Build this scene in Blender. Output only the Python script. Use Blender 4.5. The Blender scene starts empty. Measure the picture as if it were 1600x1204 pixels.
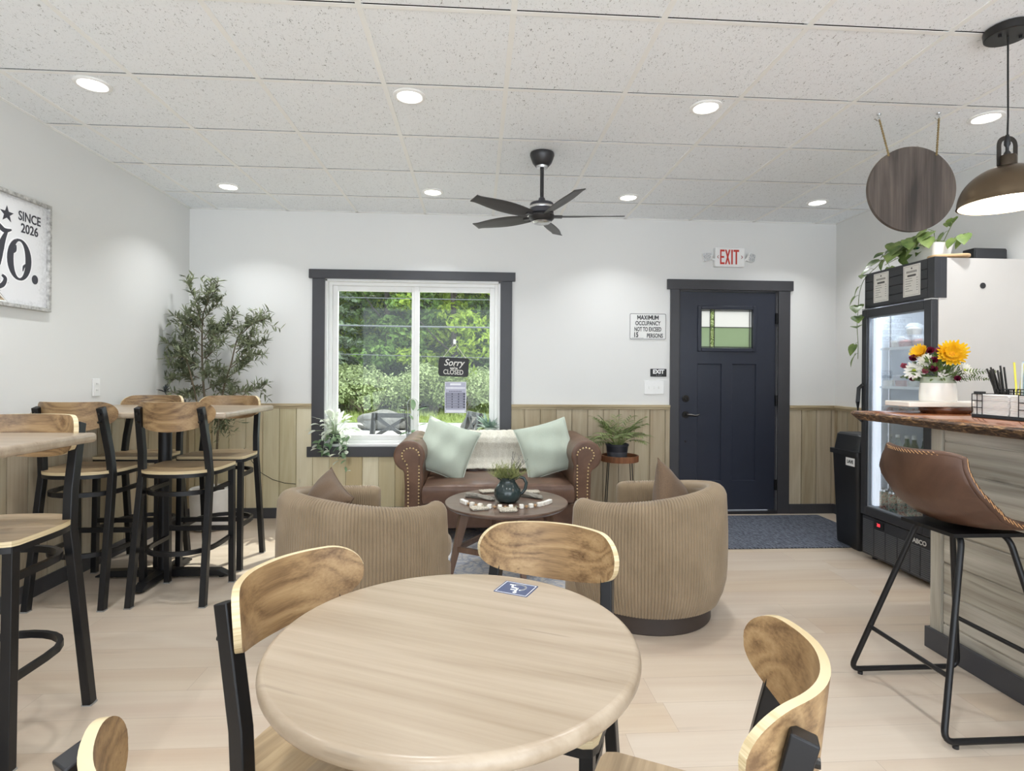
import bpy, bmesh, math, random
from mathutils import Vector, Matrix, noise
PI = math.pi
sc = bpy.context.scene
COL = sc.collection
rnd = random.Random(7)

# ------------------------------------------------------------------ camera
YAW, ROLL, EYE, FPX, CYPX = 0.0623, 0.0071, 1.293, 881.1, 583.97
cam_data = bpy.data.cameras.new('camera')
cam = bpy.data.objects.new('camera', cam_data)
COL.objects.link(cam)
cam_data.sensor_width = 36.0
cam_data.lens = FPX / 1600 * 36
cam_data.shift_y = (CYPX - 602) / 1600
cam_data.clip_start = 0.02
cam_data.clip_end = 200
_f = Vector((math.sin(YAW), math.cos(YAW), 0))
_r = Vector((math.cos(YAW), -math.sin(YAW), 0))
_u = Vector((0, 0, 1))
_r2 = _r * math.cos(ROLL) + _u * math.sin(ROLL)
_u2 = _u * math.cos(ROLL) - _r * math.sin(ROLL)
_m = Matrix(((_r2.x, _u2.x, -_f.x, 0), (_r2.y, _u2.y, -_f.y, 0), (_r2.z, _u2.z, -_f.z, EYE), (0, 0, 0, 1)))
cam.matrix_world = _m
sc.camera = cam

# ------------------------------------------------------------------ world, sun, exposure
sc.view_settings.view_transform = 'Standard'
sc.view_settings.look = 'None'
sc.view_settings.gamma = 1.0
sc.view_settings.use_curve_mapping = False
sc.view_settings.exposure = 0.15
sc.cycles.max_bounces = 9
sc.cycles.diffuse_bounces = 5
sc.cycles.glossy_bounces = 3
sc.cycles.transmission_bounces = 5
sc.cycles.transparent_max_bounces = 10
world = bpy.data.worlds.new('sky')
sc.world = world
world.use_nodes = True
_bg = world.node_tree.nodes['Background']
_bg.inputs[0].default_value = (0.84, 0.92, 1.0, 1)
_bg.inputs[1].default_value = 4.0
sun_d = bpy.data.lights.new('sun', 'SUN')
sun_d.energy = 6.5
sun_d.angle = 0.012
sun_d.color = (1.0, 0.95, 0.86)
sun = bpy.data.objects.new('sun', sun_d)
COL.objects.link(sun)
sun.location = (6, 12, 12)
sun.rotation_euler = Vector((-0.42, -0.62, -0.82)).to_track_quat('-Z', 'Y').to_euler()
DOWNLIGHT_W = 5.6

# ------------------------------------------------------------------ helpers
def lin(h):
    h = h.lstrip('#')
    out = []
    for i in (0, 2, 4):
        c = int(h[i:i+2], 16) / 255
        out.append(c / 12.92 if c <= 0.04045 else ((c + 0.055) / 1.055) ** 2.4)
    return tuple(out) + (1.0,)

class MB:
    """collects geometry for ONE mesh"""
    def __init__(s):
        s.v = []; s.f = []; s.mi = []; s.cur = 0
    def add(s, vs, fs):
        b = len(s.v)
        s.v.extend([tuple(v) for v in vs])
        for f in fs:
            s.f.append(tuple(b + i for i in f)); s.mi.append(s.cur)
        return s
    def box(s, x0, x1, y0, y1, z0, z1):
        vs = [(x, y, z) for x in (x0, x1) for y in (y0, y1) for z in (z0, z1)]
        fs = [(0, 1, 3, 2), (4, 6, 7, 5), (0, 4, 5, 1), (2, 3, 7, 6), (0, 2, 6, 4), (1, 5, 7, 3)]
        return s.add(vs, fs)
    def obox(s, c, ax, ay, az, hx, hy, hz):
        c = Vector(c); ax = Vector(ax).normalized() * hx; ay = Vector(ay).normalized() * hy; az = Vector(az).normalized() * hz
        vs = [c + ax * i + ay * j + az * k for i in (-1, 1) for j in (-1, 1) for k in (-1, 1)]
        fs = [(0, 1, 3, 2), (4, 6, 7, 5), (0, 4, 5, 1), (2, 3, 7, 6), (0, 2, 6, 4), (1, 5, 7, 3)]
        return s.add(vs, fs)
    def prism(s, pts, a, b, plane='xy'):
        n = len(pts)
        def P(p, h):
            if plane == 'xy': return (p[0], p[1], h)
            if plane == 'xz': return (p[0], h, p[1])
            return (h, p[0], p[1])
        vs = [P(p, a) for p in pts] + [P(p, b) for p in pts]
        fs = [tuple(range(n)), tuple(range(2 * n - 1, n - 1, -1))]
        fs += [(i, i + n, (i + 1) % n + n, (i + 1) % n) for i in range(n)]
        return s.add(vs, fs)
    def tube(s, path, r, n=8, cap=True, square=False, closed=False, up=None):
        path = [Vector(p) for p in path]
        m = len(path)
        rs = [r] * m if (not isinstance(r, (list, tuple)) or (square and isinstance(r, tuple))) else r
        rings = []
        prev = None
        for i, p in enumerate(path):
            if closed:
                t = path[(i + 1) % m] - path[i - 1]
            else:
                t = path[min(i + 1, m - 1)] - path[max(i - 1, 0)]
            if t.length < 1e-9: t = Vector((0, 0, 1))
            t.normalize()
            if prev is None:
                a = Vector(up) if up is not None else (Vector((0, 0, 1)) if abs(t.z) < 0.9 else Vector((1, 0, 0)))
            else:
                a = prev
            a = a - t * a.dot(t)
            if a.length < 1e-6: a = t.orthogonal()
            a.normalize()
            if up is None: prev = a
            b = t.cross(a)
            ring = []
            for k in range(n):
                if square:
                    q = [(1, 1), (-1, 1), (-1, -1), (1, -1)][k % 4]
                    rr = rs[i] if isinstance(rs[i], tuple) else (rs[i], rs[i])
                    ring.append(p + a * q[0] * rr[0] + b * q[1] * rr[1])
                else:
                    th = 2 * PI * k / n
                    ring.append(p + (a * math.cos(th) + b * math.sin(th)) * rs[i])
            rings.append(ring)
        vs = [v for g in rings for v in g]
        fs = []
        for i in range(m if closed else m - 1):
            j = (i + 1) % m
            for k in range(n):
                k2 = (k + 1) % n
                fs.append((i * n + k, i * n + k2, j * n + k2, j * n + k))
        if cap and not closed:
            fs.append(tuple(range(n - 1, -1, -1)))
            fs.append(tuple((m - 1) * n + k for k in range(n)))
        return s.add(vs, fs)
    def cyl(s, p, q, r, r2=None, n=20):
        return s.tube([p, q], [r, r if r2 is None else r2], n)
    def sq(s, path, hx, hy=None, up=(0, 1, 0)):
        return s.tube(path, [(hx, hy if hy else hx)] * len(path), 4, square=True, up=up)
    def lathe(s, prof, c=(0, 0, 0), n=32, sx=1.0, sy=1.0, cap=True):
        m = len(prof)
        vs = []
        for r, z in prof:
            for k in range(n):
                t = 2 * PI * k / n
                vs.append((c[0] + r * sx * math.cos(t), c[1] + r * sy * math.sin(t), c[2] + z))
        fs = []
        for i in range(m - 1):
            for k in range(n):
                k2 = (k + 1) % n
                fs.append((i * n + k, i * n + k2, (i + 1) * n + k2, (i + 1) * n + k))
        if cap and prof[0][0] > 1e-5: fs.append(tuple(range(n - 1, -1, -1)))
        if cap and prof[-1][0] > 1e-5: fs.append(tuple((m - 1) * n + k for k in range(n)))
        return s.add(vs, fs)
    def sphere(s, c, r, n=12, m=8, sz=1.0):
        return s.lathe([(max(1e-6, r * math.sin(PI * i / m)), -r * sz * math.cos(PI * i / m)) for i in range(m + 1)], c, n)
    def grid(s, fn, nu, nv, close_u=False):
        vs = [fn(i, j) for i in range(nu) for j in range(nv)]
        fs = []
        for i in range(nu if close_u else nu - 1):
            i2 = (i + 1) % nu
            for j in range(nv - 1):
                fs.append((i * nv + j, i2 * nv + j, i2 * nv + j + 1, i * nv + j + 1))
        return s.add(vs, fs)
    def build(s, name, mats, parent=None, loc=None, smooth=35, bevel=0, segs=2, subsurf=0, solid=0, fix=True, merge=False):
        me = bpy.data.meshes.new(name)
        me.from_pydata(s.v, [], s.f)
        if not isinstance(mats, (list, tuple)): mats = [mats]
        for m in mats: me.materials.append(m)
        if len(mats) > 1: me.polygons.foreach_set('material_index', s.mi)
        if fix or merge:
            bm = bmesh.new(); bm.from_mesh(me)
            if merge: bmesh.ops.remove_doubles(bm, verts=bm.verts, dist=1e-5)
            bmesh.ops.recalc_face_normals(bm, faces=bm.faces)
            bm.to_mesh(me); bm.free()
        if smooth:
            me.polygons.foreach_set('use_smooth', [True] * len(me.polygons))
            me.set_sharp_from_angle(angle=math.radians(smooth))
        me.update()
        o = bpy.data.objects.new(name, me)
        COL.objects.link(o)
        if parent: o.parent = parent
        if loc: o.location = loc
        if solid:
            q = o.modifiers.new('thickness', 'SOLIDIFY'); q.thickness = solid; q.offset = 0
        if bevel:
            q = o.modifiers.new('bevel', 'BEVEL'); q.width = bevel; q.segments = segs; q.limit_method = 'ANGLE'; q.angle_limit = math.radians(40)
        if subsurf:
            q = o.modifiers.new('subsurf', 'SUBSURF'); q.levels = subsurf; q.render_levels = subsurf
        return o

def thing(name, label, cat, loc=(0, 0, 0), rz=0, group=None):
    o = bpy.data.objects.new(name, None)
    o.empty_display_size = 0.1
    COL.objects.link(o)
    o.location = loc
    o.rotation_euler = (0, 0, rz)
    return tag(o, label, cat, group)

def tag(o, label, cat, group=None):
    o['label'] = label; o['category'] = cat
    if group: o['group'] = group
    return o

def struct(o):
    o['kind'] = 'structure'
    return o

def kids(o):
    return [c for c in COL.objects if c.parent == o]

def dup(root, loc, rz, label, group=None):
    def cp(o, par):
        c = o.copy()
        COL.objects.link(c)
        if par is not None: c.parent = par
        for ch in CH.get(o.name, []): cp(ch, c)
        return c
    CH = {}
    for o in COL.objects:
        if o.parent: CH.setdefault(o.parent.name, []).append(o)
    r = cp(root, None)
    r.location = loc
    r.rotation_euler = (0, 0, rz)
    r['label'] = label
    if group: r['group'] = group
    return r

def text_mesh(name, body, size, m, parent=None, loc=(0, 0, 0), rot=(PI / 2, 0, 0), bold=0.0, sx=1.0, depth=0.0006, shear=0.0, align='CENTER', spacing=1.0):
    cu = bpy.data.curves.new(name, 'FONT')
    cu.body = body; cu.size = size; cu.offset = bold; cu.extrude = depth; cu.shear = shear
    cu.align_x = align; cu.align_y = 'CENTER'; cu.space_character = spacing
    cu.resolution_u = 4
    t = bpy.data.objects.new(name, cu)
    COL.objects.link(t)
    dg = bpy.context.evaluated_depsgraph_get()
    me = bpy.data.meshes.new_from_object(t.evaluated_get(dg))
    bpy.data.objects.remove(t)
    for v in me.vertices: v.co.x *= sx
    me.materials.clear(); me.materials.append(m)
    o = bpy.data.objects.new(name, me)
    COL.objects.link(o)
    if parent: o.parent = parent
    o.location = loc
    o.rotation_euler = rot
    return o

# ------------------------------------------------------------------ materials
class NT:
    def __init__(s, name):
        s.m = bpy.data.materials.new(name)
        s.m.use_nodes = True
        s.t = s.m.node_tree
        s.bsdf = s.t.nodes['Principled BSDF']
        s.out = s.t.nodes['Material Output']
    def n(s, kind, props=None, **inp):
        nd = s.t.nodes.new('ShaderNode' + kind)
        for k, v in (props or {}).items(): setattr(nd, k, v)
        for k, v in inp.items():
            key = int(k[1:]) if k[0] == '_' and k[1:].isdigit() else k.replace('_', ' ')
            s.set(nd.inputs[key], v)
        return nd
    def set(s, sock, v):
        if isinstance(v, bpy.types.NodeSocket): s.t.links.new(v, sock)
        elif isinstance(v, bpy.types.Node): s.t.links.new(v.outputs[0], sock)
        else: sock.default_value = v
    def math(s, op, a, b=0.0, c=0.0):
        nd = s.t.nodes.new('ShaderNodeMath'); nd.operation = op
        s.set(nd.inputs[0], a); s.set(nd.inputs[1], b); s.set(nd.inputs[2], c)
        return nd.outputs[0]
    def ramp(s, fac, stops, interp='LINEAR'):
        nd = s.t.nodes.new('ShaderNodeValToRGB')
        nd.color_ramp.interpolation = interp
        el = nd.color_ramp.elements
        while len(el) < len(stops): el.new(0.5)
        for e, (p, c) in zip(el, stops):
            e.position = p
            e.color = lin(c) if isinstance(c, str) else ((c, c, c, 1) if isinstance(c, (int, float)) else c)
        s.set(nd.inputs[0], fac)
        return nd.outputs[0]
    def mix(s, fac, a, b, mode='MIX'):
        nd = s.t.nodes.new('ShaderNodeMix'); nd.data_type = 'RGBA'; nd.blend_type = mode
        s.set(nd.inputs[0], fac); s.set(nd.inputs[6], a); s.set(nd.inputs[7], b)
        return nd.outputs[2]
    def vmul(s, v, sc3):
        nd = s.t.nodes.new('ShaderNodeVectorMath'); nd.operation = 'MULTIPLY'
        s.set(nd.inputs[0], v); nd.inputs[1].default_value = sc3
        return nd.outputs[0]
    def vadd(s, v, w):
        nd = s.t.nodes.new('ShaderNodeVectorMath'); nd.operation = 'ADD'
        s.set(nd.inputs[0], v); s.set(nd.inputs[1], w)
        return nd.outputs[0]
    def objco(s):
        return s.n('TexCoord').outputs['Object']
    def noise(s, vec, scale, detail=4.0, rough=0.5, dist=0.0):
        return s.n('TexNoise', None, Vector=vec, Scale=scale, Detail=detail, Roughness=rough, Distortion=dist).outputs[0]
    def bump(s, h, strength=0.3, dist=0.002):
        b = s.n('Bump', None, Height=h, Strength=strength, Distance=dist)
        s.t.links.new(b.outputs[0], s.bsdf.inputs['Normal'])
    def fin(s, color, rough=0.5, metal=0.0, spec=None):
        s.set(s.bsdf.inputs['Base Color'], color if not isinstance(color, str) else lin(color))
        s.set(s.bsdf.inputs['Roughness'], rough)
        s.bsdf.inputs['Metallic'].default_value = metal
        if spec is not None: s.bsdf.inputs['Specular IOR Level'].default_value = spec
        return s.m

MATS = {}
def plain(name, color, rough=0.5, metal=0.0, spec=None, var=0.06, scale=9.0):
    """painted, plastic or metal surface with a slight mottle"""
    if name in MATS: return MATS[name]
    t = NT(name)
    c = lin(color)
    nz = t.noise(t.objco(), scale, 3)
    lo = tuple(x * (1 - var) for x in c[:3]) + (1,)
    hi = tuple(min(1, x * (1 + var)) for x in c[:3]) + (1,)
    MATS[name] = t.fin(t.ramp(nz, [(0.3, lo), (0.7, hi)]), rough, metal, spec)
    return MATS[name]

def emit(name, color, strength):
    if name in MATS: return MATS[name]
    t = NT(name)
    t.bsdf.inputs['Base Color'].default_value = lin(color)
    t.bsdf.inputs['Emission Color'].default_value = lin(color)
    t.bsdf.inputs['Emission Strength'].default_value = strength
    MATS[name] = t.m
    return t.m

def glassy(name, tint='#ffffff', refl=0.08, rough=0.02, opacity=0.0, body='#ffffff'):
    """thin clear pane: see-through with a little mirror reflection"""
    if name in MATS: return MATS[name]
    t = NT(name)
    tr = t.n('BsdfTransparent', None, Color=lin(tint))
    gl = t.n('BsdfGlossy', None, Color=(1, 1, 1, 1), Roughness=rough)
    fr = t.n('LayerWeight', None, Blend=0.25)
    fac = t.math('MULTIPLY_ADD', fr.outputs['Fresnel'], 0.3, refl * 0.2)
    mx = t.n('MixShader', None, _0=fac, _1=tr, _2=gl)
    if opacity > 0:
        df = t.n('BsdfDiffuse', None, Color=lin(body))
        mx = t.n('MixShader', None, _0=opacity, _1=mx, _2=df)
    t.t.links.new(mx.outputs[0], t.out.inputs[0])
    MATS[name] = t.m
    return t.m

def wood(name, dark, mid, light, axis='x', scale=1.0, rough=0.45, knots=0.5, plank=None, plank_axis='y', plank_len=None, gap=0.0, tint=0.12, fine=0.35, spec=None, bump=0.15, alt=None, gapdark=0.45, cracks=0.0, ringw=0.34):
    """procedural timber. axis = grain direction; plank = board width across plank_axis"""
    if name in MATS: return MATS[name]
    t = NT(name)
    co = t.objco()
    rn = t.n('ObjectInfo').outputs['Random']
    off = t.n('CombineXYZ', None, X=t.math('MULTIPLY', rn, 7.3), Y=t.math('MULTIPLY', rn, 3.1), Z=t.math('MULTIPLY', rn, 5.7)).outputs[0]
    base = co
    plank_rand = None; gapmask = None
    if plank:
        sx = t.n('SeparateXYZ', None, Vector=co)
        ai = {'x': 0, 'y': 1, 'z': 2}
        a = t.math('DIVIDE', sx.outputs[ai[plank_axis]], plank)
        fl = t.math('FLOOR', a)
        fr = t.math('FRACT', a)
        key2 = 0.0
        if plank_len:
            row = t.n('TexWhiteNoise', {'noise_dimensions': '1D'}, W=fl).outputs[0]
            l = t.math('ADD', t.math('DIVIDE', sx.outputs[ai[axis]], plank_len), t.math('MULTIPLY', row, 3.7))
            key2 = t.math('FLOOR', l)
            lf = t.math('FRACT', l)
        cmb = t.n('CombineXYZ', None, X=fl, Y=key2, Z=0.0)
        wn = t.n('TexWhiteNoise', {'noise_dimensions': '3D'}, Vector=cmb)
        plank_rand = wn.outputs[0]
        off2 = t.vmul(wn.outputs[1], (9, 9, 9))
        base = t.vadd(base, off2)
        if gap > 0:
            g = t.math('LESS_THAN', t.math('ABSOLUTE', t.math('SUBTRACT', fr, 0.5)), 0.5 - gap / plank * 0.5)
            if plank_len:
                g2 = t.math('LESS_THAN', t.math('ABSOLUTE', t.math('SUBTRACT', lf, 0.5)), 0.5 - gap / plank_len * 0.5)
                g = t.math('MULTIPLY', g, g2)
            gapmask = g
    base = t.vadd(base, off)
    st = {'x': (0.13, 1, 1), 'y': (1, 0.13, 1), 'z': (1, 1, 0.13)}[axis]
    st2 = {'x': (0.03, 1, 1), 'y': (1, 0.03, 1), 'z': (1, 1, 0.03)}[axis]
    st3 = {'x': (0.5, 1, 1), 'y': (1, 0.5, 1), 'z': (1, 1, 0.5)}[axis]
    v1 = t.vmul(base, st)
    big = t.noise(v1, 7 * scale, 5, 0.55, 0.8)
    rings = t.math('FRACT', t.math('MULTIPLY', t.noise(v1, 3.2 * scale, 2, 0.4, 0.6), 9.0))
    rings = t.math('ABSOLUTE', t.math('SUBTRACT', rings, 0.5))
    fn = t.noise(t.vmul(base, st2), 90 * scale, 4, 0.6)
    h = t.math('ADD', t.math('MULTIPLY', big, 0.62), t.math('MULTIPLY', rings, ringw))
    h = t.math('ADD', h, t.math('MULTIPLY', t.math('SUBTRACT', fn, 0.5), fine))
    colr = t.ramp(h, [(0.22, dark), (0.45, mid), (0.72, light)])
    if knots > 0:
        vo = t.n('TexVoronoi', {'feature': 'F1'}, Vector=t.vmul(base, st3), Scale=3.1 * scale)
        kn = t.ramp(t.math('ADD', vo.outputs['Distance'], t.math('MULTIPLY', t.noise(base, 40 * scale, 2), 0.04)), [(0.05, 1.0), (0.11, 0.0)])
        wn2 = t.n('SeparateColor', None, Color=vo.outputs['Color']).outputs[0]
        kn = t.math('MULTIPLY', kn, t.math('GREATER_THAN', wn2, 1 - knots))
        colr = t.mix(t.math('MULTIPLY', kn, 0.75), colr, tuple(x * 0.45 for x in lin(dark)[:3]) + (1,))
    if cracks > 0:
        ck = t.noise(t.vmul(base, st2), 34 * scale, 3, 0.6, 0.4)
        cm_ = t.math('MULTIPLY', t.ramp(ck, [(0.64, 0.0), (0.70, 1.0)]), t.ramp(t.noise(base, 5 * scale, 2), [(0.45, 0.0), (0.6, 1.0)]))
        colr = t.mix(t.math('MULTIPLY', cm_, cracks), colr, tuple(x * 0.55 for x in lin(dark)[:3]) + (1,))
    if alt is not None and plank_rand is not None:
        pr2 = t.n('SeparateColor', None, Color=wn.outputs[1]).outputs[1]
        colr = t.mix(t.math('MULTIPLY', pr2, 0.5), colr, t.mix(0.75, colr, lin(alt)), 'MIX')
    if plank_rand is not None and tint:
        hs = t.n('HueSaturation', None, Color=colr, Value=t.math('MULTIPLY_ADD', plank_rand, 2 * tint, 1 - tint), Saturation=t.math('MULTIPLY_ADD', plank_rand, -0.3, 1.15))
        colr = hs.outputs[0]
    if gapmask is not None:
        colr = t.mix(gapmask, tuple(x * gapdark for x in lin(dark)[:3]) + (1,), colr)
    if bump: t.bump(h, bump, 0.0015)
    MATS[name] = t.fin(colr, rough, 0, spec)
    return MATS[name]

def fabric(name, color, color2=None, scale=260, rough=0.9, bump=0.4, wrinkle=0.0):
    if name in MATS: return MATS[name]
    t = NT(name)
    co = t.objco()
    nz = t.noise(co, scale, 3)
    big = t.noise(co, 6, 3)
    c2 = color2 or color
    a = t.ramp(nz, [(0.3, c2), (0.7, color)])
    c = t.mix(t.math('MULTIPLY', big, 0.25), a, tuple(x * 0.8 for x in lin(color)[:3]) + (1,))
    hh = t.math('ADD', nz, t.math('MULTIPLY', t.noise(co, 9, 3, 0.5, 1.0), wrinkle * 20))
    t.bump(hh, bump, 0.001)
    t.bsdf.inputs['Sheen Weight'].default_value = 0.15
    MATS[name] = t.fin(c, rough, 0, 0.2)
    return MATS[name]

def leaf_mat(name, dark, light, rough=0.45, trans=0.35):
    if name in MATS: return MATS[name]
    t = NT(name)
    co = t.objco()
    c = t.ramp(t.noise(co, 14, 3), [(0.3, dark), (0.7, light)])
    t.fin(c, rough, 0, 0.4)
    tl = t.n('BsdfTranslucent', None, Color=c)
    mx = t.n('MixShader', None, _0=trans, _1=t.bsdf.outputs[0], _2=tl)
    t.t.links.new(mx.outputs[0], t.out.inputs[0])
    MATS[name] = t.m
    return t.m

def leather(name, color, dark, rough=0.38):
    if name in MATS: return MATS[name]
    t = NT(name)
    co = t.objco()
    big = t.noise(co, 5, 5, 0.6, 0.5)
    c = t.ramp(big, [(0.3, dark), (0.68, color)])
    vo = t.n('TexVoronoi', {'feature': 'DISTANCE_TO_EDGE'}, Vector=co, Scale=220.0)
    t.bump(t.math('ADD', t.math('MULTIPLY', vo.outputs[0], 0.6), t.math('MULTIPLY', big, 2.5)), 0.35, 0.0012)
    MATS[name] = t.fin(c, rough, 0, 0.4)
    return MATS[name]

black_metal = plain('black powder coated metal', '#1b1b1d', 0.38, 0.3, var=0.1)
trim_dark = plain('charcoal painted trim', '#3f3f43', 0.45, var=0.04)
white_vinyl = plain('white vinyl', '#ececea', 0.35, var=0.02)
white_plastic = plain('white plastic', '#efefee', 0.4, var=0.02)
black_plastic = plain('black plastic', '#1d1e21', 0.42, var=0.08)
ink = plain('black ink', '#26262a', 0.6, var=0.05)
chrome = plain('dark bronze metal', '#3a3836', 0.28, 0.8, var=0.08)
steel = plain('bright steel', '#c8c8c8', 0.25, 0.9, var=0.05)
# ------------------------------------------------------------------ room shell
XL, XR, YB, H, YF = -2.539, 3.394, 5.146, 2.733, -2.3
def wall_material(name, c):
    t = NT(name)
    co = t.objco()
    n2 = t.noise(co, 320, 2)
    t.bump(n2, 0.12, 0.0008)
    col = t.ramp(t.noise(co, 1.2, 2), [(0.3, c), (0.7, tuple(min(1, x * 1.015) for x in lin(c)[:3]) + (1,))])
    return t.fin(col, 0.65, 0, 0.3)
paint = wall_material('off white wall paint', '#e1e1df')

floor_mat = wood('pale oak vinyl plank', '#bba997', '#c3b4a2', '#ccbfaf', axis='x', scale=0.55, rough=0.33, knots=0.12,
                 plank=0.182, plank_axis='y', plank_len=1.22, gap=0.0013, tint=0.03, fine=0.25, spec=0.35, bump=0.03, gapdark=0.7, cracks=0.25)
o = struct(MB().box(XL - 0.12, XR + 0.12, YF, YB + 0.12, -0.12, 0).build('floor', floor_mat))

# ceiling: tiles between T bars with an open shadow gap on one side of the cross rows, dark plenum above
def tile_mat():
    t = NT('fissured ceiling tile')
    co = t.objco()
    a = t.noise(co, 55, 3, 0.55, 1.2)
    b = t.noise(t.vmul(co, (1.0, 0.35, 1.0)), 130, 2, 0.5, 2.0)
    fis = t.ramp(b, [(0.63, 0.0), (0.675, 1.0)])
    msk = t.ramp(a, [(0.40, 0.0), (0.56, 1.0)])
    fis = t.math('MULTIPLY', fis, msk)
    pin = t.ramp(t.noise(co, 420, 1), [(0.70, 0.0), (0.76, 0.55)])
    f = t.math('MAXIMUM', fis, pin)
    c = t.mix(f, lin('#f4f7fa'), lin('#858686'))
    t.bump(t.math('SUBTRACT', t.math('MULTIPLY', t.noise(co, 150, 3), 0.3), f), 0.5, 0.003)
    return t.fin(c, 0.85, 0, 0.1)
T = 0.6096
GX0, GY0 = -0.4727, 2.2491
xs = [GX0 + k * T for k in range(-5, 9)]
ys = [GY0 + k * T for k in range(-10, 7)]
mb = MB()
xe = [XL] + [x for x in xs if XL < x < XR] + [XR]
ye = [YF] + [y for y in ys if YF < y < YB] + [YB]
hw = 0.012
for i in range(len(xe) - 1):
    for j in range(len(ye) - 1):
        x0 = xe[i] + (hw - 0.001); x1 = xe[i + 1] - (hw - 0.001)
        y0 = ye[j] + (hw - 0.001); y1 = ye[j + 1] - hw - 0.0045
        mb.box(x0, x1, y0, y1, H + 0.004, H + 0.016)
ceil = struct(mb.build('ceiling', tile_mat(), smooth=0))
mb = MB()
for x in xe[1:-1]: mb.box(x - hw, x + hw, YF, YB, H, H + 0.02)
for y in ye[1:-1]:
    for i in range(len(xe) - 1):
        a = xe[i] + (hw if i else 0); b = xe[i + 1] - (hw if i < len(xe) - 2 else 0)
        mb.box(a, b, y - hw, y + hw, H + 0.0005, H + 0.002)
mb.box(XL, XL + 0.02, YF, YB, H, H + 0.02); mb.box(XR - 0.02, XR, YF, YB, H, H + 0.02); mb.box(XL, XR, YB - 0.02, YB, H, H + 0.02)
mb.build('grid', plain('white enamel grid', '#f4f4f2', 0.45, var=0.01), parent=ceil, smooth=0)
mb = MB().box(XL - 0.12, XR + 0.12, YF, YB + 0.12, H + 0.06, H + 0.15)
mb.build('deck', plain('dark plenum', '#3a3a3a', 0.9), parent=ceil, smooth=0)

HT = H + 0.06
struct(MB().box(XL - 0.12, XL, YF, YB + 0.12, 0, HT).build('wall_left', paint, smooth=0))
struct(MB().box(XR, XR + 0.12, YF, YB + 0.12, 0, HT).build('wall_right', paint, smooth=0))
# back wall with window and door openings
WX0, WX1, WZ0, WZ1 = -1.361, 0.211, 0.633, 2.135
DX0, DX1, DZ1 = 1.872, 2.822, 2.09
mb = MB()
y0, y1 = YB, YB + 0.14
mb.box(XL, WX0, y0, y1, 0, HT); mb.box(WX0, WX1, y0, y1, 0, WZ0); mb.box(WX0, WX1, y0, y1, WZ1, HT)
mb.box(WX1, DX0, y0, y1, 0, HT); mb.box(DX0, DX1, y0, y1, DZ1, HT); mb.box(DX1, XR, y0, y1, 0, HT)
struct(mb.build('wall_back', paint, smooth=0))

# ---- wainscot boards (tongue and groove), one mesh per wall
WT = 1.012
pine_l = wood('washed pine boards back', '#cabf9d', '#d4cbab', '#ddd5bc', axis='z', scale=1.0, rough=0.6, knots=0.6, plank=0.1455, plank_axis='x', tint=0.15, fine=0.4, alt='#b08d5c', cracks=0.4)
pine_r = wood('grey brown pine boards', '#a99b82', '#bbaf96', '#c9bea7', axis='z', scale=1.0, rough=0.6, knots=0.6, plank=0.1455, plank_axis='x', tint=0.18, fine=0.4, alt='#8c7657', cracks=0.4)
pine_s = wood('washed pine boards side', '#a0937c', '#b3a891', '#c2b9a5', axis='z', scale=1.0, rough=0.6, knots=0.6, plank=0.1455, plank_axis='y', tint=0.18, fine=0.4, alt='#93744d', cracks=0.4)
def boards_x(x0, x1, z0, z1, ysurf, mb, w=0.1455):
    k = math.floor(x0 / w)
    while k * w < x1:
        a = max(x0, k * w + 0.004); b = min(x1, (k + 1) * w - 0.004)
        if b - a > 0.004: mb.box(a, b, ysurf, YB, z0, z1)
        k += 1
    mb.box(x0, x1, ysurf + 0.012, YB, z0, z1)
def boards_y(y0, y1, xw, xs_, z0, z1, mb, w=0.1455):
    k = math.floor(y0 / w)
    d = 0.012 if xs_ < xw else -0.012
    while k * w < y1:
        a = max(y0, k * w + 0.004); b = min(y1, (k + 1) * w - 0.004)
        if b - a > 0.004: mb.box(min(xw, xs_), max(xw, xs_), a, b, z0, z1)
        k += 1
    mb.box(min(xw, xs_ + d), max(xw, xs_ + d), y0, y1, z0, z1)
WS = YB - 0.016
mb = MB()
boards_x(XL + 0.016, -1.468, 0.08, WT - 0.02, WS, mb)
boards_x(-1.468, 0.316, 0.08, 0.545, WS, mb)
struct(mb.build('trim_1', pine_l, smooth=0))
mb = MB()
boards_x(0.316, 1.79, 0.08, WT - 0.02, WS, mb)
boards_x(2.935, XR - 0.016, 0.08, WT - 0.02, WS, mb)
struct(mb.build('trim_2', pine_r, smooth=0))
mb = MB(); boards_y(YF, YB, XL, XL + 0.016, 0.08, WT - 0.02, mb)
struct(mb.build('trim_3', pine_s, smooth=0))
mb = MB(); boards_y(YF, YB, XR, XR - 0.016, 0.08, WT - 0.02, mb)
struct(mb.build('trim_4', pine_s, smooth=0))
# chair rail cap
rail_m = wood('rail timber', '#9d8c6c', '#b5a484', '#c4b698', axis='x', rough=0.55, knots=0.2)
mb = MB()
for a, b in ((XL, -1.468), (0.316, 1.79), (2.935, XR)):
    mb.box(a, b, YB - 0.03, YB, WT - 0.02, WT + 0.004); mb.box(a, b, YB - 0.022, YB, WT - 0.04, WT - 0.02)
struct(mb.build('trim_5', rail_m, bevel=0.003))
rail_s = wood('rail timber side', '#9d8c6c', '#b5a484', '#c4b698', axis='y', rough=0.55, knots=0.2)
mb = MB().box(XL, XL + 0.03, YF, YB - 0.03, WT - 0.02, WT + 0.004); mb.box(XL, XL + 0.022, YF, YB - 0.03, WT - 0.04, WT - 0.02)
struct(mb.build('trim_6', rail_s, bevel=0.003))
mb = MB().box(XR - 0.03, XR, YF, YB - 0.03, WT - 0.02, WT + 0.004); mb.box(XR - 0.022, XR, YF, YB - 0.03, WT - 0.04, WT - 0.02)
struct(mb.build('trim_7', rail_s, bevel=0.003))
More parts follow.
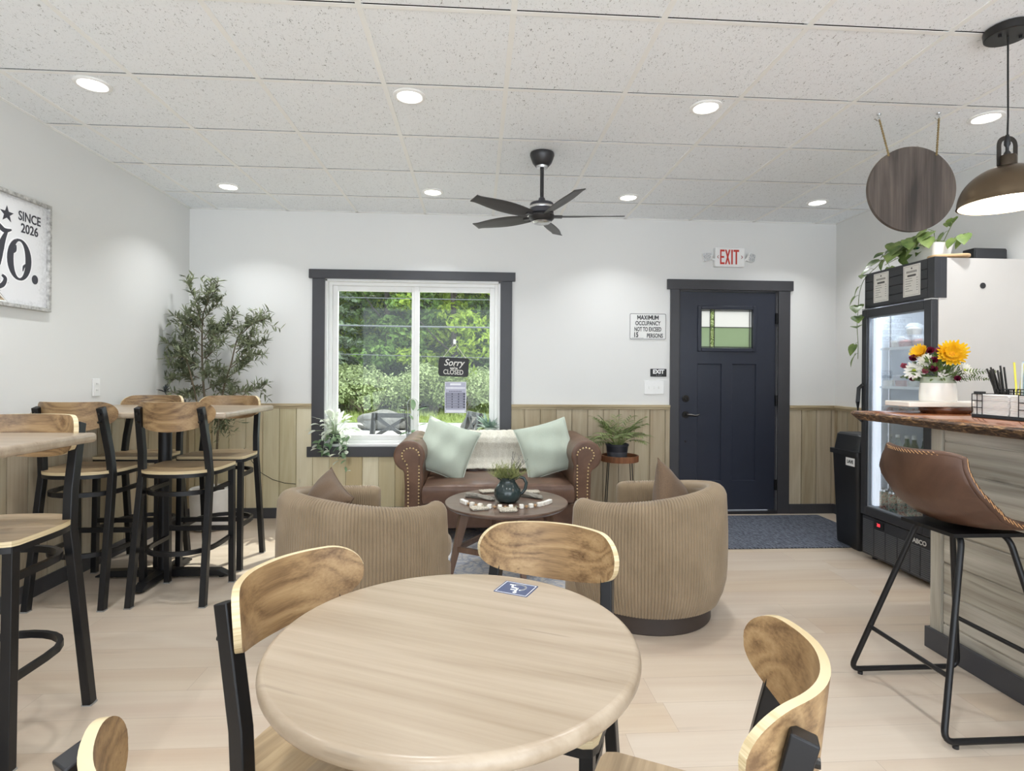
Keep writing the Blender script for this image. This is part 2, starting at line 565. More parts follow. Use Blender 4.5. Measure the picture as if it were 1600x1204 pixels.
# baseboards
mb = MB().box(XL, 1.79, YB - 0.028, YB, 0, 0.09); mb.box(2.935, XR, YB - 0.028, YB, 0, 0.09)
struct(mb.build('baseboard_back', trim_dark, bevel=0.002))
struct(MB().box(XL, XL + 0.028, YF, YB - 0.028, 0, 0.09).build('baseboard_left', trim_dark, bevel=0.002))
struct(MB().box(XR - 0.028, XR, YF, YB - 0.028, 0, 0.09).build('baseboard_right', trim_dark, bevel=0.002))

# ---- window
win = struct(MB().box(WX0 - 0.002, WX0 + 0.02, YB - 0.0, YB + 0.13, WZ0, WZ1).box(WX1 - 0.02, WX1 + 0.002, YB, YB + 0.13, WZ0, WZ1)
             .box(WX0, WX1, YB, YB + 0.13, WZ1 - 0.02, WZ1 + 0.002).box(WX0, WX1, YB - 0.004, YB + 0.13, WZ0 - 0.002, WZ0 + 0.02).build('window_1', white_vinyl, bevel=0.002))
mb = MB()
mb.box(-1.498, 0.345, YB - 0.03, YB, 2.135, 2.215)
mb.box(-1.468, WX0, YB - 0.024, YB, 0.632, 2.135); mb.box(WX1, 0.316, YB - 0.024, YB, 0.632, 2.135)
mb.box(-1.505, 0.35, YB - 0.03, YB, 0.541, 0.632)
mb.build('casing', trim_dark, parent=win, bevel=0.002)
def ring(mb, x0, x1, z0, z1, w, ya, yb):
    mb.box(x0, x0 + w, ya, yb, z0, z1); mb.box(x1 - w, x1, ya, yb, z0, z1)
    mb.box(x0 + w, x1 - w, ya, yb, z1 - w, z1); mb.box(x0 + w, x1 - w, ya, yb, z0, z0 + w)
mb = MB(); ring(mb, WX0 + 0.02, WX1 - 0.02, WZ0 + 0.02, WZ1 - 0.02, 0.03, YB + 0.05, YB + 0.13)
mb.build('frame', white_vinyl, parent=win, bevel=0.003)
mb = MB(); ring(mb, WX0 + 0.05, -0.555, WZ0 + 0.05, WZ1 - 0.05, 0.045, YB + 0.075, YB + 0.115)
mb.build('sash', white_vinyl, parent=win, bevel=0.004)
mb = MB(); ring(mb, -0.575, WX1 - 0.05, WZ0 + 0.05, WZ1 - 0.05, 0.045, YB + 0.06, YB + 0.1)
mb.build('sash', white_vinyl, parent=win, bevel=0.004)
clear = glassy('clear window glass', '#fbfefc', 0.05)
MB().box(WX0 + 0.09, -0.595, YB + 0.094, YB + 0.098, WZ0 + 0.09, WZ1 - 0.09).build('pane', clear, parent=win, smooth=0)
MB().box(-0.535, WX1 - 0.09, YB + 0.079, YB + 0.083, WZ0 + 0.09, WZ1 - 0.09).build('pane', clear, parent=win, smooth=0)

# ---- door
navy = plain('navy painted steel door', '#2c303c', 0.33, var=0.04)
door = struct(MB().box(1.79, DX0, YB - 0.024, YB, 0, DZ1).box(DX1, 2.935, YB - 0.024, YB, 0, DZ1).box(1.758, 2.962, YB - 0.03, YB, DZ1, 2.182)
              .box(DX0, DX0 + 0.015, YB, YB + 0.13, 0, DZ1).box(DX1 - 0.015, DX1, YB, YB + 0.13, 0, DZ1).box(DX0, DX1, YB, YB + 0.13, DZ1 - 0.015, DZ1).build('door_1', trim_dark, bevel=0.002))
LX0, LX1, LZ0, LZ1 = 1.889, 2.805, 0.035, 2.072
gx0, gx1, gz0, gz1 = 2.055, 2.62, 1.515, 1.945   # moulding round the light
yy0, yy1 = YB + 0.006, YB + 0.05
mb = MB()
p1x0, p1x1, p2x0, p2x1, pz0, pz1 = 2.057, 2.29, 2.39, 2.622, 0.305, 1.402
ax0, ax1, az0, az1 = 2.09, 2.585, 1.55, 1.91
def quadface(mb, xa, xb, za, zb, y): mb.add([(xa, y, za), (xb, y, za), (xb, y, zb), (xa, y, zb)], [(0, 1, 2, 3)])
def slab_with_holes(mb, holes, y):
    xs_ = sorted({LX0, LX1} | {h[0] for h in holes} | {h[1] for h in holes}); zs_ = sorted({LZ0, LZ1} | {h[2] for h in holes} | {h[3] for h in holes})
    for i in range(len(xs_) - 1):
        for j in range(len(zs_) - 1):
            cx, cz = (xs_[i] + xs_[i+1]) / 2, (zs_[j] + zs_[j+1]) / 2
            if any(h[0] < cx < h[1] and h[2] < cz < h[3] for h in holes): continue
            quadface(mb, xs_[i], xs_[i+1], zs_[j], zs_[j+1], y)
def recess(mb, h, y, w, d):
    x0, x1, z0, z1 = h
    o = [(x0, y, z0), (x1, y, z0), (x1, y, z1), (x0, y, z1)]
    n = [(x0 + w, y + d, z0 + w), (x1 - w, y + d, z0 + w), (x1 - w, y + d, z1 - w), (x0 + w, y + d, z1 - w)]
    mb.add(o + n, [(0, 1, 5, 4), (1, 2, 6, 5), (2, 3, 7, 6), (3, 0, 4, 7)])
    return (x0 + w, x1 - w, z0 + w, z1 - w)
holes = [(p1x0, p1x1, pz0, pz1), (p2x0, p2x1, pz0, pz1), (ax0, ax1, az0, az1)]
slab_with_holes(mb, holes, yy0)
for h in holes[:2]:
    q = recess(mb, h, yy0, 0.006, 0.012); quadface(mb, q[0], q[1], q[2], q[3], yy0 + 0.012)
h = holes[2]
mb.add([(h[0], yy0, h[2]), (h[1], yy0, h[2]), (h[1], yy0, h[3]), (h[0], yy0, h[3]), (h[0], yy1, h[2]), (h[1], yy1, h[2]), (h[1], yy1, h[3]), (h[0], yy1, h[3])],
       [(0, 1, 5, 4), (1, 2, 6, 5), (2, 3, 7, 6), (3, 0, 4, 7)])
slab_with_holes(mb, [holes[2]], yy1)
mb.add([(LX0, yy0, LZ0), (LX1, yy0, LZ0), (LX1, yy0, LZ1), (LX0, yy0, LZ1), (LX0, yy1, LZ0), (LX1, yy1, LZ0), (LX1, yy1, LZ1), (LX0, yy1, LZ1)],
       [(0, 1, 5, 4), (1, 2, 6, 5), (2, 3, 7, 6), (3, 0, 4, 7)])
leaf = mb.build('leaf', navy, parent=door, smooth=0, merge=True)
mb = MB(); ring(mb, gx0, gx1, gz0, gz1, 0.036, YB - 0.008, YB + 0.008)
mb.build('glass_frame', navy, parent=leaf, bevel=0.006)
def frosted(name, c):
    t = NT(name)
    tl = t.n('BsdfTranslucent', None, Color=lin(c)); df = t.n('BsdfDiffuse', None, Color=lin(c)); gl = t.n('BsdfGlossy', None, Color=(1, 1, 1, 1), Roughness=0.15)
    m1 = t.n('MixShader', None, _0=0.25, _1=tl, _2=df)
    m2 = t.n('MixShader', None, _0=0.05, _1=m1, _2=gl)
    t.t.links.new(m2.outputs[0], t.out.inputs[0])
    return t.m
fw = frosted('frosted white glass', '#cfcfcd'); fg = frosted('frosted green glass', '#9fab95')
def seed_glass():
    t = NT('rippled green glass')
    c = t.ramp(t.noise(t.objco(), 90, 3, 0.6, 2), [(0.4, '#3c4a2c'), (0.5, '#93a36f'), (0.62, '#e8ecd2')])
    tl = t.n('BsdfTranslucent', None, Color=c); df = t.n('BsdfDiffuse', None, Color=c)
    m1 = t.n('MixShader', None, _0=0.3, _1=tl, _2=df)
    t.t.links.new(m1.outputs[0], t.out.inputs[0])
    return t.m
gy = yy0 + 0.022
zm = 1.745
for nm, a, b, c, d, m in (('pane', ax0, 2.185, zm, az1, fw), ('pane', 2.225, ax1, zm, az1, fw), ('pane', ax0, 2.185, az0, zm, fg), ('pane', 2.225, ax1, az0, zm, fg), ('pane', 2.185, 2.225, az0, az1, seed_glass())):
    MB().box(a, b, gy, gy + 0.004, c, d).build(nm, m, parent=leaf, smooth=0)
mb = MB()
for x in (2.185, 2.225, ax1 - 0.02, ax0 + 0.002): mb.box(x - 0.003, x + 0.003, gy - 0.003, gy + 0.006, az0, az1)
for z in (zm, az0 + 0.01, az1 - 0.01): mb.box(ax0, ax1, gy - 0.003, gy + 0.006, z - 0.003, z + 0.003)
mb.build('leading', plain('lead came', '#4a4a48', 0.4, 0.5), parent=leaf, smooth=0)
# hardware
hx = 1.945
mb = MB().cyl((hx, yy0 - 0.012, 1.075), (hx, yy0, 1.075), 0.033, n=24).cyl((hx, yy0 - 0.024, 1.075), (hx, yy0 - 0.012, 1.075), 0.018, n=20).box(hx - 0.004, hx + 0.004, yy0 - 0.034, yy0 - 0.02, 1.058, 1.092)
mb.build('deadbolt', chrome, parent=door, bevel=0.002)
mb = MB().cyl((hx, yy0 - 0.012, 0.925), (hx, yy0, 0.925), 0.033, n=24).cyl((hx, yy0 - 0.05, 0.925), (hx, yy0 - 0.012, 0.925), 0.012)
mb.tube([(hx, yy0 - 0.048, 0.925), (hx + 0.03, yy0 - 0.05, 0.926), (hx + 0.07, yy0 - 0.05, 0.918), (hx + 0.1, yy0 - 0.048, 0.922), (hx + 0.118, yy0 - 0.044, 0.932)], [0.011, 0.0105, 0.0095, 0.0085, 0.007], 10)
mb.build('handle', chrome, parent=door)
MB().cyl((hx, yy0 - 0.005, 0.675), (hx, yy0, 0.675), 0.01).build('bolt_cover', chrome, parent=door)
for z in (0.27, 1.06, 1.83):
    mb = MB().cyl((2.811, YB - 0.012, z - 0.05), (2.811, YB - 0.012, z + 0.05), 0.009, n=12).box(2.8, 2.822, YB - 0.006, YB + 0.004, z - 0.05, z + 0.05)
    mb.build('hinge', plain('black hinge', '#141416', 0.4, 0.4), parent=door)
MB().box(DX0, DX1, YB - 0.03, YB + 0.13, 0, 0.028).build('threshold', plain('dark threshold', '#2d2d31', 0.4, 0.3), parent=door, bevel=0.003)

# ---- downlights: two rows seen, two more rows behind the camera
lens_m = emit('downlight lens', '#fffaf0', 9.0)
ring_m = plain('white downlight trim', '#f3f3f1', 0.4, var=0.01)
DLX = (-1.94, -0.36, 1.22, 2.815); DLY = (2.965, 4.52, 1.41, -0.15)
dl_lab = {(0, 0): 'recessed white ceiling downlight nearest the framed wall sign', (0, 1): 'recessed ceiling downlight in the front row beside the wide white grid bar',
          (0, 2): 'recessed ceiling downlight in the front row between the fan and the round hanging board', (0, 3): 'recessed ceiling downlight behind the pendant lamp cord',
          (1, 0): 'small far ceiling downlight above the olive tree corner', (1, 1): 'small far ceiling downlight above the window', (1, 2): 'small far ceiling downlight just right of the fan blade tip', (1, 3): 'small far ceiling downlight up and right of the lit exit sign'}
for j, y in enumerate(DLY):
    for i, x in enumerate(DLX):
        lab = dl_lab.get((j, i), 'recessed white ceiling downlight behind the camera')
        t = thing('ceiling_downlight', lab, 'downlight', (x, y, H), group='recessed downlights in the ceiling')
        MB().lathe([(0.062, -0.001), (0.066, -0.005), (0.078, -0.0045), (0.084, 0.0), (0.084, 0.006), (0.060, 0.006)], n=36, cap=False).build('trim_ring', ring_m, parent=t)
        MB().lathe([(0.0001, -0.0035), (0.04, -0.0035), (0.062, -0.001), (0.062, 0.004)], n=36).build('lens', lens_m, parent=t)
        ld = bpy.data.lights.new('downlight_lamp', 'AREA'); ld.shape = 'DISK'; ld.size = 0.11; ld.energy = DOWNLIGHT_W; ld.color = (0.965, 0.985, 1.0); ld.spread = 1.95
        lo = bpy.data.objects.new('downlight_lamp', ld); COL.objects.link(lo); lo.parent = t; lo.location = (0, 0, -0.012)
# ------------------------------------------------------------------ pub stools and dining chairs (same family: metal frame, plywood seat and back)
ply_face = wood('aged oak veneer', '#6c5238', '#9d7f5a', '#b99c73', axis='x', scale=2.0, rough=0.42, knots=0.75, fine=0.4, bump=0.1, cracks=0.6, ringw=0.42)
ply_seat = wood('aged oak veneer seat', '#9c8668', '#b59d7c', '#c8b18f', axis='x', scale=2.0, rough=0.4, knots=0.5, plank=0.11, plank_axis='y', tint=0.13, fine=0.3, bump=0.08)
def ply_edge_mat():
    t = NT('pale plywood edge')
    co = t.objco()
    s = t.n('SeparateXYZ', None, Vector=co)
    n1 = t.noise(t.vmul(co, (3, 3, 260)), 1.0, 2)
    return t.fin(t.ramp(n1, [(0.35, '#c4b088'), (0.6, '#d9c7a2')]), 0.5)
ply_edge = ply_edge_mat()

def back_outline(hwid=0.208, hgt=0.165, n=14):
    """rounded plate: nearly straight top, belly at the bottom"""
    pts = []
    # from left end over the top to the right end, then along the belly back
    r = 0.062
    tops = []
    for k in range(n + 1):
        u = -hwid + r + (2 * hwid - 2 * r) * k / n
        tops.append((u, hgt - 0.006 * (1 - (u / hwid) ** 2) * 0))
    right = [(hwid - r + r * math.sin(a), hgt - r + r * math.cos(a)) for a in [PI * 0.5 * i / 12 for i in range(1, 13)]]
    belly = []
    zb = hgt - r
    for k in range(1, 2 * n):
        a = PI * k / (2 * n)
        u = hwid * math.cos(a)
        e = abs(math.sin(a)) ** 0.75
        belly.append((u, zb - zb * e))
    left = [(-hwid + r - r * math.sin(a), hgt - r + r * math.cos(a)) for a in [PI * 0.5 * i / 12 for i in range(12, 0, -1)]]
    return tops + right + belly + left

def plate_back(sag, lean, th=0.015):
    """bent plywood back; local x across, y front, z up from the belly"""
    out = back_outline()
    mb = MB()
    hw = 0.208
    us = [-hw * math.cos(PI * i / 44) for i in range(45)]
    def zrange(u):
        zs = []
        m = len(out)
        for i in range(m):
            (u0, z0), (u1, z1) = out[i], out[(i + 1) % m]
            if (u0 - u) * (u1 - u) <= 0 and abs(u1 - u0) > 1e-9:
                zs.append(z0 + (z1 - z0) * (u - u0) / (u1 - u0))
        return (min(zs), max(zs)) if zs else (0.1, 0.105)
    rows = []
    for u in us:
        uu = max(-hw + 0.0005, min(hw - 0.0005, u))
        a, b = zrange(uu)
        y = sag * abs(u / hw) ** 2.2
        nx = -2.2 * sag * abs(u / hw) ** 1.2 * (1 if u > 0 else -1) / hw
        L = math.hypot(nx, 1)
        col = []
        for k in range(9):
            z = a + (b - a) * k / 8
            col.append((u, y - lean * z, z, nx / L, 1 / L))
        rows.append(col)
    nu, nv = len(us), 9
    vs = []
    for s in (0.5, -0.5):
        for c in rows:
            for (x, y, z, nx, ny) in c:
                vs.append((x + nx * th * s, y + ny * th * s, z))
    N = nu * nv
    fs_face = []
    for i in range(nu - 1):
        for j in range(nv - 1):
            q = (i * nv + j, (i + 1) * nv + j, (i + 1) * nv + j + 1, i * nv + j + 1)
            fs_face.append(q); fs_face.append(tuple(N + k for k in reversed(q)))
    rim = [i * nv for i in range(nu)] + [(nu - 1) * nv + j for j in range(1, nv)] + [i * nv + nv - 1 for i in range(nu - 2, -1, -1)] + [j for j in range(nv - 2, 0, -1)]
    fs_rim = [(rim[i], rim[(i + 1) % len(rim)], N + rim[(i + 1) % len(rim)], N + rim[i]) for i in range(len(rim))]
    mb.cur = 0; mb.add(vs, fs_face)
    mb.cur = 1
    b = 0
    for f in fs_rim: mb.f.append(f); mb.mi.append(1)
    return mb

def seat_outline(front=0.205, fw=0.215, rear=-0.185):
    pts = []
    r = 0.03
    for a in [0, 0.5, 1.0]:
        pts.append((fw - r + r * math.sin(PI / 2 * (1 - a)), front - r + r * math.sin(PI / 2 * a)))
    for a in [1.0, 0.5, 0]:
        pts.append((-fw + r - r * math.sin(PI / 2 * (1 - a)), front - r + r * math.sin(PI / 2 * a)))
    y0 = 0.03
    for k in range(0, 25):
        a = PI + PI * k / 24
        pts.append((fw * math.copysign(abs(math.cos(a)) ** 0.8, math.cos(a)), y0 + (y0 - rear) * -abs(math.sin(a)) ** 0.8))
    return pts

def make_seat_thing(name, label, cat, seat_h, group, footring):
    t = thing(name, label, cat, (0, 0, 0), 0, group)
    back_z = seat_h + 0.215
    so = seat_outline()
    mb = MB()
    n = len(so)
    z0, z1 = seat_h - 0.018, seat_h
    mb.cur = 0
    mb.add([(x, y, z1 - 0.006 * max(0, 1 - (x / 0.2) ** 2) * (1 if abs(y) < 0.16 else 0.4)) for x, y in so] + [(0, 0.01, z1 - 0.007)], [(i, (i + 1) % n, n) for i in range(n)])
    mb.add([(x, y, z0) for x, y in so], [tuple(range(n))])
    mb.cur = 1
    mb.add([(x, y, z1 - 0.006 * max(0, 1 - (x / 0.2) ** 2) * (1 if abs(y) < 0.16 else 0.4)) for x, y in so] + [(x, y, z0) for x, y in so], [(i, (i + 1) % n, n + (i + 1) % n, n + i) for i in range(n)])
    mb.build('seat', [ply_seat, ply_edge], parent=t, smooth=40)
    # frame under the seat
    inset = [(x * 0.955, y * 0.955 + 0.002) for x, y in so]
    mb = MB()
    mb.tube([(x, y, seat_h - 0.029) for x, y in inset], [(0.010, 0.010)] * n, 4, square=True, closed=True, up=(0, 0, 1))
    mb.build('seat_frame', black_metal, parent=t, smooth=30)
    # legs
    w = 0.0165
    for s in (-1, 1):
        mb = MB()
        mb.sq([(s * 0.192, 0.19, 0.004), (s * 0.190, 0.178, seat_h - 0.02)], w, w)
        lg = mb.build('leg', black_metal, parent=t, smooth=0, bevel=0.002)
        MB().box(s * 0.192 - 0.018, s * 0.192 + 0.018, 0.172, 0.208, 0, 0.006).build('glide', plain('grey glide', '#8d8d8b', 0.5), parent=lg, smooth=0)
        zk = seat_h * 0.96
        zt = back_z + 0.135
        path = [(s * 0.196, -0.19, 0.004), (s * 0.188, -0.118, zk * 0.75), (s * 0.184, -0.094, zk), (s * 0.178, -0.108, seat_h + 0.10), (s * 0.168, -0.158, zt - 0.03), (s * 0.166, -0.166, zt)]
        mb = MB(); mb.sq(path, w, w * 1.15, up=(1, 0, 0))
        lg = mb.build('leg', black_metal, parent=t, smooth=25, bevel=0.003)
        MB().box(s * 0.196 - 0.018, s * 0.196 + 0.018, -0.209, -0.171, 0, 0.006).build('glide', plain('grey glide', '#8d8d8b', 0.5), parent=lg, smooth=0)
        for dz in (-0.035, -0.08): MB().cyl((s * 0.166, -0.1855, zt + dz), (s * 0.166, -0.165, zt + dz), 0.007, n=10).build('bolt', chrome, parent=lg)
    # U shaped rings
    def ring_path(z, rear, wf):
        p = [(wf, 0.18, z), (wf, 0.02, z)]
        for k in range(1, 12):
            a = PI * k / 12
            p.append((wf * math.cos(a), 0.02 - (0.02 - rear) * math.sin(a) ** 0.8, z))
        p += [(-wf, 0.02, z), (-wf, 0.18, z)]
        return p
    for z, rear in footring:
        mb = MB(); mb.tube(ring_path(z, rear, 0.183), [(0.012, 0.009)] * 15, 4, square=True, up=(0, 0, 1))
        mb.build('stretcher_ring', black_metal, parent=t, smooth=40)
    if len(footring) > 1:
        z = footring[1][0] + 0.05
        MB().box(-0.18, 0.18, 0.172, 0.196, z - 0.014, z + 0.014).build('foot_bar', black_metal, parent=t, smooth=0, bevel=0.002)
    plate_back(0.112, 0.10).build('backrest', [ply_face, ply_edge], parent=t, loc=(0, -0.19 + 0.000, back_z), smooth=40)
    return t

SG = 'tall pub stools with wooden backs'
stool = make_seat_thing('pub_stool', 'tall stool, back to the camera, right of the pair at the far high table', 'bar stool', 0.745, SG, [(0.615, -0.16), (0.285, -0.17)])
stool.location = (-1.69, 3.39, 0); stool.rotation_euler = (0, 0, 0)
dup(stool, (-2.205, 3.365, 0), 0, 'tall stool beside the left wall, back to the camera, at the far high table', SG)
dup(stool, (-1.725, 3.965, 0), PI, 'tall stool behind the far high table nearest the window, facing the camera', SG)
dup(stool, (-2.245, 3.965, 0), PI, 'tall stool behind the far high table in the corner in front of the olive tree', SG)
dup(stool, (-1.69, 2.10, 0), PI, 'tall stool cut off at the left edge, behind the near high table', SG)

CG = 'low dining chairs with bent wooden backs'
chair = make_seat_thing('dining_chair', 'low wooden backed dining chair on the left of the round table', 'chair', 0.455, CG, [(0.32, -0.15)])
RTX, RTY = -0.041, 1.18
def put(o, cx, cy, rz):
    # cx, cy is the middle of the backrest; facing rz
    d = 0.178
    o.location = (cx - math.sin(rz) * d, cy + math.cos(rz) * d, 0); o.rotation_euler = (0, 0, rz)
put(chair, -0.47, 1.39, math.atan2(-0.90, -0.42))
c2 = dup(chair, (0, 0, 0), 0, 'low wooden dining chair on the far side of the round table, before the right armchair', CG)
put(c2, 0.236, 1.70, math.atan2(0.41, -0.91))
c3 = dup(chair, (0, 0, 0), 0, 'low wooden backed dining chair on the right of the round table by the bar stool', CG)
put(c3, 0.535, 0.885, math.atan2(0.89, 0.45))
c4 = dup(chair, (0, 0, 0), 0, 'low dining chair nearest the camera, only its curved back ends showing at the bottom edge', CG)
put(c4, -0.375, 0.655, math.atan2(-0.53, 0.85))

# ------------------------------------------------------------------ tables
def lam(name, axis, sc_=1.3):
    return wood(name, '#9a8974', '#ab9b87', '#b9aa97', axis=axis, scale=sc_, rough=0.3, knots=0.35, fine=0.32, spec=0.5, bump=0.03, cracks=0.55)
lam_x = lam('pale oak table laminate', 'x')
def cross_base(t, h, ax, ay, colr):
    mb = MB().cyl((0, 0, 0.03), (0, 0, h), 0.038, n=24)
    mb.build('column', black_metal, parent=t)
    mb = MB()
    for dx, dy, L in ((1, 0, ax), (-1, 0, ax), (0, 1, ay), (0, -1, ay)):
        hw_ = 0.03
        p0 = Vector((dx * 0.0, dy * 0.0, 0)); px_, py_ = -dy, dx
        a = [(0.0, 0.012), (L - 0.06, 0.012), (L, 0.012), (L, 0.02), (L - 0.06, 0.05), (0.0, 0.056)]
        vs = []
        for s in (-hw_, hw_):
            for d, z in a: vs.append((dx * d + px_ * s, dy * d + py_ * s, z))
        n = len(a)
        mb.add(vs, [tuple(range(n)), tuple(range(2 * n - 1, n - 1, -1))] + [(i, (i + 1) % n, n + (i + 1) % n, n + i) for i in range(n)])
    b = mb.build('base', black_metal, parent=t, smooth=0, bevel=0.002)
    for dx, dy, L in ((1, 0, ax), (-1, 0, ax), (0, 1, ay), (0, -1, ay)): MB().cyl((dx * (L - 0.05), dy * (L - 0.05), 0), (dx * (L - 0.05), dy * (L - 0.05), 0.013), 0.016, n=10).build('glide', black_plastic, parent=b)
    MB().box(-0.16, 0.16, -0.16, 0.16, h - 0.012, h).build('mounting_plate', black_metal, parent=t, smooth=0)
def rrect(hx, hy, r, n=6):
    p = []
    for cx, cy, a0 in ((hx - r, hy - r, 0), (-hx + r, hy - r, PI / 2), (-hx + r, -hy + r, PI), (hx - r, -hy + r, 3 * PI / 2)):
        for k in range(n + 1):
            a = a0 + PI / 2 * k / n
            p.append((cx + r * math.cos(a), cy + r * math.sin(a)))
    return p
def high_table(label, loc):
    t = thing('pub_table', label, 'table', loc, 0, 'high pub tables along the left wall')
    MB().prism(rrect(0.533, 0.381, 0.012, 3), 1.027, 1.062).build('tabletop', lam_x, parent=t, bevel=0.012, segs=4)
    cross_base(t, 1.027, 0.40, 0.29, None)
    return t
high_table('far high wooden table beside the left wall, nearest the window', (-1.955, 3.68, 0))
high_table('near high wooden table cut off by the left edge', (-1.955, 1.835, 0))
t = thing('round_table', 'round pale wood dining table in the foreground with a blue sticker on it', 'table', (RTX, RTY, 0), 0)
R_ = 0.379
prof = [(0.0001, 0.712), (R_ - 0.012, 0.712)]
for k in range(0, 9):
    a = -PI / 2 + PI * k / 8
    prof.append((R_ - 0.013 + 0.013 * math.cos(a) , 0.7285 + 0.0165 * math.sin(a)))
prof += [(R_ - 0.014, 0.745), (0.0001, 0.745)]
tt = MB().lathe(prof, n=96).build('tabletop', lam('pale oak round table laminate', 'x', 1.1), parent=t, smooth=50)
tt.rotation_euler = (0, 0, -0.42)
cross_base(t, 0.712, 0.30, 0.30, None)
# wheelchair access sticker lying on the table
blue = plain('blue sticker vinyl', '#4b5573', 0.4, var=0.03)
white_ink = plain('white print', '#f0f0f0', 0.5, var=0.01)
st = thing('access_sticker', 'small blue wheelchair access sticker on the round table', 'sticker', (0.104, 1.435, 0.7452), math.radians(180 - 28))
MB().prism(rrect(0.046, 0.04, 0.004), 0.0, 0.0006).build('backing', blue, parent=st, smooth=0)
mb = MB()
def loop(hx, hy, w, z0, z1):
    ring(mb, 0, 0, 0, 0, 0, 0, 0) if False else None
    mb.box(-hx, hx, hy - w, hy, z0, z1); mb.box(-hx, hx, -hy, -hy + w, z0, z1); mb.box(-hx, -hx + w, -hy + w, hy - w, z0, z1); mb.box(hx - w, hx, -hy + w, hy - w, z0, z1)
loop(0.042, 0.036, 0.0014, 0.0006, 0.001)
# stylised seated figure and wheel
mb.lathe([(0.0001, 0.0006), (0.0052, 0.0006), (0.0052, 0.001), (0.0001, 0.001)], (-0.006, 0.024, 0), 16)
def ribbon(path, w, z0=0.0006, z1=0.001):
    mb.tube([(x, y, (z0 + z1) / 2) for x, y in path], [(w / 2, (z1 - z0) / 2)] * len(path), 4, square=True, up=(0, 0, 1)) if False else None
    for i in range(len(path) - 1):
        a = Vector((path[i][0], path[i][1], (z0 + z1) / 2)); b = Vector((path[i + 1][0], path[i + 1][1], (z0 + z1) / 2))
        d = (b - a); L = d.length
        if L < 1e-6: continue
        mb.obox((a + b) / 2, d, (-d.y, d.x, 0), (0, 0, 1), L / 2 + w * 0.3, w / 2, (z1 - z0) / 2)
ribbon([(-0.005, 0.019), (-0.003, -0.003), (0.012, -0.003), (0.018, -0.021), (0.024, -0.019)], 0.0055)
ribbon([(-0.004, 0.010), (0.010, 0.010)], 0.0045)
ribbon([(-0.003 + 0.0185 * math.cos(a), -0.009 + 0.0185 * math.sin(a)) for a in [math.radians(120 + 205 * k / 16) for k in range(17)]], 0.005)
mb.build('pictogram', white_ink, parent=st, smooth=0)
# ------------------------------------------------------------------ rug and mat
def rug_mat():
    t = NT('faded oriental rug')
    co = t.objco()
    s = t.n('SeparateXYZ', None, Vector=co)
    n1 = t.noise(co, 13, 5, 0.65, 1.8)
    v = t.n('TexVoronoi', {'feature': 'DISTANCE_TO_EDGE'}, Vector=t.vadd(co, t.vmul(t.n('TexNoise', None, Vector=co, Scale=9.0).outputs[1], (0.05, 0.05, 0.05))), Scale=9.0)
    lines = t.ramp(v.outputs[0], [(0.02, 1.0), (0.07, 0.0)])
    c = t.ramp(n1, [(0.3, '#98a1b4'), (0.46, '#bcc1cc'), (0.58, '#e0ddd8'), (0.75, '#cfc6be')])
    c = t.mix(t.math('MULTIPLY', lines, 0.4), c, lin('#828ca4'))
    c = t.mix(t.ramp(t.noise(co, 3, 3), [(0.4, 0.0), (0.7, 0.45)]), c, lin('#d9d5d2'))
    t.bump(t.noise(co, 500, 2), 0.4, 0.002)
    return t.fin(c, 0.95, 0, 0.1)
tag(MB().box(-0.62, 0.98, 3.03, 4.78, 0.0005, 0.008).build('area_rug', rug_mat(), bevel=0.003), 'faded blue and cream patterned rug under the coffee table', 'rug')
def mat_mat():
    t = NT('ribbed entrance carpet')
    co = t.objco()
    a = t.noise(t.vmul(co, (1, 0.3, 1)), 70, 3)
    w = t.n('TexWave', {'wave_type': 'BANDS', 'bands_direction': 'DIAGONAL'}, Vector=co, Scale=22.0, Distortion=6.0, Detail=3.0).outputs['Fac']
    h = t.math('ADD', t.math('MULTIPLY', a, 0.7), t.math('MULTIPLY', w, 0.4))
    t.bump(h, 0.6, 0.004)
    return t.fin(t.ramp(h, [(0.3, '#35383f'), (0.55, '#565b66'), (0.8, '#7b808b')]), 0.95, 0, 0.1)
dm = tag(MB().prism([(x + 2.42, y + 4.56) for x, y in rrect(0.74, 0.475, 0.02)], 0.0005, 0.011).build('door_mat', mat_mat(), bevel=0.003), 'dark grey ribbed entrance mat in front of the navy door', 'mat')

# ------------------------------------------------------------------ corduroy swivel armchairs
def cord_mat():
    t = NT('beige corduroy')
    co = t.objco()
    n1 = t.noise(co, 7, 3)
    f = t.noise(co, 300, 3)
    c = t.ramp(n1, [(0.3, '#84735c'), (0.7, '#95836b')])
    c = t.mix(t.math('MULTIPLY', f, 0.3), c, lin('#6c5b47'))
    t.bsdf.inputs['Sheen Weight'].default_value = 0.25
    t.bump(f, 0.2, 0.001)
    return t.fin(c, 0.85, 0, 0.15)
cord = cord_mat()
brown_vel = fabric('brown velvet cushion', '#6b5744', '#5a4838', 220, 0.8, 0.3, 0.03)
dark_base = plain('dark brown plinth', '#3a302b', 0.5, var=0.1)
AR, AI, AMAX = 0.425, 0.315, math.radians(128)
def arm_h(th):
    k = abs(th) / AMAX
    k = k * k * (3 - 2 * k)
    return 0.715 - 0.085 * k
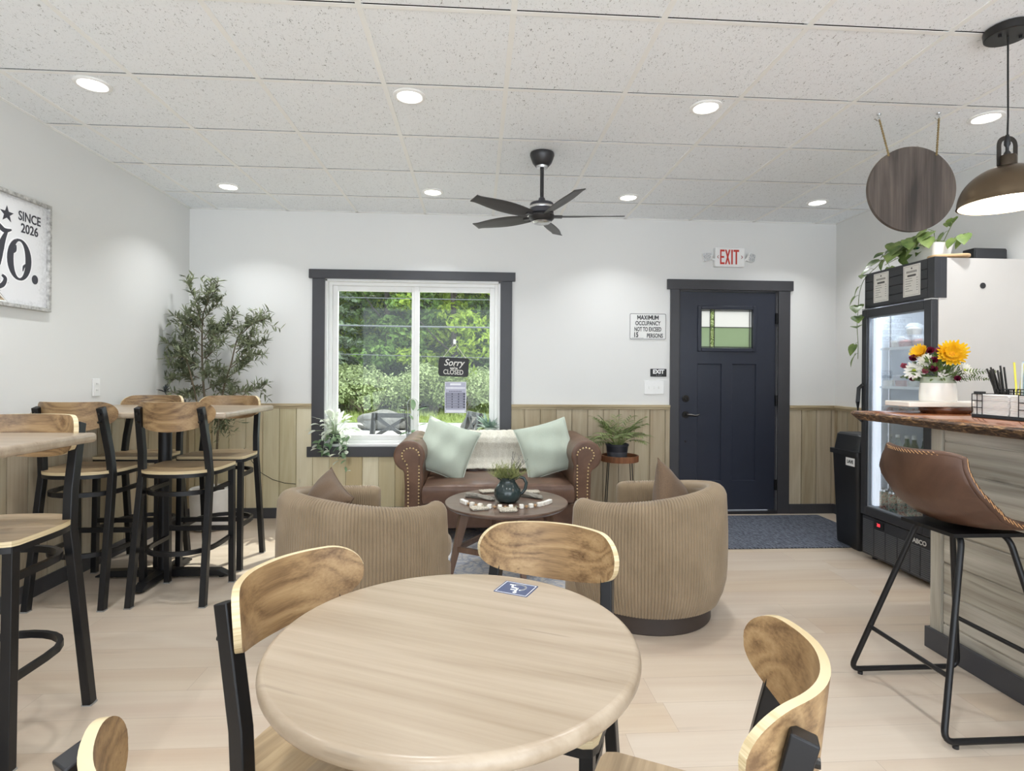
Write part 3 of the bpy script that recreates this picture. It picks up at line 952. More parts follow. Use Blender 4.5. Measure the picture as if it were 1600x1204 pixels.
def make_armchair(name, label):
    t = thing(name, label, 'armchair', (0, 0, 0), 0, 'corduroy tub armchairs by the coffee table')
    mb = MB().lathe([(0.0001, 0.0), (0.35, 0.0), (0.355, 0.006), (0.355, 0.115), (0.0001, 0.115)], n=64)
    mb.build('plinth', dark_base, parent=t)
    NR = 118; SP = 5; NU = NR * SP + 1
    # cross-section rings: list of (radial 0..1 from inner to outer, height fraction)
    def prof(th):
        h = arm_h(th)
        w = AR - AI
        pts = []
        zb = 0.10
        bulge = lambda z: 0.012 * math.sin(PI * min(1, max(0, (z - zb) / (h - zb))))
        taper = lambda z: -0.035 * max(0, 1 - (z - zb) / 0.16) ** 2
        for k in range(10):
            z = zb + (h - 0.05 - zb) * k / 9
            pts.append((AR + bulge(z) + taper(z), z))
        for k in range(1, 9):
            a = PI * k / 9
            pts.append((AR - w / 2 + math.cos(a) * w / 2, h - 0.05 + 0.05 * math.sin(a)))
        for k in range(5):
            z = h - 0.05 - (h - 0.05 - 0.28) * k / 4
            pts.append((AI, z))
        return pts
    NV = len(prof(0))
    cache = {}
    def fn(i, j):
        th = -AMAX + 2 * AMAX * i / (NU - 1)
        if i not in cache:
            cache[i] = prof(th)
        r, z = cache[i][j]
        ph = (i % SP) / SP
        rib = (0.0056 * abs(math.sin(PI * ph)) ** 0.6 - 0.003)
        if j < 18: r += rib
        else: r -= rib
        if 9 < j < 18: z += rib * math.sin(PI * (j - 9) / 9)
        # squared-off barrel: pull slightly to a superellipse
        x = r * math.sin(th); y = -r * math.cos(th)
        return (x, y, z)
    mb.__init__()
    mb.grid(fn, NU, NV)
    # rounded arm ends
    for end in (0, NU - 1):
        th = -AMAX if end == 0 else AMAX
        sgn = -1 if end == 0 else 1
        pr = prof(th)
        w = AR - AI
        tang = Vector((math.cos(th), math.sin(th), 0)) * sgn
        rm = (AR + AI) / 2
        rings = []
        for q in range(0, 6):
            a = PI / 2 * q / 5
            row = []
            for (r, z) in pr:
                rr = rm + (r - rm) * math.cos(a) if q < 5 else rm + (r - rm) * 0.02
                hz = arm_h(th)
                zz = z if z < hz - 0.05 else hz - 0.05 + (z - hz + 0.05) * (0.4 + 0.6 * math.cos(a))
                zz = min(zz, hz - 0.012 * (1 - math.cos(a)))
                p = Vector((rr * math.sin(th), -rr * math.cos(th), zz)) + tang * (w / 2 * math.sin(a))
                row.append(p)
            rings.append(row)
        b = [p for r_ in rings for p in r_]
        n = len(pr)
        fs = []
        for i in range(5):
            for j in range(n - 1):
                fs.append((i * n + j, i * n + j + 1, (i + 1) * n + j + 1, (i + 1) * n + j))
        mb.add(b, fs)
    mb.build('shell', cord, parent=t, smooth=75)
    # seat deck with curved front, then the cushion
    mb = MB()
    def dshape(r, fwd, n=40):
        p = []
        for k in range(n + 1):
            a = -PI + PI * k / n
            p.append((r * math.cos(a), 0.02 + r * math.sin(a)))
        p += [(r, fwd - 0.08), (r * 0.9, fwd - 0.02), (r * 0.6, fwd), (-r * 0.6, fwd), (-r * 0.9, fwd - 0.02), (-r, fwd - 0.08)]
        return p
    MB().prism(dshape(0.325, 0.36), 0.10, 0.30).build('seat_base', cord, parent=t, bevel=0.02, segs=3)
    MB().prism(dshape(0.308, 0.385), 0.302, 0.44).build('seat_cushion', cord, parent=t, bevel=0.045, segs=5)
    return t
ac = make_armchair('swivel_armchair', 'beige corduroy tub armchair on the left of the coffee table, beside the high tables')
ac.location = (-0.575, 3.0, 0); ac.rotation_euler = (0, 0, math.atan2(-0.72, 0.70))
dup(ac, (0.935, 3.09, 0), math.atan2(0.80, 0.60), 'beige corduroy tub armchair on the right of the coffee table, near the door mat')

def pillow(name, m, w, h, th, label, cat, loc, rot, group=None, piping=None, wr=0.0, seed=0):
    n = 26
    r2 = random.Random(seed)
    ph = [r2.uniform(0, 6) for _ in range(6)]
    vs = []; fs = []
    for s in (1, -1):
        for i in range(n + 1):
            for j in range(n + 1):
                u = -1 + 2 * i / n; v = -1 + 2 * j / n
                x = u * w / 2 * (1 - 0.07 * (1 - v * v) * abs(u) ** 3) ; z = v * h / 2 * (1 - 0.07 * (1 - u * u) * abs(v) ** 3)
                k = max(0, (1 - abs(u) ** 2.6)) ** 0.55 * max(0, (1 - abs(v) ** 2.6)) ** 0.55
                wob = wr * math.sin(5 * u + ph[0] + 2 * v) * math.sin(4 * v + ph[1] - 3 * u) * k
                vs.append((x, s * (th / 2 * k) + wob, z))
    N = (n + 1) ** 2
    for s in range(2):
        for i in range(n):
            for j in range(n):
                q = [s * N + i * (n + 1) + j, s * N + (i + 1) * (n + 1) + j, s * N + (i + 1) * (n + 1) + j + 1, s * N + i * (n + 1) + j + 1]
                fs.append(tuple(q if s else q[::-1]))
    t = thing(name, label, cat, loc, 0, group)
    t.rotation_euler = rot
    MB().add(vs, fs).build('cover', m, parent=t, smooth=80, merge=True)
    edge = []
    for i in range(n + 1): edge.append(vs[i * (n + 1)])
    for j in range(1, n + 1): edge.append(vs[n * (n + 1) + j])
    for i in range(n - 1, -1, -1): edge.append(vs[i * (n + 1) + n])
    for j in range(n - 1, 0, -1): edge.append(vs[j])
    MB().tube(edge, 0.0035, 6, closed=True).build('piping', piping or m, parent=t)
    return t
R_ = math.radians
pillow('throw_pillow', brown_vel, 0.40, 0.36, 0.15, 'brown velvet pillow in the left corduroy armchair', 'pillow', (-0.80, 2.98, 0.575), (R_(-32), R_(14), R_(-60)), 'brown velvet pillows', wr=0.008, seed=2)
pillow('throw_pillow', brown_vel, 0.42, 0.38, 0.16, 'brown velvet pillow standing on its corner in the right corduroy armchair', 'pillow', (1.125, 3.14, 0.55), (R_(-24), R_(40), R_(38)), 'brown velvet pillows', wr=0.008, seed=3)

# ------------------------------------------------------------------ chesterfield loveseat
hide = leather('brown distressed leather', '#765a49', '#553e33', 0.36)
brass = plain('antique brass nails', '#d8c294', 0.28, 0.85)
SX, SY = 0.17, 4.22      # centre x, front y
sofa = thing('loveseat', 'brown leather rolled arm loveseat with nailhead trim below the window', 'sofa', (SX, SY, 0))
hwS = 0.80; dpS = 0.80
MB().box(-0.70, 0.70, 0.03, dpS, 0.13, 0.315).build('seat_rail', hide, parent=sofa, bevel=0.012, segs=3)
for sx in (-1, 1):
    for y in (0.08, dpS - 0.08):
        MB().lathe([(0.0001, 0), (0.022, 0), (0.034, 0.03), (0.026, 0.06), (0.036, 0.13), (0.0001, 0.13)], (sx * 0.68, y, 0.008), 20).build('foot', dark_base, parent=sofa)
def seat_fn(i, j):
    u = i / 24; v = j / 12
    return (-0.555 + 1.11 * u, 0.005 + 0.62 * v, 0.0)
mb = MB()
nu, nv = 29, 15
def cush(i, j):
    u = -1 + 2 * i / (nu - 1); v = -1 + 2 * j / (nv - 1)
    return (u * 0.558, 0.31 + v * 0.31, 0.455 + 0.022 * (1 - abs(u) ** 4) * (1 - abs(v) ** 4))
mb.grid(cush, nu, nv)
b0 = len(mb.v)
rim = [i * nv for i in range(nu)] + [(nu - 1) * nv + j for j in range(1, nv)] + [i * nv + nv - 1 for i in range(nu - 2, -1, -1)] + [j for j in range(nv - 2, 0, -1)]
rv = [mb.v[k] for k in rim]
n = len(rv)
levels = [(0.006, 0.445), (0.012, 0.42), (0.012, 0.36), (0.004, 0.325)]
prevb = rim
for o_, z in levels:
    b = len(mb.v)
    for (x, y, _) in rv:
        dx = o_ if abs(x) > 0.55 else 0
        mb.v.append((x + math.copysign(dx, x), y + (-o_ if y < 0.01 else 0), z))
    cur = [b + k for k in range(n)]
    for k in range(n):
        mb.f.append((prevb[k], prevb[(k + 1) % n], cur[(k + 1) % n], cur[k])); mb.mi.append(0)
    prevb = cur
mb.f.append(tuple(prevb)); mb.mi.append(0)
sc_ = mb.build('seat_cushion', hide, parent=sofa, smooth=50)
MB().tube([(-0.56, -0.001, 0.447), (0.56, -0.001, 0.447)], 0.005, 8).build('welt', hide, parent=sc_)
def arm_outline(s):
    """front view of one rolled arm: stem and scroll; x measured outward"""
    pts = []
    # inner stem edge up, round the scroll, down the outside
    pts += [(0.0, 0.12), (0.0, 0.52), (0.005, 0.60)]
    cx, cz, r = 0.105, 0.672, 0.118
    for k in range(0, 22):
        a = math.radians(196 - 262 * k / 21)
        pts.append((cx + r * math.cos(a), cz + r * math.sin(a)))
    pts += [(0.142, 0.545), (0.138, 0.45), (0.138, 0.12)]
    return pts
for s in (-1, 1):
    mb = MB()
    ol = arm_outline(s)
    x0 = 0.566
    P = [(s * (x0 + x), z) for x, z in ol]
    if s < 0: P = P[::-1]
    mb.prism(P, 0.03, dpS, plane='xz')
    arm = mb.build('arm', hide, parent=sofa, bevel=0.018, segs=4, smooth=50)
    # facing panel with nails
    cxp, czp = x0 + 0.105, 0.672
    path = []
    x_in, x_out = x0 + 0.03, x0 + 0.108
    for k in range(19): path.append((x_in, 0.15 + (0.60 - 0.15) * k / 18))
    for k in range(1, 12):
        a = math.radians(200 - 250 * k / 11)
        path.append((cxp - 0.012 + 0.064 * math.cos(a), 0.68 + 0.055 * math.sin(a)))
    path.append((x0 + 0.12, 0.612))
    for k in range(18): path.append((x_out + 0.006 * max(0, 1 - k / 5), 0.585 - (0.585 - 0.15) * k / 17))
    pan = [(s * x, z) for x, z in path]
    cx_ = sum(p[0] for p in pan) / len(pan)
    mb = MB(); mb.prism(pan if s > 0 else pan[::-1], 0.018, 0.034, plane='xz')
    face = mb.build('arm_front', hide, parent=arm, bevel=0.004, smooth=50)
    mb = MB()
    for x, z in pan:
        mb.lathe([(0.0072, 0), (0.006, 0.003), (0.003, 0.005), (0.0001, 0.0055)], (0, 0, 0), 8)
        k = len(mb.v) - 32
        for q in range(k, len(mb.v)):
            a, b, c = mb.v[q]
            mb.v[q] = (x + a, 0.0185 - c, z + b)
    nh = mb.build('nailhead_trim', brass, parent=face, smooth=60)
    nh['kind'] = 'stuff'
# rolled back with deep buttons
def back_fn(i, j):
    u = i / 72; v = j / 30
    x = -0.60 + 1.20 * u
    # profile in y/z going from the seat up the front, over the roll and down the back
    prof = [(0.60, 0.36), (0.615, 0.46), (0.63, 0.56), (0.625, 0.63), (0.60, 0.685), (0.605, 0.735), (0.65, 0.772), (0.705, 0.778), (0.76, 0.75), (0.785, 0.69), (0.785, 0.5), (0.785, 0.15)]
    f = v * (len(prof) - 1); k = min(int(f), len(prof) - 2); w = f - k
    y = prof[k][0] * (1 - w) + prof[k + 1][0] * w; z = prof[k][1] * (1 - w) + prof[k + 1][1] * w
    if k < 6:
        rowf = (z - 0.42) / 0.12; ro = round(rowf)
        xx = (x - (0.065 if ro % 2 else 0)) / 0.13
        d = math.hypot((xx - round(xx)) * 0.13, (rowf - ro) * 0.12)
        if 0 <= ro <= 2: y += 0.022 * math.exp(-(d / 0.028) ** 2)
    return (x, y, z)
MB().grid(back_fn, 73, 31).build('back', hide, parent=sofa, smooth=60, fix=True)
mb = None
for ro in range(3):
    k0 = -4
    for k in range(-4, 5):
        x = k * 0.13 + (0.065 if ro % 2 else 0)
        if abs(x) > 0.55: continue
        MB().sphere((x, 0.632 + 0.012 * ro, 0.42 + 0.12 * ro), 0.011, 8, 5).build('button', hide, parent=sofa)
# throw over the back
def knit_mat():
    t = NT('cream knitted throw')
    co = t.objco()
    w = t.noise(t.vmul(co, (1, 1, 0.3)), 45, 3, 0.5, 1.0)
    n1 = t.noise(co, 140, 3)
    h = t.math('ADD', t.math('MULTIPLY', w, 0.5), n1)
    t.bump(h, 0.7, 0.004)
    return t.fin(t.ramp(h, [(0.4, '#cfc9b8'), (0.9, '#e9e5d8')]), 0.95, 0, 0.1)
knit = knit_mat()
TP = [(0.565, 0.482), (0.59, 0.52), (0.606, 0.58), (0.602, 0.65), (0.585, 0.70), (0.590, 0.745), (0.64, 0.788), (0.705, 0.795), (0.772, 0.765), (0.802, 0.69), (0.803, 0.5)]
def throw_fn(i, j):
    u = i / 60; v = j / 40
    x = -0.46 + 0.93 * u
    f = v * (len(TP) - 1); k = min(int(f), len(TP) - 2); w = f - k
    y = TP[k][0] * (1 - w) + TP[k + 1][0] * w; z = TP[k][1] * (1 - w) + TP[k + 1][1] * w
    skew = 0.10 * (1 - v)
    wav = 0.004 * math.sin(x * 38 + 5 * v) + 0.003 * math.sin(x * 71 - 9 * v)
    return (x + skew * 0.4, y - abs(wav) - 0.003, z + abs(wav) + 0.004)
tb = thing('throw_blanket', 'cream knitted throw blanket draped over the back of the leather loveseat', 'blanket', (SX, SY, 0))
MB().grid(throw_fn, 61, 41).build('cloth', knit, parent=tb, smooth=80, solid=0.006)
mb = MB()
dk = fabric('black and cream woven edge', '#2c2a2a', '#8d877c', 200)
for k in range(40):
    v = k / 39 * 0.5
    f = v * (len(TP) - 1); q = min(int(f), len(TP) - 2); w = f - q
    y = TP[q][0] * (1 - w) + TP[q + 1][0] * w - 0.009; z = TP[q][1] * (1 - w) + TP[q + 1][1] * w + 0.006
    x = 0.47 + 0.04 * (1 - v)
    mb.tube([(x, y, z), (x + 0.018, y - 0.006, z - 0.012), (x + 0.03 + 0.008 * math.sin(k * 2.1), y - 0.004, z - 0.034)], [0.0035, 0.004, 0.002], 5)
fr = mb.build('fringe', dk, parent=tb); fr['kind'] = 'stuff'
sage = fabric('sage green cotton', '#bfc8ba', '#b4beaf', 240, 0.8, 0.25, 0.03)
sage2 = fabric('pale sage piping', '#cdd6c9', None, 200)
pillow('throw_pillow', sage, 0.45, 0.43, 0.17, 'sage green pillow leaning on the left arm of the loveseat', 'pillow', (-0.245, 4.555, 0.685), (R_(-20), R_(17), R_(-14)), 'sage green pillows on the loveseat', sage2, 0.02, 5)
pillow('throw_pillow', sage, 0.45, 0.43, 0.17, 'sage green pillow leaning on the right arm of the loveseat', 'pillow', (0.575, 4.555, 0.69), (R_(-20), R_(-13), R_(12)), 'sage green pillows on the loveseat', sage2, 0.02, 8)

# ------------------------------------------------------------------ coffee table
walnut = wood('walnut stained top', '#56443a', '#6f5a4d', '#826b5c', axis='x', scale=1.0, rough=0.3, knots=0.1, fine=0.3, spec=0.5, bump=0.03)
walnut_z = wood('walnut stained leg', '#5d4536', '#735846', '#856a55', axis='z', scale=1.2, rough=0.4, knots=0.0, fine=0.3)
CTX, CTY = 0.20, 3.70
ct = thing('coffee_table', 'round dark walnut coffee table with splayed legs in front of the loveseat', 'coffee table', (CTX, CTY, 0.008))
MB().lathe([(0.0001, 0.425), (0.385, 0.425), (0.402, 0.440), (0.402, 0.449), (0.398, 0.452), (0.0001, 0.452)], n=80).build('tabletop', walnut, parent=ct, smooth=30)
feet = []
for k in range(4):
    a = math.radians(194 + 90 * k)
    d = Vector((math.cos(a), math.sin(a), 0))
    feet.append(d)
    pn = Vector((-d.y, d.x, 0))
    vs = []
    for z, r, hw1, hw2 in ((0.0, 0.372, 0.014, 0.016), (0.425, 0.272, 0.022, 0.034)):
        for i, j in ((-1, -1), (1, -1), (1, 1), (-1, 1)): vs.append(d * (r + i * hw2) + pn * j * hw1 + Vector((0, 0, z)))
    MB().add(vs, [(3, 2, 1, 0), (4, 5, 6, 7)] + [(i, (i + 1) % 4, 4 + (i + 1) % 4, 4 + i) for i in range(4)]).build('leg', walnut_z, parent=ct, smooth=0, bevel=0.004)
for k in range(4):
    a = feet[k] * 0.332; b = feet[(k + 1) % 4] * 0.332
    z = 0.165
    MB().obox((a + b) / 2 + Vector((0, 0, z)), (b - a), (0, 0, 1), Vector((0, 0, 1)).cross(b - a), (b - a).length / 2 - 0.005, 0.017, 0.011).build('stretcher', walnut_z, parent=ct, smooth=0, bevel=0.002)
    a = feet[k] * 0.27; b = feet[(k + 1) % 4] * 0.27
    MB().obox((a + b) / 2 + Vector((0, 0, 0.398)), (b - a), (0, 0, 1), Vector((0, 0, 1)).cross(b - a), (b - a).length / 2 - 0.01, 0.024, 0.01).build('apron', walnut_z, parent=ct, smooth=0)
ZT = 0.4605
glaze = plain('dark green glaze', '#2f3c3c', 0.12, spec=0.6, var=0.15)
jg = thing('jug', 'dark green glazed jug with a handle holding grassy greenery on the coffee table', 'jug', (0.205, 3.66, ZT))
MB().lathe([(0.0001, 0.0), (0.05, 0.0), (0.075, 0.018), (0.089, 0.05), (0.084, 0.085), (0.062, 0.118), (0.05, 0.135), (0.052, 0.152), (0.058, 0.165), (0.053, 0.164), (0.046, 0.15), (0.044, 0.135), (0.0001, 0.12)], n=40).build('body', glaze, parent=jg, smooth=60)
MB().tube([(0.05, 0, 0.152), (0.075, 0, 0.165), (0.105, 0, 0.155), (0.122, 0, 0.125), (0.115, 0, 0.085), (0.095, 0, 0.058), (0.078, 0, 0.05)], [0.010, 0.0105, 0.011, 0.011, 0.011, 0.010, 0.009], 10).build('handle', glaze, parent=jg, smooth=70)
MB().add([(-0.05, -0.03, 0.15), (-0.085, 0, 0.172), (-0.05, 0.03, 0.15), (-0.048, 0, 0.135), (-0.045, 0, 0.166)], [(0, 1, 3), (1, 2, 3), (0, 4, 1), (1, 4, 2)]).build('spout', glaze, parent=jg, smooth=80)
# greenery
def blade(mb, p, d, L, w, droop, r2, n=4, fold=0.3):
    """a strap shaped leaf, bending down; returns nothing"""
    d = d.normalized()
    side = d.cross(Vector((0, 0, 1)))
    if side.length < 0.05: side = Vector((1, 0, 0))
    side.normalize()
    side = (Matrix.Rotation(r2.uniform(-0.6, 0.6), 3, d) @ side)
    pts = []
    q = Vector(p); dd = d.copy()
    for i in range(n + 1):
        t = i / n
        ww = w * math.sin(PI * min(1, 0.12 + 0.88 * t)) ** 0.8 if t < 1 else 0
        nrm = side.cross(dd)
        pts += [q - side * ww / 2 + nrm * ww * fold * 0.5, q, q + side * ww / 2 + nrm * ww * fold * 0.5]
        q = q + dd * (L / n)
        dd = (dd + Vector((0, 0, -droop / n))).normalized()
    fs = []
    for i in range(n):
        a = i * 3
        fs += [(a, a + 1, a + 4, a + 3), (a + 1, a + 2, a + 5, a + 4)]
    mb.add(pts, fs)
grass_m = leaf_mat('jug grass', '#77804f', '#b3b77d')
r2 = random.Random(11)
mb = MB()
for k in range(150):
    a = r2.uniform(0, 2 * PI); e = r2.uniform(0.35, 1.45)
    d = Vector((math.cos(a) * math.cos(e), math.sin(a) * math.cos(e), math.sin(e)))
    p0 = Vector((0.03 * math.cos(a), 0.03 * math.sin(a), 0.145))
    L = r2.uniform(0.06, 0.135)
    mb.tube([p0, p0 + d * L * 0.6, p0 + d * L + Vector((0, 0, -0.01))], [0.0009, 0.0008, 0.0005], 4)
    for q in range(6):
        s = p0 + d * L * (0.35 + 0.11 * q)
        aa = r2.uniform(0, 6.3)
        blade(mb, s, d + Vector((math.cos(aa), math.sin(aa), r2.uniform(-0.2, 0.6))) * 0.8, r2.uniform(0.016, 0.03), 0.0042, 0.3, r2, 2)
gr = mb.build('greenery', grass_m, parent=jg, fix=False, smooth=80)
mb = MB()
for k in range(12):
    a = r2.uniform(-1, 1.2); e = r2.uniform(0.7, 1.3)
    d = Vector((math.cos(a) * math.cos(e), math.sin(a) * math.cos(e), math.sin(e)))
    p0 = Vector((0.01, 0, 0.15)); L = r2.uniform(0.14, 0.19)
    mb.tube([p0, p0 + d * L * 0.6, p0 + d * L], [0.0009, 0.0008, 0.0005], 4)
    for q in range(7): blade(mb, p0 + d * L * (0.6 + 0.06 * q), d + Vector((r2.uniform(-1, 1), r2.uniform(-1, 1), 0.3)), 0.012, 0.004, 0.2, r2, 2)
mb.build('dark_sprigs', leaf_mat('dark sprig', '#4b4a4c', '#75716c'), parent=jg, fix=False, smooth=80)
# bead garland: one strung thing with beads as parts
gar = thing('bead_garland', 'garland of white cube beads and round wood beads curved across the coffee table', 'garland', (CTX, CTY, ZT))
bw = plain('white painted bead', '#ece8de', 0.6); bt = plain('natural wood bead', '#a98660', 0.6, var=0.15); bg_ = plain('grey green bead', '#77735f', 0.6, var=0.15)
cube_s = 0.019
pth = []
for k in range(23):
    a = math.radians(196 + (337 - 196) * k / 22)
    pth.append((0.30 * math.cos(a) + 0.0, 0.235 * math.sin(a) + 0.01))
line = [(x, y, 0.012) for x, y in pth]
MB().tube(line, 0.0012, 5).build('string', plain('jute string', '#b4a078', 0.8), parent=gar)
for k, (x, y) in enumerate(pth):
    x1_, y1_ = pth[min(k + 1, 22)]; x0_, y0_ = pth[max(k - 1, 0)]
    ang = math.atan2(y1_ - y0_, x1_ - x0_)
    if k % 2 == 0 or k > 18 or k < 3:
        b = MB().box(-0.0125, 0.0125, -0.0125, 0.0125, 0, 0.025).build('bead', bw, parent=gar, loc=(x, y, 0.0), bevel=0.003)
        b.rotation_euler = (0, 0, ang)
    else:
        MB().sphere((x, y, 0.0095), 0.0095, 12, 8).build('bead', bt if (k // 2) % 3 else bg_, parent=gar)
tas = plain('grey yarn', '#8f8a80', 0.95, var=0.2, scale=60)
for ax_, ay_, bx2, by2 in ((-0.27, 0.12, -0.08, 0.03), (0.07, 0.15, 0.24, 0.06)):
    mb = MB()
    for q in range(60):
        z0 = r2.uniform(0.004, 0.026); sp0 = r2.uniform(-0.025, 0.025); sp1 = r2.uniform(-0.055, 0.055); f_ = r2.uniform(0.75, 1.05)
        A_ = Vector((ax_, ay_ + sp0, z0)); B_ = Vector((ax_ + (bx2 - ax_) * f_, ay_ + (by2 - ay_) * f_ + sp1, 0.005 + 0.3 * z0))
        mb.tube([A_, A_.lerp(B_, 0.35) + Vector((0, r2.uniform(-.01, .01), 0.008)), A_.lerp(B_, 0.7) + Vector((0, r2.uniform(-.012, .012), 0.005)), B_], 0.0036, 5)
    ta = mb.build('tassel', tas, parent=gar); ta['kind'] = 'stuff'
# crocheted coasters
def crochet():
    t = NT('cream crochet cotton')
    co = t.objco()
    v = t.n('TexVoronoi', {'feature': 'F1'}, Vector=co, Scale=150.0).outputs['Distance']
    t.bump(v, 0.9, 0.004)
    return t.fin(t.ramp(v, [(0.1, '#e4dccd'), (0.7, '#a69e8e')]), 0.95, 0, 0.1)
cro = crochet()
def coaster(x, y, a, lab, z=0.0):
    t = thing('coaster', lab, 'coaster', (x, y, ZT + z), a, 'crocheted coasters on the coffee table')
    MB().prism(rrect(0.05, 0.042, 0.014), 0, 0.011).build('body', cro, parent=t, bevel=0.004, segs=3)
    mb = MB()
    p = rrect(0.051, 0.043, 0.014, 5)
    for k, (u, v) in enumerate(p): mb.sphere((u, v, 0.009), 0.0052, 6, 4)
    for f in range(-4, 5):
        for s in (-1, 1):
            mb.sphere((f * 0.0092, s * 0.043, 0.009), 0.0052, 6, 4)
            if abs(f) < 4: mb.sphere((s * 0.051, f * 0.0085, 0.009), 0.0052, 6, 4)
    q = mb.build('shell_edge', cro, parent=t); q['kind'] = 'stuff'
coaster(0.02, 3.475, 0.25, 'cream crocheted coaster at the front left of the coffee table')
coaster(0.195, 3.425, 0.05, 'cream crocheted coaster nearest the camera on the coffee table')
coaster(0.39, 3.94, 0.05, 'cream crocheted coaster at the back right of the coffee table behind the jug handle')
coaster(0.08, 3.97, 0.3, 'cream crocheted coaster at the back of the coffee table left of the jug')

# ------------------------------------------------------------------ side table and palm
PX, PY = 1.235, 4.80
sd = thing('side_table', 'small round wood rimmed side table on black wire legs beside the loveseat', 'side table', (PX, PY, 0))
flut = wood('fluted teak rim', '#6b4630', '#87583b', '#9d6c4a', axis='z', scale=2.0, rough=0.4, knots=0, fine=0.3)
mb = MB()
NF = 72
def rimfn(i, j):
    a = 2 * PI * i / (NF * 3)
    rr = [0.150, 0.1585, 0.160, 0.160, 0.1585, 0.150][j] + (0.0018 * (1 if i % 3 == 1 else -0.4) if 0 < j < 5 else 0)
    z = [0.602, 0.602, 0.600, 0.553, 0.550, 0.550][j]
    return (rr * math.cos(a), rr * math.sin(a), z)
mb.grid(rimfn, NF * 3, 6, close_u=True)
mb.add([(0.150 * math.cos(2 * PI * k / 48), 0.150 * math.sin(2 * PI * k / 48), z) for z in (0.602, 0.568) for k in range(48)], [(k, (k + 1) % 48, 48 + (k + 1) % 48, 48 + k) for k in range(48)])
mb.build('rim', flut, parent=sd, smooth=30)
MB().lathe([(0.0001, 0.556), (0.152, 0.556), (0.152, 0.568), (0.0001, 0.568)], n=48).build('tray', plain('dark table tray', '#2f2622', 0.35), parent=sd)
fp = []
for k in range(4):
    a = math.radians(35 + 90 * k)
    p0 = (0.135 * math.cos(a), 0.135 * math.sin(a), 0.552); p1 = (0.175 * math.cos(a), 0.175 * math.sin(a), 0.0)
    fp.append((0.1715 * math.cos(a), 0.1715 * math.sin(a), 0.055))
    MB().tube([p0, p1], 0.0045, 8).build('leg', black_metal, parent=sd)
MB().tube(fp, 0.004, 8, closed=True).build('foot_ring', black_metal, parent=sd)
pp = thing('potted_palm', 'bushy parlour palm in a dark patterned pot on the small side table', 'potted plant', (PX - 0.03, PY - 0.03, 0.5685))
def pot_mat():
    t = NT('dark pot with white hatching')
    co = t.objco()
    s = t.n('SeparateXYZ', None, Vector=co)
    ang = t.math('ARCTAN2', s.outputs[1], s.outputs[0])
    u = t.math('MULTIPLY', ang, 9.0)
    zz = t.math('MULTIPLY', s.outputs[2], 150.0)
    st = t.math('FRACT', t.math('ADD', t.math('MULTIPLY', u, 1.0), t.math('MULTIPLY', t.math('PINGPONG', zz, 1.0), 0.7)))
    on = t.math('LESS_THAN', st, 0.16)
    inb = t.math('MULTIPLY', t.math('GREATER_THAN', s.outputs[2], 0.016), t.math('LESS_THAN', s.outputs[2], 0.068))
    c = t.mix(t.math('MULTIPLY', on, inb), lin('#2b2d35'), lin('#b9bcc4'))
    return t.fin(c, 0.5)
MB().lathe([(0.0001, 0.0), (0.076, 0.0), (0.080, 0.004), (0.094, 0.118), (0.099, 0.120), (0.099, 0.134), (0.091, 0.134), (0.089, 0.11), (0.0001, 0.108)], n=48).build('pot', pot_mat(), parent=pp, smooth=40)
soil = plain('potting soil', '#3b2c22', 0.95, var=0.4, scale=80)
MB().lathe([(0.0001, 0.112), (0.088, 0.110), (0.088, 0.108), (0.0001, 0.108)], n=24).build('soil', soil, parent=pp)
palm_m = leaf_mat('parlour palm leaf', '#5d6b40', '#93a06a')
r2 = random.Random(21)
mb = MB(); ms = MB()
for k in range(30):
    a = 2 * PI * k / 30 * 2.4 + r2.uniform(-0.3, 0.3); e = r2.uniform(0.55, 1.35)
    L = r2.uniform(0.21, 0.345)
    d = Vector((math.cos(a) * math.cos(e), math.sin(a) * math.cos(e) * 0.8, math.sin(e)))
    q = Vector((0.02 * math.cos(a), 0.02 * math.sin(a), 0.108)); path = [q.copy()]
    n = 12
    for i in range(n):
        q = q + d * (L / n); d = (d + Vector((0, 0, -0.10))).normalized(); path.append(q.copy())
        if i >= 4:
            sd_ = d.cross(Vector((0, 0, 1))).normalized()
            for s in (-1, 1):
                fl = 0.105 * (1 - 0.45 * abs(i - 7) / 5)
                blade(mb, q, sd_ * s + d * 0.75 + Vector((0, 0, 0.1)), fl, 0.013, 0.7, r2, 3, 0.2)
    ms.tube(path, [0.0028] * 5 + [0.0016] * (len(path) - 5), 5)
mb.build('fronds', palm_m, parent=pp, fix=False, smooth=80)
ms.build('stems', leaf_mat('palm stem', '#6f7d48', '#8f9a5e'), parent=pp, fix=False)
# ------------------------------------------------------------------ bar counter with live edge top
BX0, BX1, BY1, BY0 = 2.19, 2.66, 2.575, 0.25
barn = wood('grey washed bar planks', '#857d70', '#aba395', '#c2bbae', axis='y', scale=0.8, rough=0.6, knots=0.55, plank=0.142, plank_axis='z', tint=0.16, fine=0.45, cracks=0.5, ringw=0.5)
barn_z = wood('grey washed post', '#918a7c', '#aca597', '#bdb7aa', axis='z', scale=1.2, rough=0.6, knots=0.2)
bar = thing('bar_counter', 'bar front clad in grey washed horizontal planks with a live edge wooden top', 'bar', (0, 0, 0))
mb = MB()
z = 0.005; k = 0
while z < 1.05:
    z1_ = min((math.floor(z / 0.142 + 1e-6) + 1) * 0.142, 1.052)
    mb.box(BX0, BX0 + 0.02, BY0, BY1 - 0.062, z + 0.0035, z1_ - 0.0035)
    z = z1_
mb.box(BX0 + 0.006, BX0 + 0.02, BY0, BY1 - 0.062, 0, 1.052)
mb.build('plank_cladding', barn, parent=bar, smooth=0, bevel=0.003)
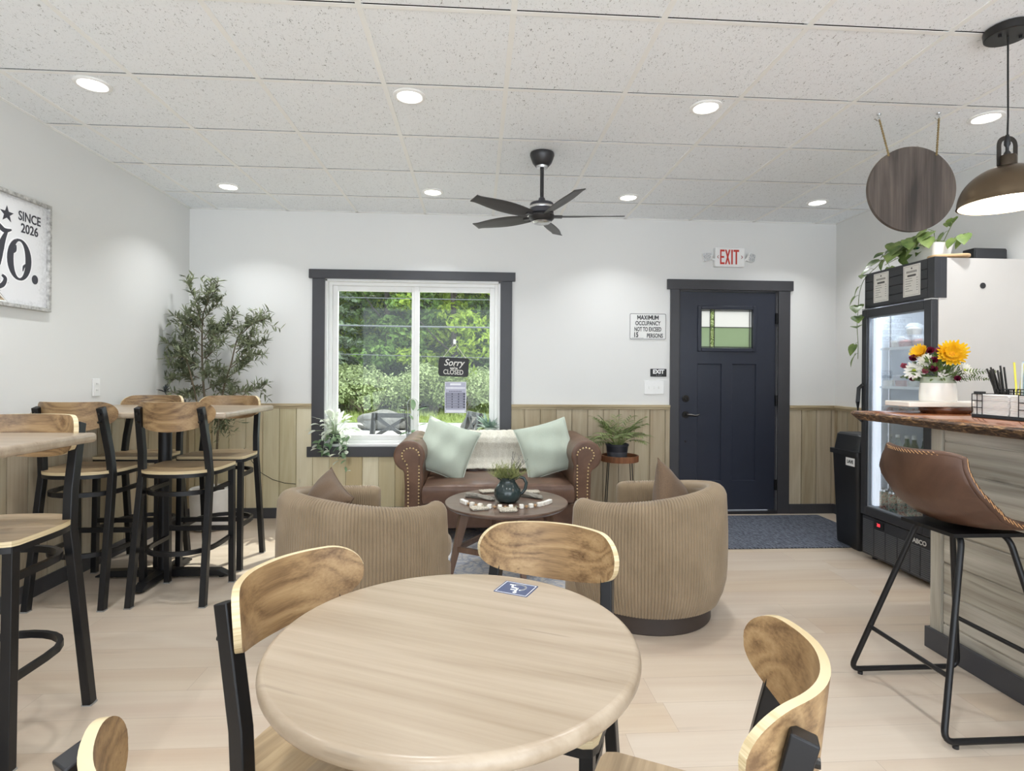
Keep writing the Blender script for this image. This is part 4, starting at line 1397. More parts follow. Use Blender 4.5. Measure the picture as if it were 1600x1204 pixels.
MB().box(BX0 - 0.012, BX0 + 0.03, BY1 - 0.06, BY1, 0, 1.052).build('corner_post', barn_z, parent=bar, smooth=0, bevel=0.002)
MB().box(BX0 + 0.02, BX1, BY0, BY1 - 0.004, 0, 1.052).build('body', plain('bar body paint', '#6f6a60', 0.6), parent=bar, smooth=0)
MB().box(BX0 - 0.030, BX0 - 0.012, BY0, BY1 + 0.012, 0, 0.098).box(BX0 - 0.012, BX1, BY1, BY1 + 0.012, 0, 0.098).build('baseboard', trim_dark, parent=bar, smooth=0, bevel=0.002)
slab_top = wood('lacquered live edge slab', '#6d3f25', '#945a36', '#b37a4e', axis='y', scale=0.8, rough=0.14, knots=0.25, fine=0.3, spec=0.6, bump=0.02)
def bark_mat():
    t = NT('rough bark edge')
    co = t.objco()
    a = t.noise(t.vmul(co, (1, 0.5, 1.6)), 38, 5, 0.65, 1.5)
    t.bump(a, 1.0, 0.012)
    return t.fin(t.ramp(a, [(0.36, '#2b1c14'), (0.52, '#5d4431'), (0.66, '#b08a5e')]), 0.7)
bark = bark_mat()
mb = MB()
NS = 90
def edge_x(y):
    return 2.058 + 0.018 * noise.noise(Vector((0, y * 2.3, 1.3))) + 0.008 * noise.noise(Vector((4, y * 9, 0)))
SZ1, SZ0 = 1.102, 1.054
SYE = 3.02
ys_ = [BY0 - 0.1 + (SYE - BY0 + 0.1) * k / NS for k in range(NS + 1)]
tip = lambda y: max(0, (y - 2.93) / 0.09)
F = []
for y in ys_:
    ex = edge_x(y) + 0.03 * tip(y) ** 2
    n1 = 0.010 * noise.noise(Vector((y * 16, 2, 3))); n2 = 0.010 * noise.noise(Vector((y * 13, 7, 1)))
    F.append([(2.72, y, SZ1), (ex + 0.014, y, SZ1), (ex - 0.006 + n1 * 0.4, y, SZ1 - 0.010), (ex + 0.004 + n1, y, SZ1 - 0.022 + n2 * 0.4), (ex + 0.026 + n2, y, SZ0 + 0.010), (ex + 0.05 + n1, y, SZ0), (2.72, y, SZ0)])
V = [p for r in F for p in r]
ft = []; fb = []
for i in range(NS):
    for j in range(6):
        q = (i * 7 + j, (i + 1) * 7 + j, (i + 1) * 7 + j + 1, i * 7 + j + 1)
        (fb if 1 <= j <= 4 else ft).append(q)
    ft.append((i * 7 + 6, (i + 1) * 7 + 6, (i + 1) * 7, i * 7))
mb.add(V, ft)
b0 = 0
for q in fb: mb.f.append(q); mb.mi.append(1)
mb.f.append(tuple(range(7))); mb.mi.append(0)
mb.f.append(tuple(NS * 7 + k for k in range(6, -1, -1))); mb.mi.append(1)
mb.build('slab', [slab_top, bark], parent=bar, smooth=40)

# ------------------------------------------------------------------ bar stool
seat_lth = leather('worn brown faux leather', '#5f4536', '#452f25', 0.42)
bs = thing('bar_stool', 'brown faux leather bucket seat bar stool on black tube legs at the plank bar', 'bar stool', (1.875, 2.11, 0), -PI / 2)
PR = [(-0.195, 1.005, 0.185), (-0.190, 0.965, 0.198), (-0.178, 0.90, 0.222), (-0.156, 0.835, 0.238), (-0.118, 0.778, 0.243), (-0.06, 0.742, 0.240), (0.01, 0.732, 0.236), (0.09, 0.734, 0.230), (0.17, 0.736, 0.222), (0.215, 0.730, 0.212), (0.238, 0.712, 0.200)]
NUb, NVb = 25, 45
def bucket(i, j):
    u = -1 + 2 * i / (NUb - 1); v = j / (NVb - 1)
    f = v * (len(PR) - 1); k = min(int(f), len(PR) - 2); w = f - k; w = w * w * (3 - 2 * w) * 0.3 + w * 0.7
    y, z, hw_ = [PR[k][q] * (1 - w) + PR[k + 1][q] * w for q in range(3)]
    back = max(0, 1 - v * 2.0)
    mid = math.exp(-((v - 0.42) / 0.2) ** 2)
    up = 0.02 + 0.045 * mid
    e = abs(u) ** 2.4
    cr = 1 - 0.10 * (abs(u) ** 6)  # round the corners a little
    zz = z + up * e - (0.03 * back * abs(u) ** 5)
    if v > 0.92: zz -= 0.012 * e
    yy = y + (0.075 * back + 0.035 * mid) * e - (0.03 * abs(u) ** 4 if v > 0.9 else 0)
    return (u * hw_, yy, zz)
b_ = MB().grid(bucket, NUb, NVb).build('bucket_seat', seat_lth, parent=bs, smooth=80, solid=0.022, subsurf=1)
rimp = [bucket(0, j) for j in range(NVb)][::-1] + [bucket(i, 0) for i in range(1, NUb)] + [bucket(NUb - 1, j) for j in range(1, NVb)]
MB().tube(rimp, 0.0125, 8).build('rim_welt', seat_lth, parent=b_, smooth=80)
mb = MB()
dense = []
for i in range(len(rimp) - 1):
    a, b = Vector(rimp[i]), Vector(rimp[i + 1]); m = max(1, int((b - a).length / 0.007))
    for q in range(m): dense.append(a + (b - a) * q / m)
for k in range(0, len(dense) - 2, 2):
    d = (dense[k + 1] - dense[k]).normalized()
    o_ = Vector((dense[k].x, 0, 0)).normalized() if abs(dense[k].x) > 0.12 else Vector((0, -1, 0))
    p0 = dense[k] + o_ * 0.012 + Vector((0, 0, 0.006)); p1 = dense[min(k + 2, len(dense) - 1)] + o_ * 0.0125 - Vector((0, 0, 0.005))
    mb.tube([p0, p1], 0.0013, 4)
st_ = mb.build('stitching', plain('tan thread', '#c89a68', 0.7), parent=b_); st_['kind'] = 'stuff'
MB().box(-0.13, 0.13, -0.11, 0.17, 0.698, 0.712).build('seat_plate', black_metal, parent=bs, smooth=0)
def bend(points, r, n=6):
    pts = [Vector(p) for p in points]; out = [pts[0]]
    for i in range(1, len(pts) - 1):
        a = (pts[i - 1] - pts[i]).normalized(); b = (pts[i + 1] - pts[i]).normalized()
        p0 = pts[i] + a * r; p1 = pts[i] + b * r
        for k in range(n + 1):
            t = k / n
            out.append(p0 * (1 - t) ** 2 + pts[i] * 2 * t * (1 - t) + p1 * t * t)
    out.append(pts[-1]); return out
for s in (-1, 1):
    MB().tube(bend([(s * 0.02, -0.055, 0.702), (s * 0.105, -0.055, 0.702), (s * 0.245, -0.245, 0.022), (s * 0.245, 0.245, 0.022), (s * 0.125, 0.11, 0.702), (s * 0.02, 0.11, 0.702)], 0.045), 0.011, 12).build('leg_frame', black_metal, parent=bs, smooth=70)
    for y in (-0.2, 0.21): MB().cyl((s * 0.245, y, 0), (s * 0.245, y, 0.013), 0.010, n=10).build('foot_glide', black_plastic, parent=bs)
MB().tube([(-0.205, -0.188, 0.225), (0.205, -0.188, 0.225)], 0.009, 10).build('rear_bar', black_metal, parent=bs)
MB().tube([(-0.205, 0.195, 0.26), (0.205, 0.195, 0.26)], 0.009, 10).build('foot_rest', black_metal, parent=bs)

# ------------------------------------------------------------------ on the bar
ZB = SZ1
dkw = wood('dark turntable wood', '#4a2a1b', '#6a4029', '#7d5034', axis='x', scale=1.5, rough=0.25, knots=0)
tt_ = tag(MB().lathe([(0.0001, 0.0), (0.105, 0.0), (0.112, 0.006), (0.118, 0.014), (0.118, 0.028), (0.113, 0.034), (0.0001, 0.034)], n=56).build('turntable', dkw, smooth=40), 'round dark wood turntable under the white flower tray on the bar', 'turntable')
tt_.location = (2.50, 2.865, ZB)
cream = plain('cream enamel', '#efe9df', 0.3, var=0.02)
tr_ = tag(MB().prism(rrect(0.235, 0.095, 0.01), 0.0, 0.026).build('serving_tray', cream, bevel=0.004, segs=3), 'long white tray carrying the flower vase on the bar end', 'tray')
tr_.location = (2.475, 2.872, ZB + 0.0345); tr_.rotation_euler = (0, 0, -0.04)
ZV = ZB + 0.061
def vase_mat():
    t = NT('two tone ceramic vase')
    s = t.n('SeparateXYZ', None, Vector=t.objco())
    f = t.math('GREATER_THAN', s.outputs[2], 0.098)
    return t.fin(t.mix(f, lin('#efebe4'), lin('#aab29f')), 0.25)
vs_ = thing('flower_vase', 'white oval vase with a grey green rim holding a mixed bouquet on the bar', 'vase', (2.462, 2.868, ZV))
MB().lathe([(0.0001, 0.0), (0.09, 0.0), (0.094, 0.01), (0.093, 0.06), (0.088, 0.105), (0.087, 0.128), (0.083, 0.131), (0.081, 0.12), (0.0001, 0.11)], n=56, sx=1.0, sy=0.72).build('vase_body', vase_mat(), parent=vs_, smooth=50)
r2 = random.Random(5)
def flower_head(nm, c, facing, mat_p, mat_c, n, L, w, rows, lab, grp, cone=0.35, curl=0.2, dome=0.012, cr=0.012):
    t = thing(nm, lab, 'flower', c, 0, grp)
    f = Vector(facing).normalized()
    q = f.to_track_quat('Z', 'Y')
    mb = MB()
    for ro in range(rows):
        for k in range(n):
            a = 2 * PI * (k + 0.5 * (ro % 2)) / n + r2.uniform(-0.06, 0.06)
            e = cone + ro * 0.28
            d = Vector((math.cos(a) * math.cos(e), math.sin(a) * math.cos(e), math.sin(e)))
            LL = L * (1 - 0.16 * ro) * r2.uniform(0.9, 1.08)
            s = d.cross(Vector((0, 0, 1))).normalized()
            p = d * cr * 0.5
            pts = []
            for i in range(5):
                u = i / 4
                ww = w * math.sin(PI * (0.12 + 0.82 * u)) ** 0.7 / 2
                qd = p + d * LL * u + Vector((0, 0, curl * LL * u * u))
                up = s.cross(d) * ww * 0.3
                pts += [q @ (qd - s * ww + up), q @ qd, q @ (qd + s * ww + up)]
            fs = []
            for i in range(4):
                b = i * 3; fs += [(b, b + 1, b + 4, b + 3), (b + 1, b + 2, b + 5, b + 4)]
            mb.add(pts, fs)
    mb.build('petals', mat_p, parent=t, fix=False, smooth=80)
    m2 = MB().lathe([(0.0001, -0.003), (cr, -0.002), (cr * 0.85, dome * 0.6), (cr * 0.4, dome), (0.0001, dome * 1.05)], n=16)
    m2.v = [tuple(q @ Vector(v)) for v in m2.v]
    m2.build('disc', mat_c, parent=t, smooth=60)
    # stem back down into the vase
    p0 = Vector(c); tgt = Vector((2.462, 2.868, ZV + 0.12)) - p0
    MB().tube([-f * 0.002, -f * 0.02 + tgt * 0.3, tgt * 0.75], 0.0022, 6).build('stem', leaf_mat('flower stem', '#56703a', '#6f8a4c'), parent=t)
    return t
VC = Vector((2.462, 2.868, ZV + 0.13))
toc = Vector((-0.62, -0.75, 0.05)); lat = Vector((0.77, -0.64, 0))
def at(dx, dz, fw):  # dx to the right seen from the room, dz up, fw towards the room
    return tuple(VC + lat * dx + Vector((0, 0, dz)) + toc * fw)
yel = leaf_mat('yellow petals', '#f2bd14', '#fbdb3c', 0.6, 0.25); yel_c = plain('golden disc', '#d79a12', 0.8, var=0.3, scale=120)
whp = leaf_mat('white petals', '#ece9df', '#fbfaf5', 0.6, 0.3); grn_c = plain('green eye', '#9aa62e', 0.8, var=0.2)
bur = leaf_mat('burgundy petals', '#5f1733', '#8d2448', 0.55, 0.2)
pnk = leaf_mat('rose pink petals', '#a8445e', '#cf8291', 0.55, 0.25)
flower_head('sunflower', at(0.055, 0.115, 0.03), (-0.5, -0.72, 0.25), yel, yel_c, 22, 0.062, 0.02, 3, 'large yellow sunflower, the biggest bloom in the bouquet', None, 0.35, 0.35, 0.02, 0.026)
flower_head('sunflower', at(-0.072, 0.12, 0.0), (-0.8, -0.3, 0.55), yel, yel_c, 20, 0.042, 0.016, 2, 'smaller yellow bloom at the upper left of the bouquet', None, 0.5, 0.4, 0.014, 0.016)
flower_head('daisy', at(-0.105, 0.03, 0.055), (-0.62, -0.75, 0.12), whp, grn_c, 15, 0.044, 0.016, 1, 'white daisy with a green eye at the front left of the bouquet', None, 0.1, 0.05, 0.008, 0.011)
flower_head('chrysanthemum', at(-0.05, 0.078, 0.04), (-0.5, -0.6, 0.6), whp, grn_c, 18, 0.042, 0.014, 3, 'white many petalled bloom in the middle of the bouquet above the daisy', None, 0.25, 0.1, 0.008, 0.009)
flower_head('chrysanthemum', at(0.108, 0.035, 0.02), (0.1, -0.8, 0.4), whp, grn_c, 14, 0.036, 0.013, 2, 'white bloom at the right of the bouquet below the sunflower', None, 0.2, 0.1, 0.008, 0.009)
for i, (dx, dz, fw, lab) in enumerate([(-0.108, 0.092, 0.02, 'burgundy rose at the upper left of the bouquet'), (-0.018, 0.078, 0.06, 'burgundy rose left of the big sunflower'), (-0.02, 0.032, 0.075, 'burgundy rose low in the middle of the bouquet'),
        (-0.112, -0.018, 0.05, 'small burgundy bud hanging below the daisy'), (0.08, -0.015, 0.05, 'burgundy bud drooping over the right rim of the vase'), (-0.035, 0.135, 0.0, 'red bloom at the top of the bouquet between the yellow ones')]):
    flower_head('rose', at(dx, dz, fw), (-0.6, -0.7, 0.35), bur, bur, 9, 0.024 if i < 3 or i == 5 else 0.017, 0.02, 4, lab, 'burgundy roses in the bouquet', 0.75, 0.3, 0.012, 0.008)
for dx, dz, fw, lab in [(-0.055, 0.022, 0.07, 'small rose pink bloom right of the daisy'), (-0.15, 0.055, 0.0, 'small rose pink bud at the left edge of the bouquet'), (0.0, 0.135, 0.0, 'small rose pink bloom left of the sunflower top')]:
    flower_head('carnation', at(dx, dz, fw), (-0.6, -0.7, 0.3), pnk, pnk, 9, 0.018, 0.016, 3, lab, 'pink blooms in the bouquet', 0.7, 0.3, 0.01, 0.007)
fol = leaf_mat('bouquet greenery', '#3f5a2f', '#7d9152')
bg = thing('bouquet_greenery', 'dark green leaves and fern fronds around the flowers in the vase', 'greenery', tuple(VC))
mb = MB()
for k in range(260):
    a = r2.uniform(0, 2 * PI); e = r2.uniform(-0.15, 1.3)
    d = Vector((math.cos(a) * math.cos(e), math.sin(a) * math.cos(e) * 0.8, math.sin(e)))
    p = Vector((d.x * 0.05, d.y * 0.04, -0.005 + 0.03 * max(0, d.z)))
    q = p + d * r2.uniform(0.02, 0.085)
    blade(mb, q, d + Vector((r2.uniform(-.5, .5), r2.uniform(-.5, .5), r2.uniform(-.3, .4))), r2.uniform(0.03, 0.055), r2.uniform(0.008, 0.016), 0.4, r2, 3)
mb.build('leaves', fol, parent=bg, fix=False, smooth=80)
for fx, fz, L, dr in ((0.9, 0.35, 0.20, 0.5), (0.95, 0.05, 0.16, 0.3), (-0.8, 0.15, 0.12, 0.5)):
    mb = MB()
    d = (lat * fx + Vector((0, 0, fz)) + toc * 0.3).normalized(); q = lat * (0.05 if fx > 0 else -0.05)
    pa = [q.copy()]
    for i in range(16):
        q = q + d * L / 16; d = (d + Vector((0, 0, -dr / 16))).normalized(); pa.append(q.copy())
        up = Vector((0, 0, 1)) - d * d.z; up.normalize()
        for s in (-1, 1):
            blade(mb, q, up * s + d * 0.5, 0.038 * (1 - i / 19), 0.012, 0.1, r2, 2)
    mb.tube(pa, 0.0012, 5)
    mb.build('fern_frond', fol, parent=bg, fix=False, smooth=80)

# ------------------------------------------------------------------ napkin caddy with straws
wire = plain('black wire', '#202022', 0.4, 0.4)
cd = thing('wire_caddy', 'black wire caddy holding white napkins and drinking straws on the bar', 'caddy', (2.37, 2.565, ZB), 0)
# local: x 0..0.20 (towards the back of the bar), y 0..-0.40 (towards the camera side)
CL, CW, CHt = 0.40, 0.19, 0.112
mb = MB().box(0, CW, -CL, 0, 0, 0.016)
mb.build('base_tray', wire, parent=cd, smooth=0, bevel=0.003)
mb = MB()
def wires(mb, P0, U, V, nu, nv):
    P0, U, V = Vector(P0), Vector(U), Vector(V)
    for i in range(nu + 1): mb.tube([P0 + U * i / nu, P0 + U * i / nu + V], 0.0019, 6)
    for j in range(1, nv + 1): mb.tube([P0 + V * j / nv, P0 + V * j / nv + U], 0.0019, 6)
f1 = MB(); wires(f1, (0.002, -0.235, 0.016), (0, -0.16, 0), (0, 0, CHt - 0.016), 4, 3)
f1.build('front_panel', wire, parent=cd)
f2 = MB(); wires(f2, (0.002, -0.002, 0.016), (0, -0.055, 0), (0, 0, CHt - 0.016), 2, 3)
f2.build('front_panel', wire, parent=cd)
f3 = MB(); wires(f3, (0.002, -0.002, 0.016), (CW - 0.004, 0, 0), (0, 0, CHt - 0.016), 5, 3)
f3.build('side_panel', wire, parent=cd)
f4 = MB(); wires(f4, (CW - 0.002, -0.002, 0.016), (0, -CL + 0.004, 0), (0, 0, CHt + 0.004), 9, 3)
f4.build('back_panel', wire, parent=cd)
f5 = MB(); wires(f5, (0.113, -0.008, 0.016), (0, -0.33, 0), (0, 0, CHt + 0.008), 18, 9); wires(f5, (0.113, -0.075, 0.016), (0.072, 0, 0), (0, 0, CHt + 0.008), 5, 9)
f5.build('straw_bin', wire, parent=cd)
MB().box(0.0, 0.03, -0.048, -0.012, CHt, CHt + 0.012).build('clip', black_plastic, parent=cd, bevel=0.002)
napm = plain('white paper napkin', '#f1f0ee', 0.8, var=0.02)
for k, (y1_, y0_, lab) in enumerate(((-0.010, -0.180, 'stack of white paper napkins at the far end of the wire caddy'), (-0.190, -0.36, 'stack of white paper napkins at the near end of the wire caddy'))):
    t = thing('napkin_stack', lab, 'napkins', (2.37, 2.565, ZB + 0.0165), 0, 'napkin stacks in the wire caddy')
    mb = MB()
    for q in range(14):
        dx = r2.uniform(-0.0015, 0.0015); dy = r2.uniform(-0.002, 0.002)
        mb.box(0.008 + dx, 0.108 + dx, y0_ + dy, y1_ + dy, q * 0.0067, q * 0.0067 + 0.0058)
    q = mb.build('napkins', napm, parent=t, smooth=0, bevel=0.0012); q['kind'] = 'stuff'
SC = {'black': plain('black straw', '#1e1c1b', 0.4), 'blue': plain('light blue straw', '#a9c8d8', 0.35), 'yellow': plain('yellow straw', '#e6dd55', 0.35), 'red': plain('red straw', '#b5554a', 0.35), 'white': plain('frosted straw', '#cfd6d4', 0.35)}
def straw(x, y, lean_x, lean_y, L, col_, lab, grp):
    p0 = Vector((x, y, ZB + 0.018)); d = Vector((lean_x, lean_y, 1)).normalized()
    mb = MB(); n = 10
    a = d.orthogonal().normalized(); b = d.cross(a)
    r0, r1 = 0.0042, 0.0034
    vs = [p0 + (a * math.cos(2 * PI * k / n) + b * math.sin(2 * PI * k / n)) * r + d * h - p0 for h, r in ((0, r0), (L, r0), (L, r1), (0, r1)) for k in range(n)]
    fs = [(j * n + k, j * n + (k + 1) % n, ((j + 1) % 4) * n + (k + 1) % n, ((j + 1) % 4) * n + k) for j in range(4) for k in range(n)]
    o = tag(mb.add(vs, fs).build('straw', SC[col_]), lab, 'straw', grp)
    o.location = p0
for k in range(12):
    straw(2.37 + 0.12 + 0.04 * r2.random(), 2.565 - 0.014 - 0.045 * r2.random(), -0.05 + 0.1 * r2.random(), 0.14 + 0.32 * r2.random(), r2.uniform(0.20, 0.235), 'black', 'black drinking straw in the far bin of the wire caddy', 'black straws')
cols = ['yellow', 'blue', 'yellow', 'white', 'red', 'white', 'yellow', 'blue', 'blue', 'red', 'yellow', 'white', 'yellow', 'blue']
for k, c_ in enumerate(cols):
    nmz = {'yellow': 'yellow', 'blue': 'light blue', 'red': 'red', 'white': 'frosted white'}[c_]
    straw(2.37 + 0.12 + 0.05 * r2.random(), 2.565 - 0.085 - 0.2 * k / len(cols), -0.1 + 0.2 * r2.random(), -0.16 + 0.26 * r2.random(), r2.uniform(0.235, 0.25), c_, nmz + ' drinking straw standing in the wire caddy', nmz + ' straws')
# ------------------------------------------------------------------ glass door fridge
FX, FXB, FY0, FY1, FH = 2.80, 3.39, 3.262, 3.882, 2.02
fblack = plain('black fridge enamel', '#313236', 0.35, var=0.03)
fwhite = plain('white fridge side', '#cbc7c2', 0.35, var=0.01)
fin_w = plain('fridge liner', '#dfe4ea', 0.4, var=0.02)
fg_ = thing('display_fridge', 'tall black fronted glass door drinks fridge with white sides against the right wall', 'fridge', (0, 0, 0))
mb = MB()
w_ = 0.035
mb.box(FX, FXB, FY0, FY0 + w_, 0.03, FH); mb.box(FX, FXB, FY1 - w_, FY1, 0.03, FH); mb.box(FXB - w_, FXB - 0.002, FY0 + 0.001, FY1 - 0.001, 0.0305, FH - 0.001)
mb.box(FX + 0.001, FXB - 0.001, FY0 + 0.001, FY1 - 0.001, FH - 0.03, FH - 0.0005); mb.box(FX + 0.001, FXB - 0.001, FY0 + 0.001, FY1 - 0.001, 0.0305, 0.33)
mb.build('cabinet', fwhite, parent=fg_, smooth=0)
mb = MB()
q = 0.002
mb.box(FX + 0.02, FXB - w_ - q, FY0 + w_, FY0 + w_ + q, 0.33, 1.78); mb.box(FX + 0.02, FXB - w_ - q, FY1 - w_ - q, FY1 - w_, 0.33, 1.78); mb.box(FXB - w_ - q, FXB - w_, FY0 + w_, FY1 - w_, 0.33, 1.78)
mb.box(FX + 0.02, FXB - w_, FY0 + w_, FY1 - w_, 0.33, 0.335); mb.box(FX + 0.02, FXB - w_, FY0 + w_, FY1 - w_, 1.775, 1.99)
mb.build('liner', fin_w, parent=fg_, smooth=0)
# header with louvres
mb = MB()
hz0, hz1 = 1.775, 2.025
mb.box(FX - 0.022, FX + 0.01, FY0 - 0.004, FY1 + 0.004, hz0, hz1)
for k in range(4):
    z0 = hz0 + 0.008 + k * 0.0595
    mb.box(FX - 0.030, FX - 0.022, FY0 + 0.05, FY1 - 0.01, z0, z0 + 0.0545)
mb.box(FX - 0.030, FX - 0.022, FY0 - 0.004, FY0 + 0.048, hz0, hz1)
mb.box(FX + 0.01, FX + 0.05, FY0 - 0.004, FY0 - 0.0005, hz0, hz1)
hd = mb.build('header', fblack, parent=fg_, smooth=0, bevel=0.002)
# door
dz0, dz1 = 0.315, 1.765
mb = MB(); 
def ring_yz(mb, x0, x1, y0, y1, z0, z1, wl, wr, wt, wb):
    mb.box(x0, x1, y0, y0 + wl, z0, z1); mb.box(x0, x1, y1 - wr, y1, z0, z1); mb.box(x0, x1, y0 + wl, y1 - wr, z1 - wt, z1); mb.box(x0, x1, y0 + wl, y1 - wr, z0, z0 + wb)
ring_yz(mb, FX - 0.046, FX - 0.002, FY0, FY1, dz0, dz1, 0.058, 0.048, 0.055, 0.06)
dr = mb.build('door', fblack, parent=fg_, smooth=0, bevel=0.004)
ring_yz(MB(), 0, 0, 0, 0, 0, 0, 0, 0, 0, 0)
mb = MB(); ring_yz(mb, FX - 0.030, FX - 0.008, FY0 + 0.058, FY1 - 0.048, dz0 + 0.06, dz1 - 0.055, 0.008, 0.008, 0.008, 0.008)
mb.build('gasket', plain('grey door gasket', '#8f949b', 0.5), parent=dr, smooth=0)
MB().box(FX - 0.024, FX - 0.020, FY0 + 0.058, FY1 - 0.048, dz0 + 0.06, dz1 - 0.055).build('glass', glassy('fridge door glass', '#f4f8fb', 0.05), parent=dr, smooth=0)
MB().tube([(FX - 0.047, FY1 - 0.02, 1.235), (FX - 0.062, FY1 + 0.004, 1.21), (FX - 0.068, FY1 + 0.006, 1.11), (FX - 0.066, FY1 + 0.005, 1.0), (FX - 0.047, FY1 - 0.02, 0.975)], [(0.012, 0.009)] * 5, 4, square=True, up=(0, 0, 1)).build('handle', black_plastic, parent=dr, bevel=0.003)
for y in (FY0 + 0.03, FY1 - 0.03):
    MB().box(FX - 0.044, FX - 0.004, y - 0.03, y + 0.03, 1.766, 1.774).build('hinge', steel, parent=fg_, smooth=0)
# grille
mb = MB(); mb.box(FX - 0.03, FX + 0.02, FY0 + 0.002, FY1 - 0.002, 0.035, 0.305)
gz = mb.build('kick_grille', fblack, parent=fg_, smooth=0)
mb = MB()
for (ya, yb) in ((FY1 - 0.115, FY1 - 0.012), (FY1 - 0.225, FY1 - 0.125), (FY1 - 0.335, FY1 - 0.235), (FY1 - 0.445, FY1 - 0.345), (FY1 - 0.53, FY1 - 0.455), (FY1 - 0.61, FY1 - 0.54)):
    z = 0.05
    while z < (0.285 if ya > FY1 - 0.12 else 0.23):
        mb.box(FX - 0.0345, FX - 0.03, ya, yb, z, z + 0.0065); z += 0.0125
mb.build('louvres', plain('grey louvre', '#5a5c60', 0.4), parent=gz, smooth=0)
dp = MB().box(FX - 0.036, FX - 0.03, FY1 - 0.215, FY1 - 0.125, 0.246, 0.292).build('display_panel', black_plastic, parent=gz, smooth=0)
led = emit('red led digits', '#e03a45', 1.2)
text_mesh('readout', '38', 0.03, led, parent=dp, loc=(FX - 0.0365, FY1 - 0.168, 0.269), rot=(PI / 2, 0, -PI / 2), bold=0.0008, sx=1.1)
silver = plain('silver lettering', '#d9d9d6', 0.35, 0.3)
text_mesh('lettering', 'HABCO', 0.04, silver, parent=gz, loc=(FX - 0.0365, FY0 + 0.105, 0.262), rot=(PI / 2, 0, -PI / 2), bold=0.0014, sx=1.0)
for y in (FY0 + 0.05, FY1 - 0.05):
    MB().cyl((FX + 0.03, y, 0), (FX + 0.03, y, 0.036), 0.018).build('foot', black_plastic, parent=fg_)
MB().cyl((3.083, FY0 - 0.003, 1.853), (3.083, FY0 + 0.001, 1.853), 0.018, n=24).build('side_plug', black_plastic, parent=fg_)
MB().box(FX + 0.012, FX + 0.05, FY1 - w_ - 0.038, FY1 - w_ - 0.006, 0.38, 1.73).build('led_strip', emit('fridge led', '#f2f6ff', 0.95), parent=fg_, smooth=0)
for k, (ya, yb) in enumerate(((FY0 + w_ + 0.006, FY0 + w_ + 0.016), (FY1 - w_ - 0.075, FY1 - w_ - 0.065))):
    MB().box(FX + 0.08, FX + 0.09, ya, yb, 0.36, 1.74).build('shelf_post', steel, parent=fg_, smooth=0)
fl_ = bpy.data.lights.new('fridge_fill_light', 'AREA'); fl_.shape = 'RECTANGLE'; fl_.size = 0.03; fl_.size_y = 0.5; fl_.energy = 2.2; fl_.color = (0.92, 0.96, 1.0)  # unseen fill light added to brighten the shelves beyond the LED strip
flo = bpy.data.objects.new('fridge_fill_light', fl_); COL.objects.link(flo); flo.parent = fg_; flo.location = (FX + 0.03, (FY0 + FY1) / 2, 1.765); flo.rotation_euler = (0, -0.35, 0)
SHZ = [1.488, 1.222, 1.03, 0.665]
for z in SHZ:
    mb = MB()
    for k in range(26):
        x = FX + 0.045 + k * 0.0188
        mb.box(x, x + 0.003, FY0 + w_ + 0.004, FY1 - w_ - 0.004, z - 0.004, z)
    mb.box(FX + 0.035, FX + 0.042, FY0 + w_ + 0.004, FY1 - w_ - 0.004, z - 0.012, z + 0.006); mb.box(FXB - w_ - 0.02, FXB - w_ - 0.012, FY0 + w_ + 0.004, FY1 - w_ - 0.004, z - 0.012, z)
    for y in (FY0 + 0.06, (FY0 + FY1) / 2, FY1 - 0.06): mb.box(FX + 0.04, FXB - w_ - 0.015, y, y + 0.004, z - 0.008, z - 0.004)
    mb.build('shelf', plain('white coated shelf wire', '#eef0f2', 0.35), parent=fg_, smooth=0)
MB().prism([(FY0 + 0.12, 1.69), (FY1 - 0.12, 1.69), (FY1 - 0.12, 1.715), (FY0 + 0.12, 1.715)], FXB - w_ - 0.004, FXB - w_ - 0.002, plane='yz').build('back_label', plain('pale label', '#cfd4da', 0.5), parent=fg_, smooth=0)
text_mesh('inner_lettering', 'HABCO', 0.05, ink, parent=fg_, loc=(FXB - w_ - 0.006, FY1 - 0.20, 1.745), rot=(PI / 2, 0, -PI / 2), bold=0.002, sx=1.1)
# contents
r3 = random.Random(3)
tub_clear = glassy('clear tub plastic', '#f2f4f6', 0.12, 0.1, 0.25, '#e8ecef')
bottle_clear = glassy('clear bottle plastic', '#e6eeee', 0.15, 0.08, 0.12, '#c9d2d2')
bottle_green = glassy('green bottle glass', '#7fa88c', 0.15, 0.05, 0.25, '#4f7f62')
food = [plain('cream filling', '#e6ddcf', 0.7, var=0.2, scale=40), plain('pink filling', '#c98f86', 0.7, var=0.3, scale=40), plain('brown filling', '#8d5f46', 0.7, var=0.3, scale=50), plain('strawberry red', '#8e2a2e', 0.5, var=0.4, scale=60)]
def tub(x, y, z, r, h, fm, lab, grp):
    t = thing('dessert_tub', lab, 'food tub', (x, y, z), 0, grp)
    MB().lathe([(0.0001, 0), (r * 0.78, 0), (r, h * 0.6), (r * 1.04, h * 0.62), (r * 0.98, h * 0.8), (r * 0.6, h), (0.0001, h)], n=20).build('tub', tub_clear, parent=t, smooth=50)
    MB().lathe([(0.0001, 0.004), (r * 0.73, 0.004), (r * 0.9, h * 0.5), (r * 0.5, h * 0.66), (0.0001, h * 0.7)], n=16).build('filling', fm, parent=t, smooth=60)
for k, (y, x, s) in enumerate([(3.79, 2.95, 0), (3.68, 2.93, 1), (3.57, 2.94, 1), (3.46, 2.93, 0), (3.36, 2.94, 1)]):
    tub(x, y, SHZ[0] + 0.0005, 0.052, 0.085, food[s], ['clear tub on the top fridge shelf, leftmost', 'clear tub on the top fridge shelf, second from the left', 'clear tub on the top fridge shelf, middle', 'clear tub on the top fridge shelf, second from the right', 'clear tub on the top fridge shelf, rightmost'][k], 'dessert tubs on the top fridge shelf')
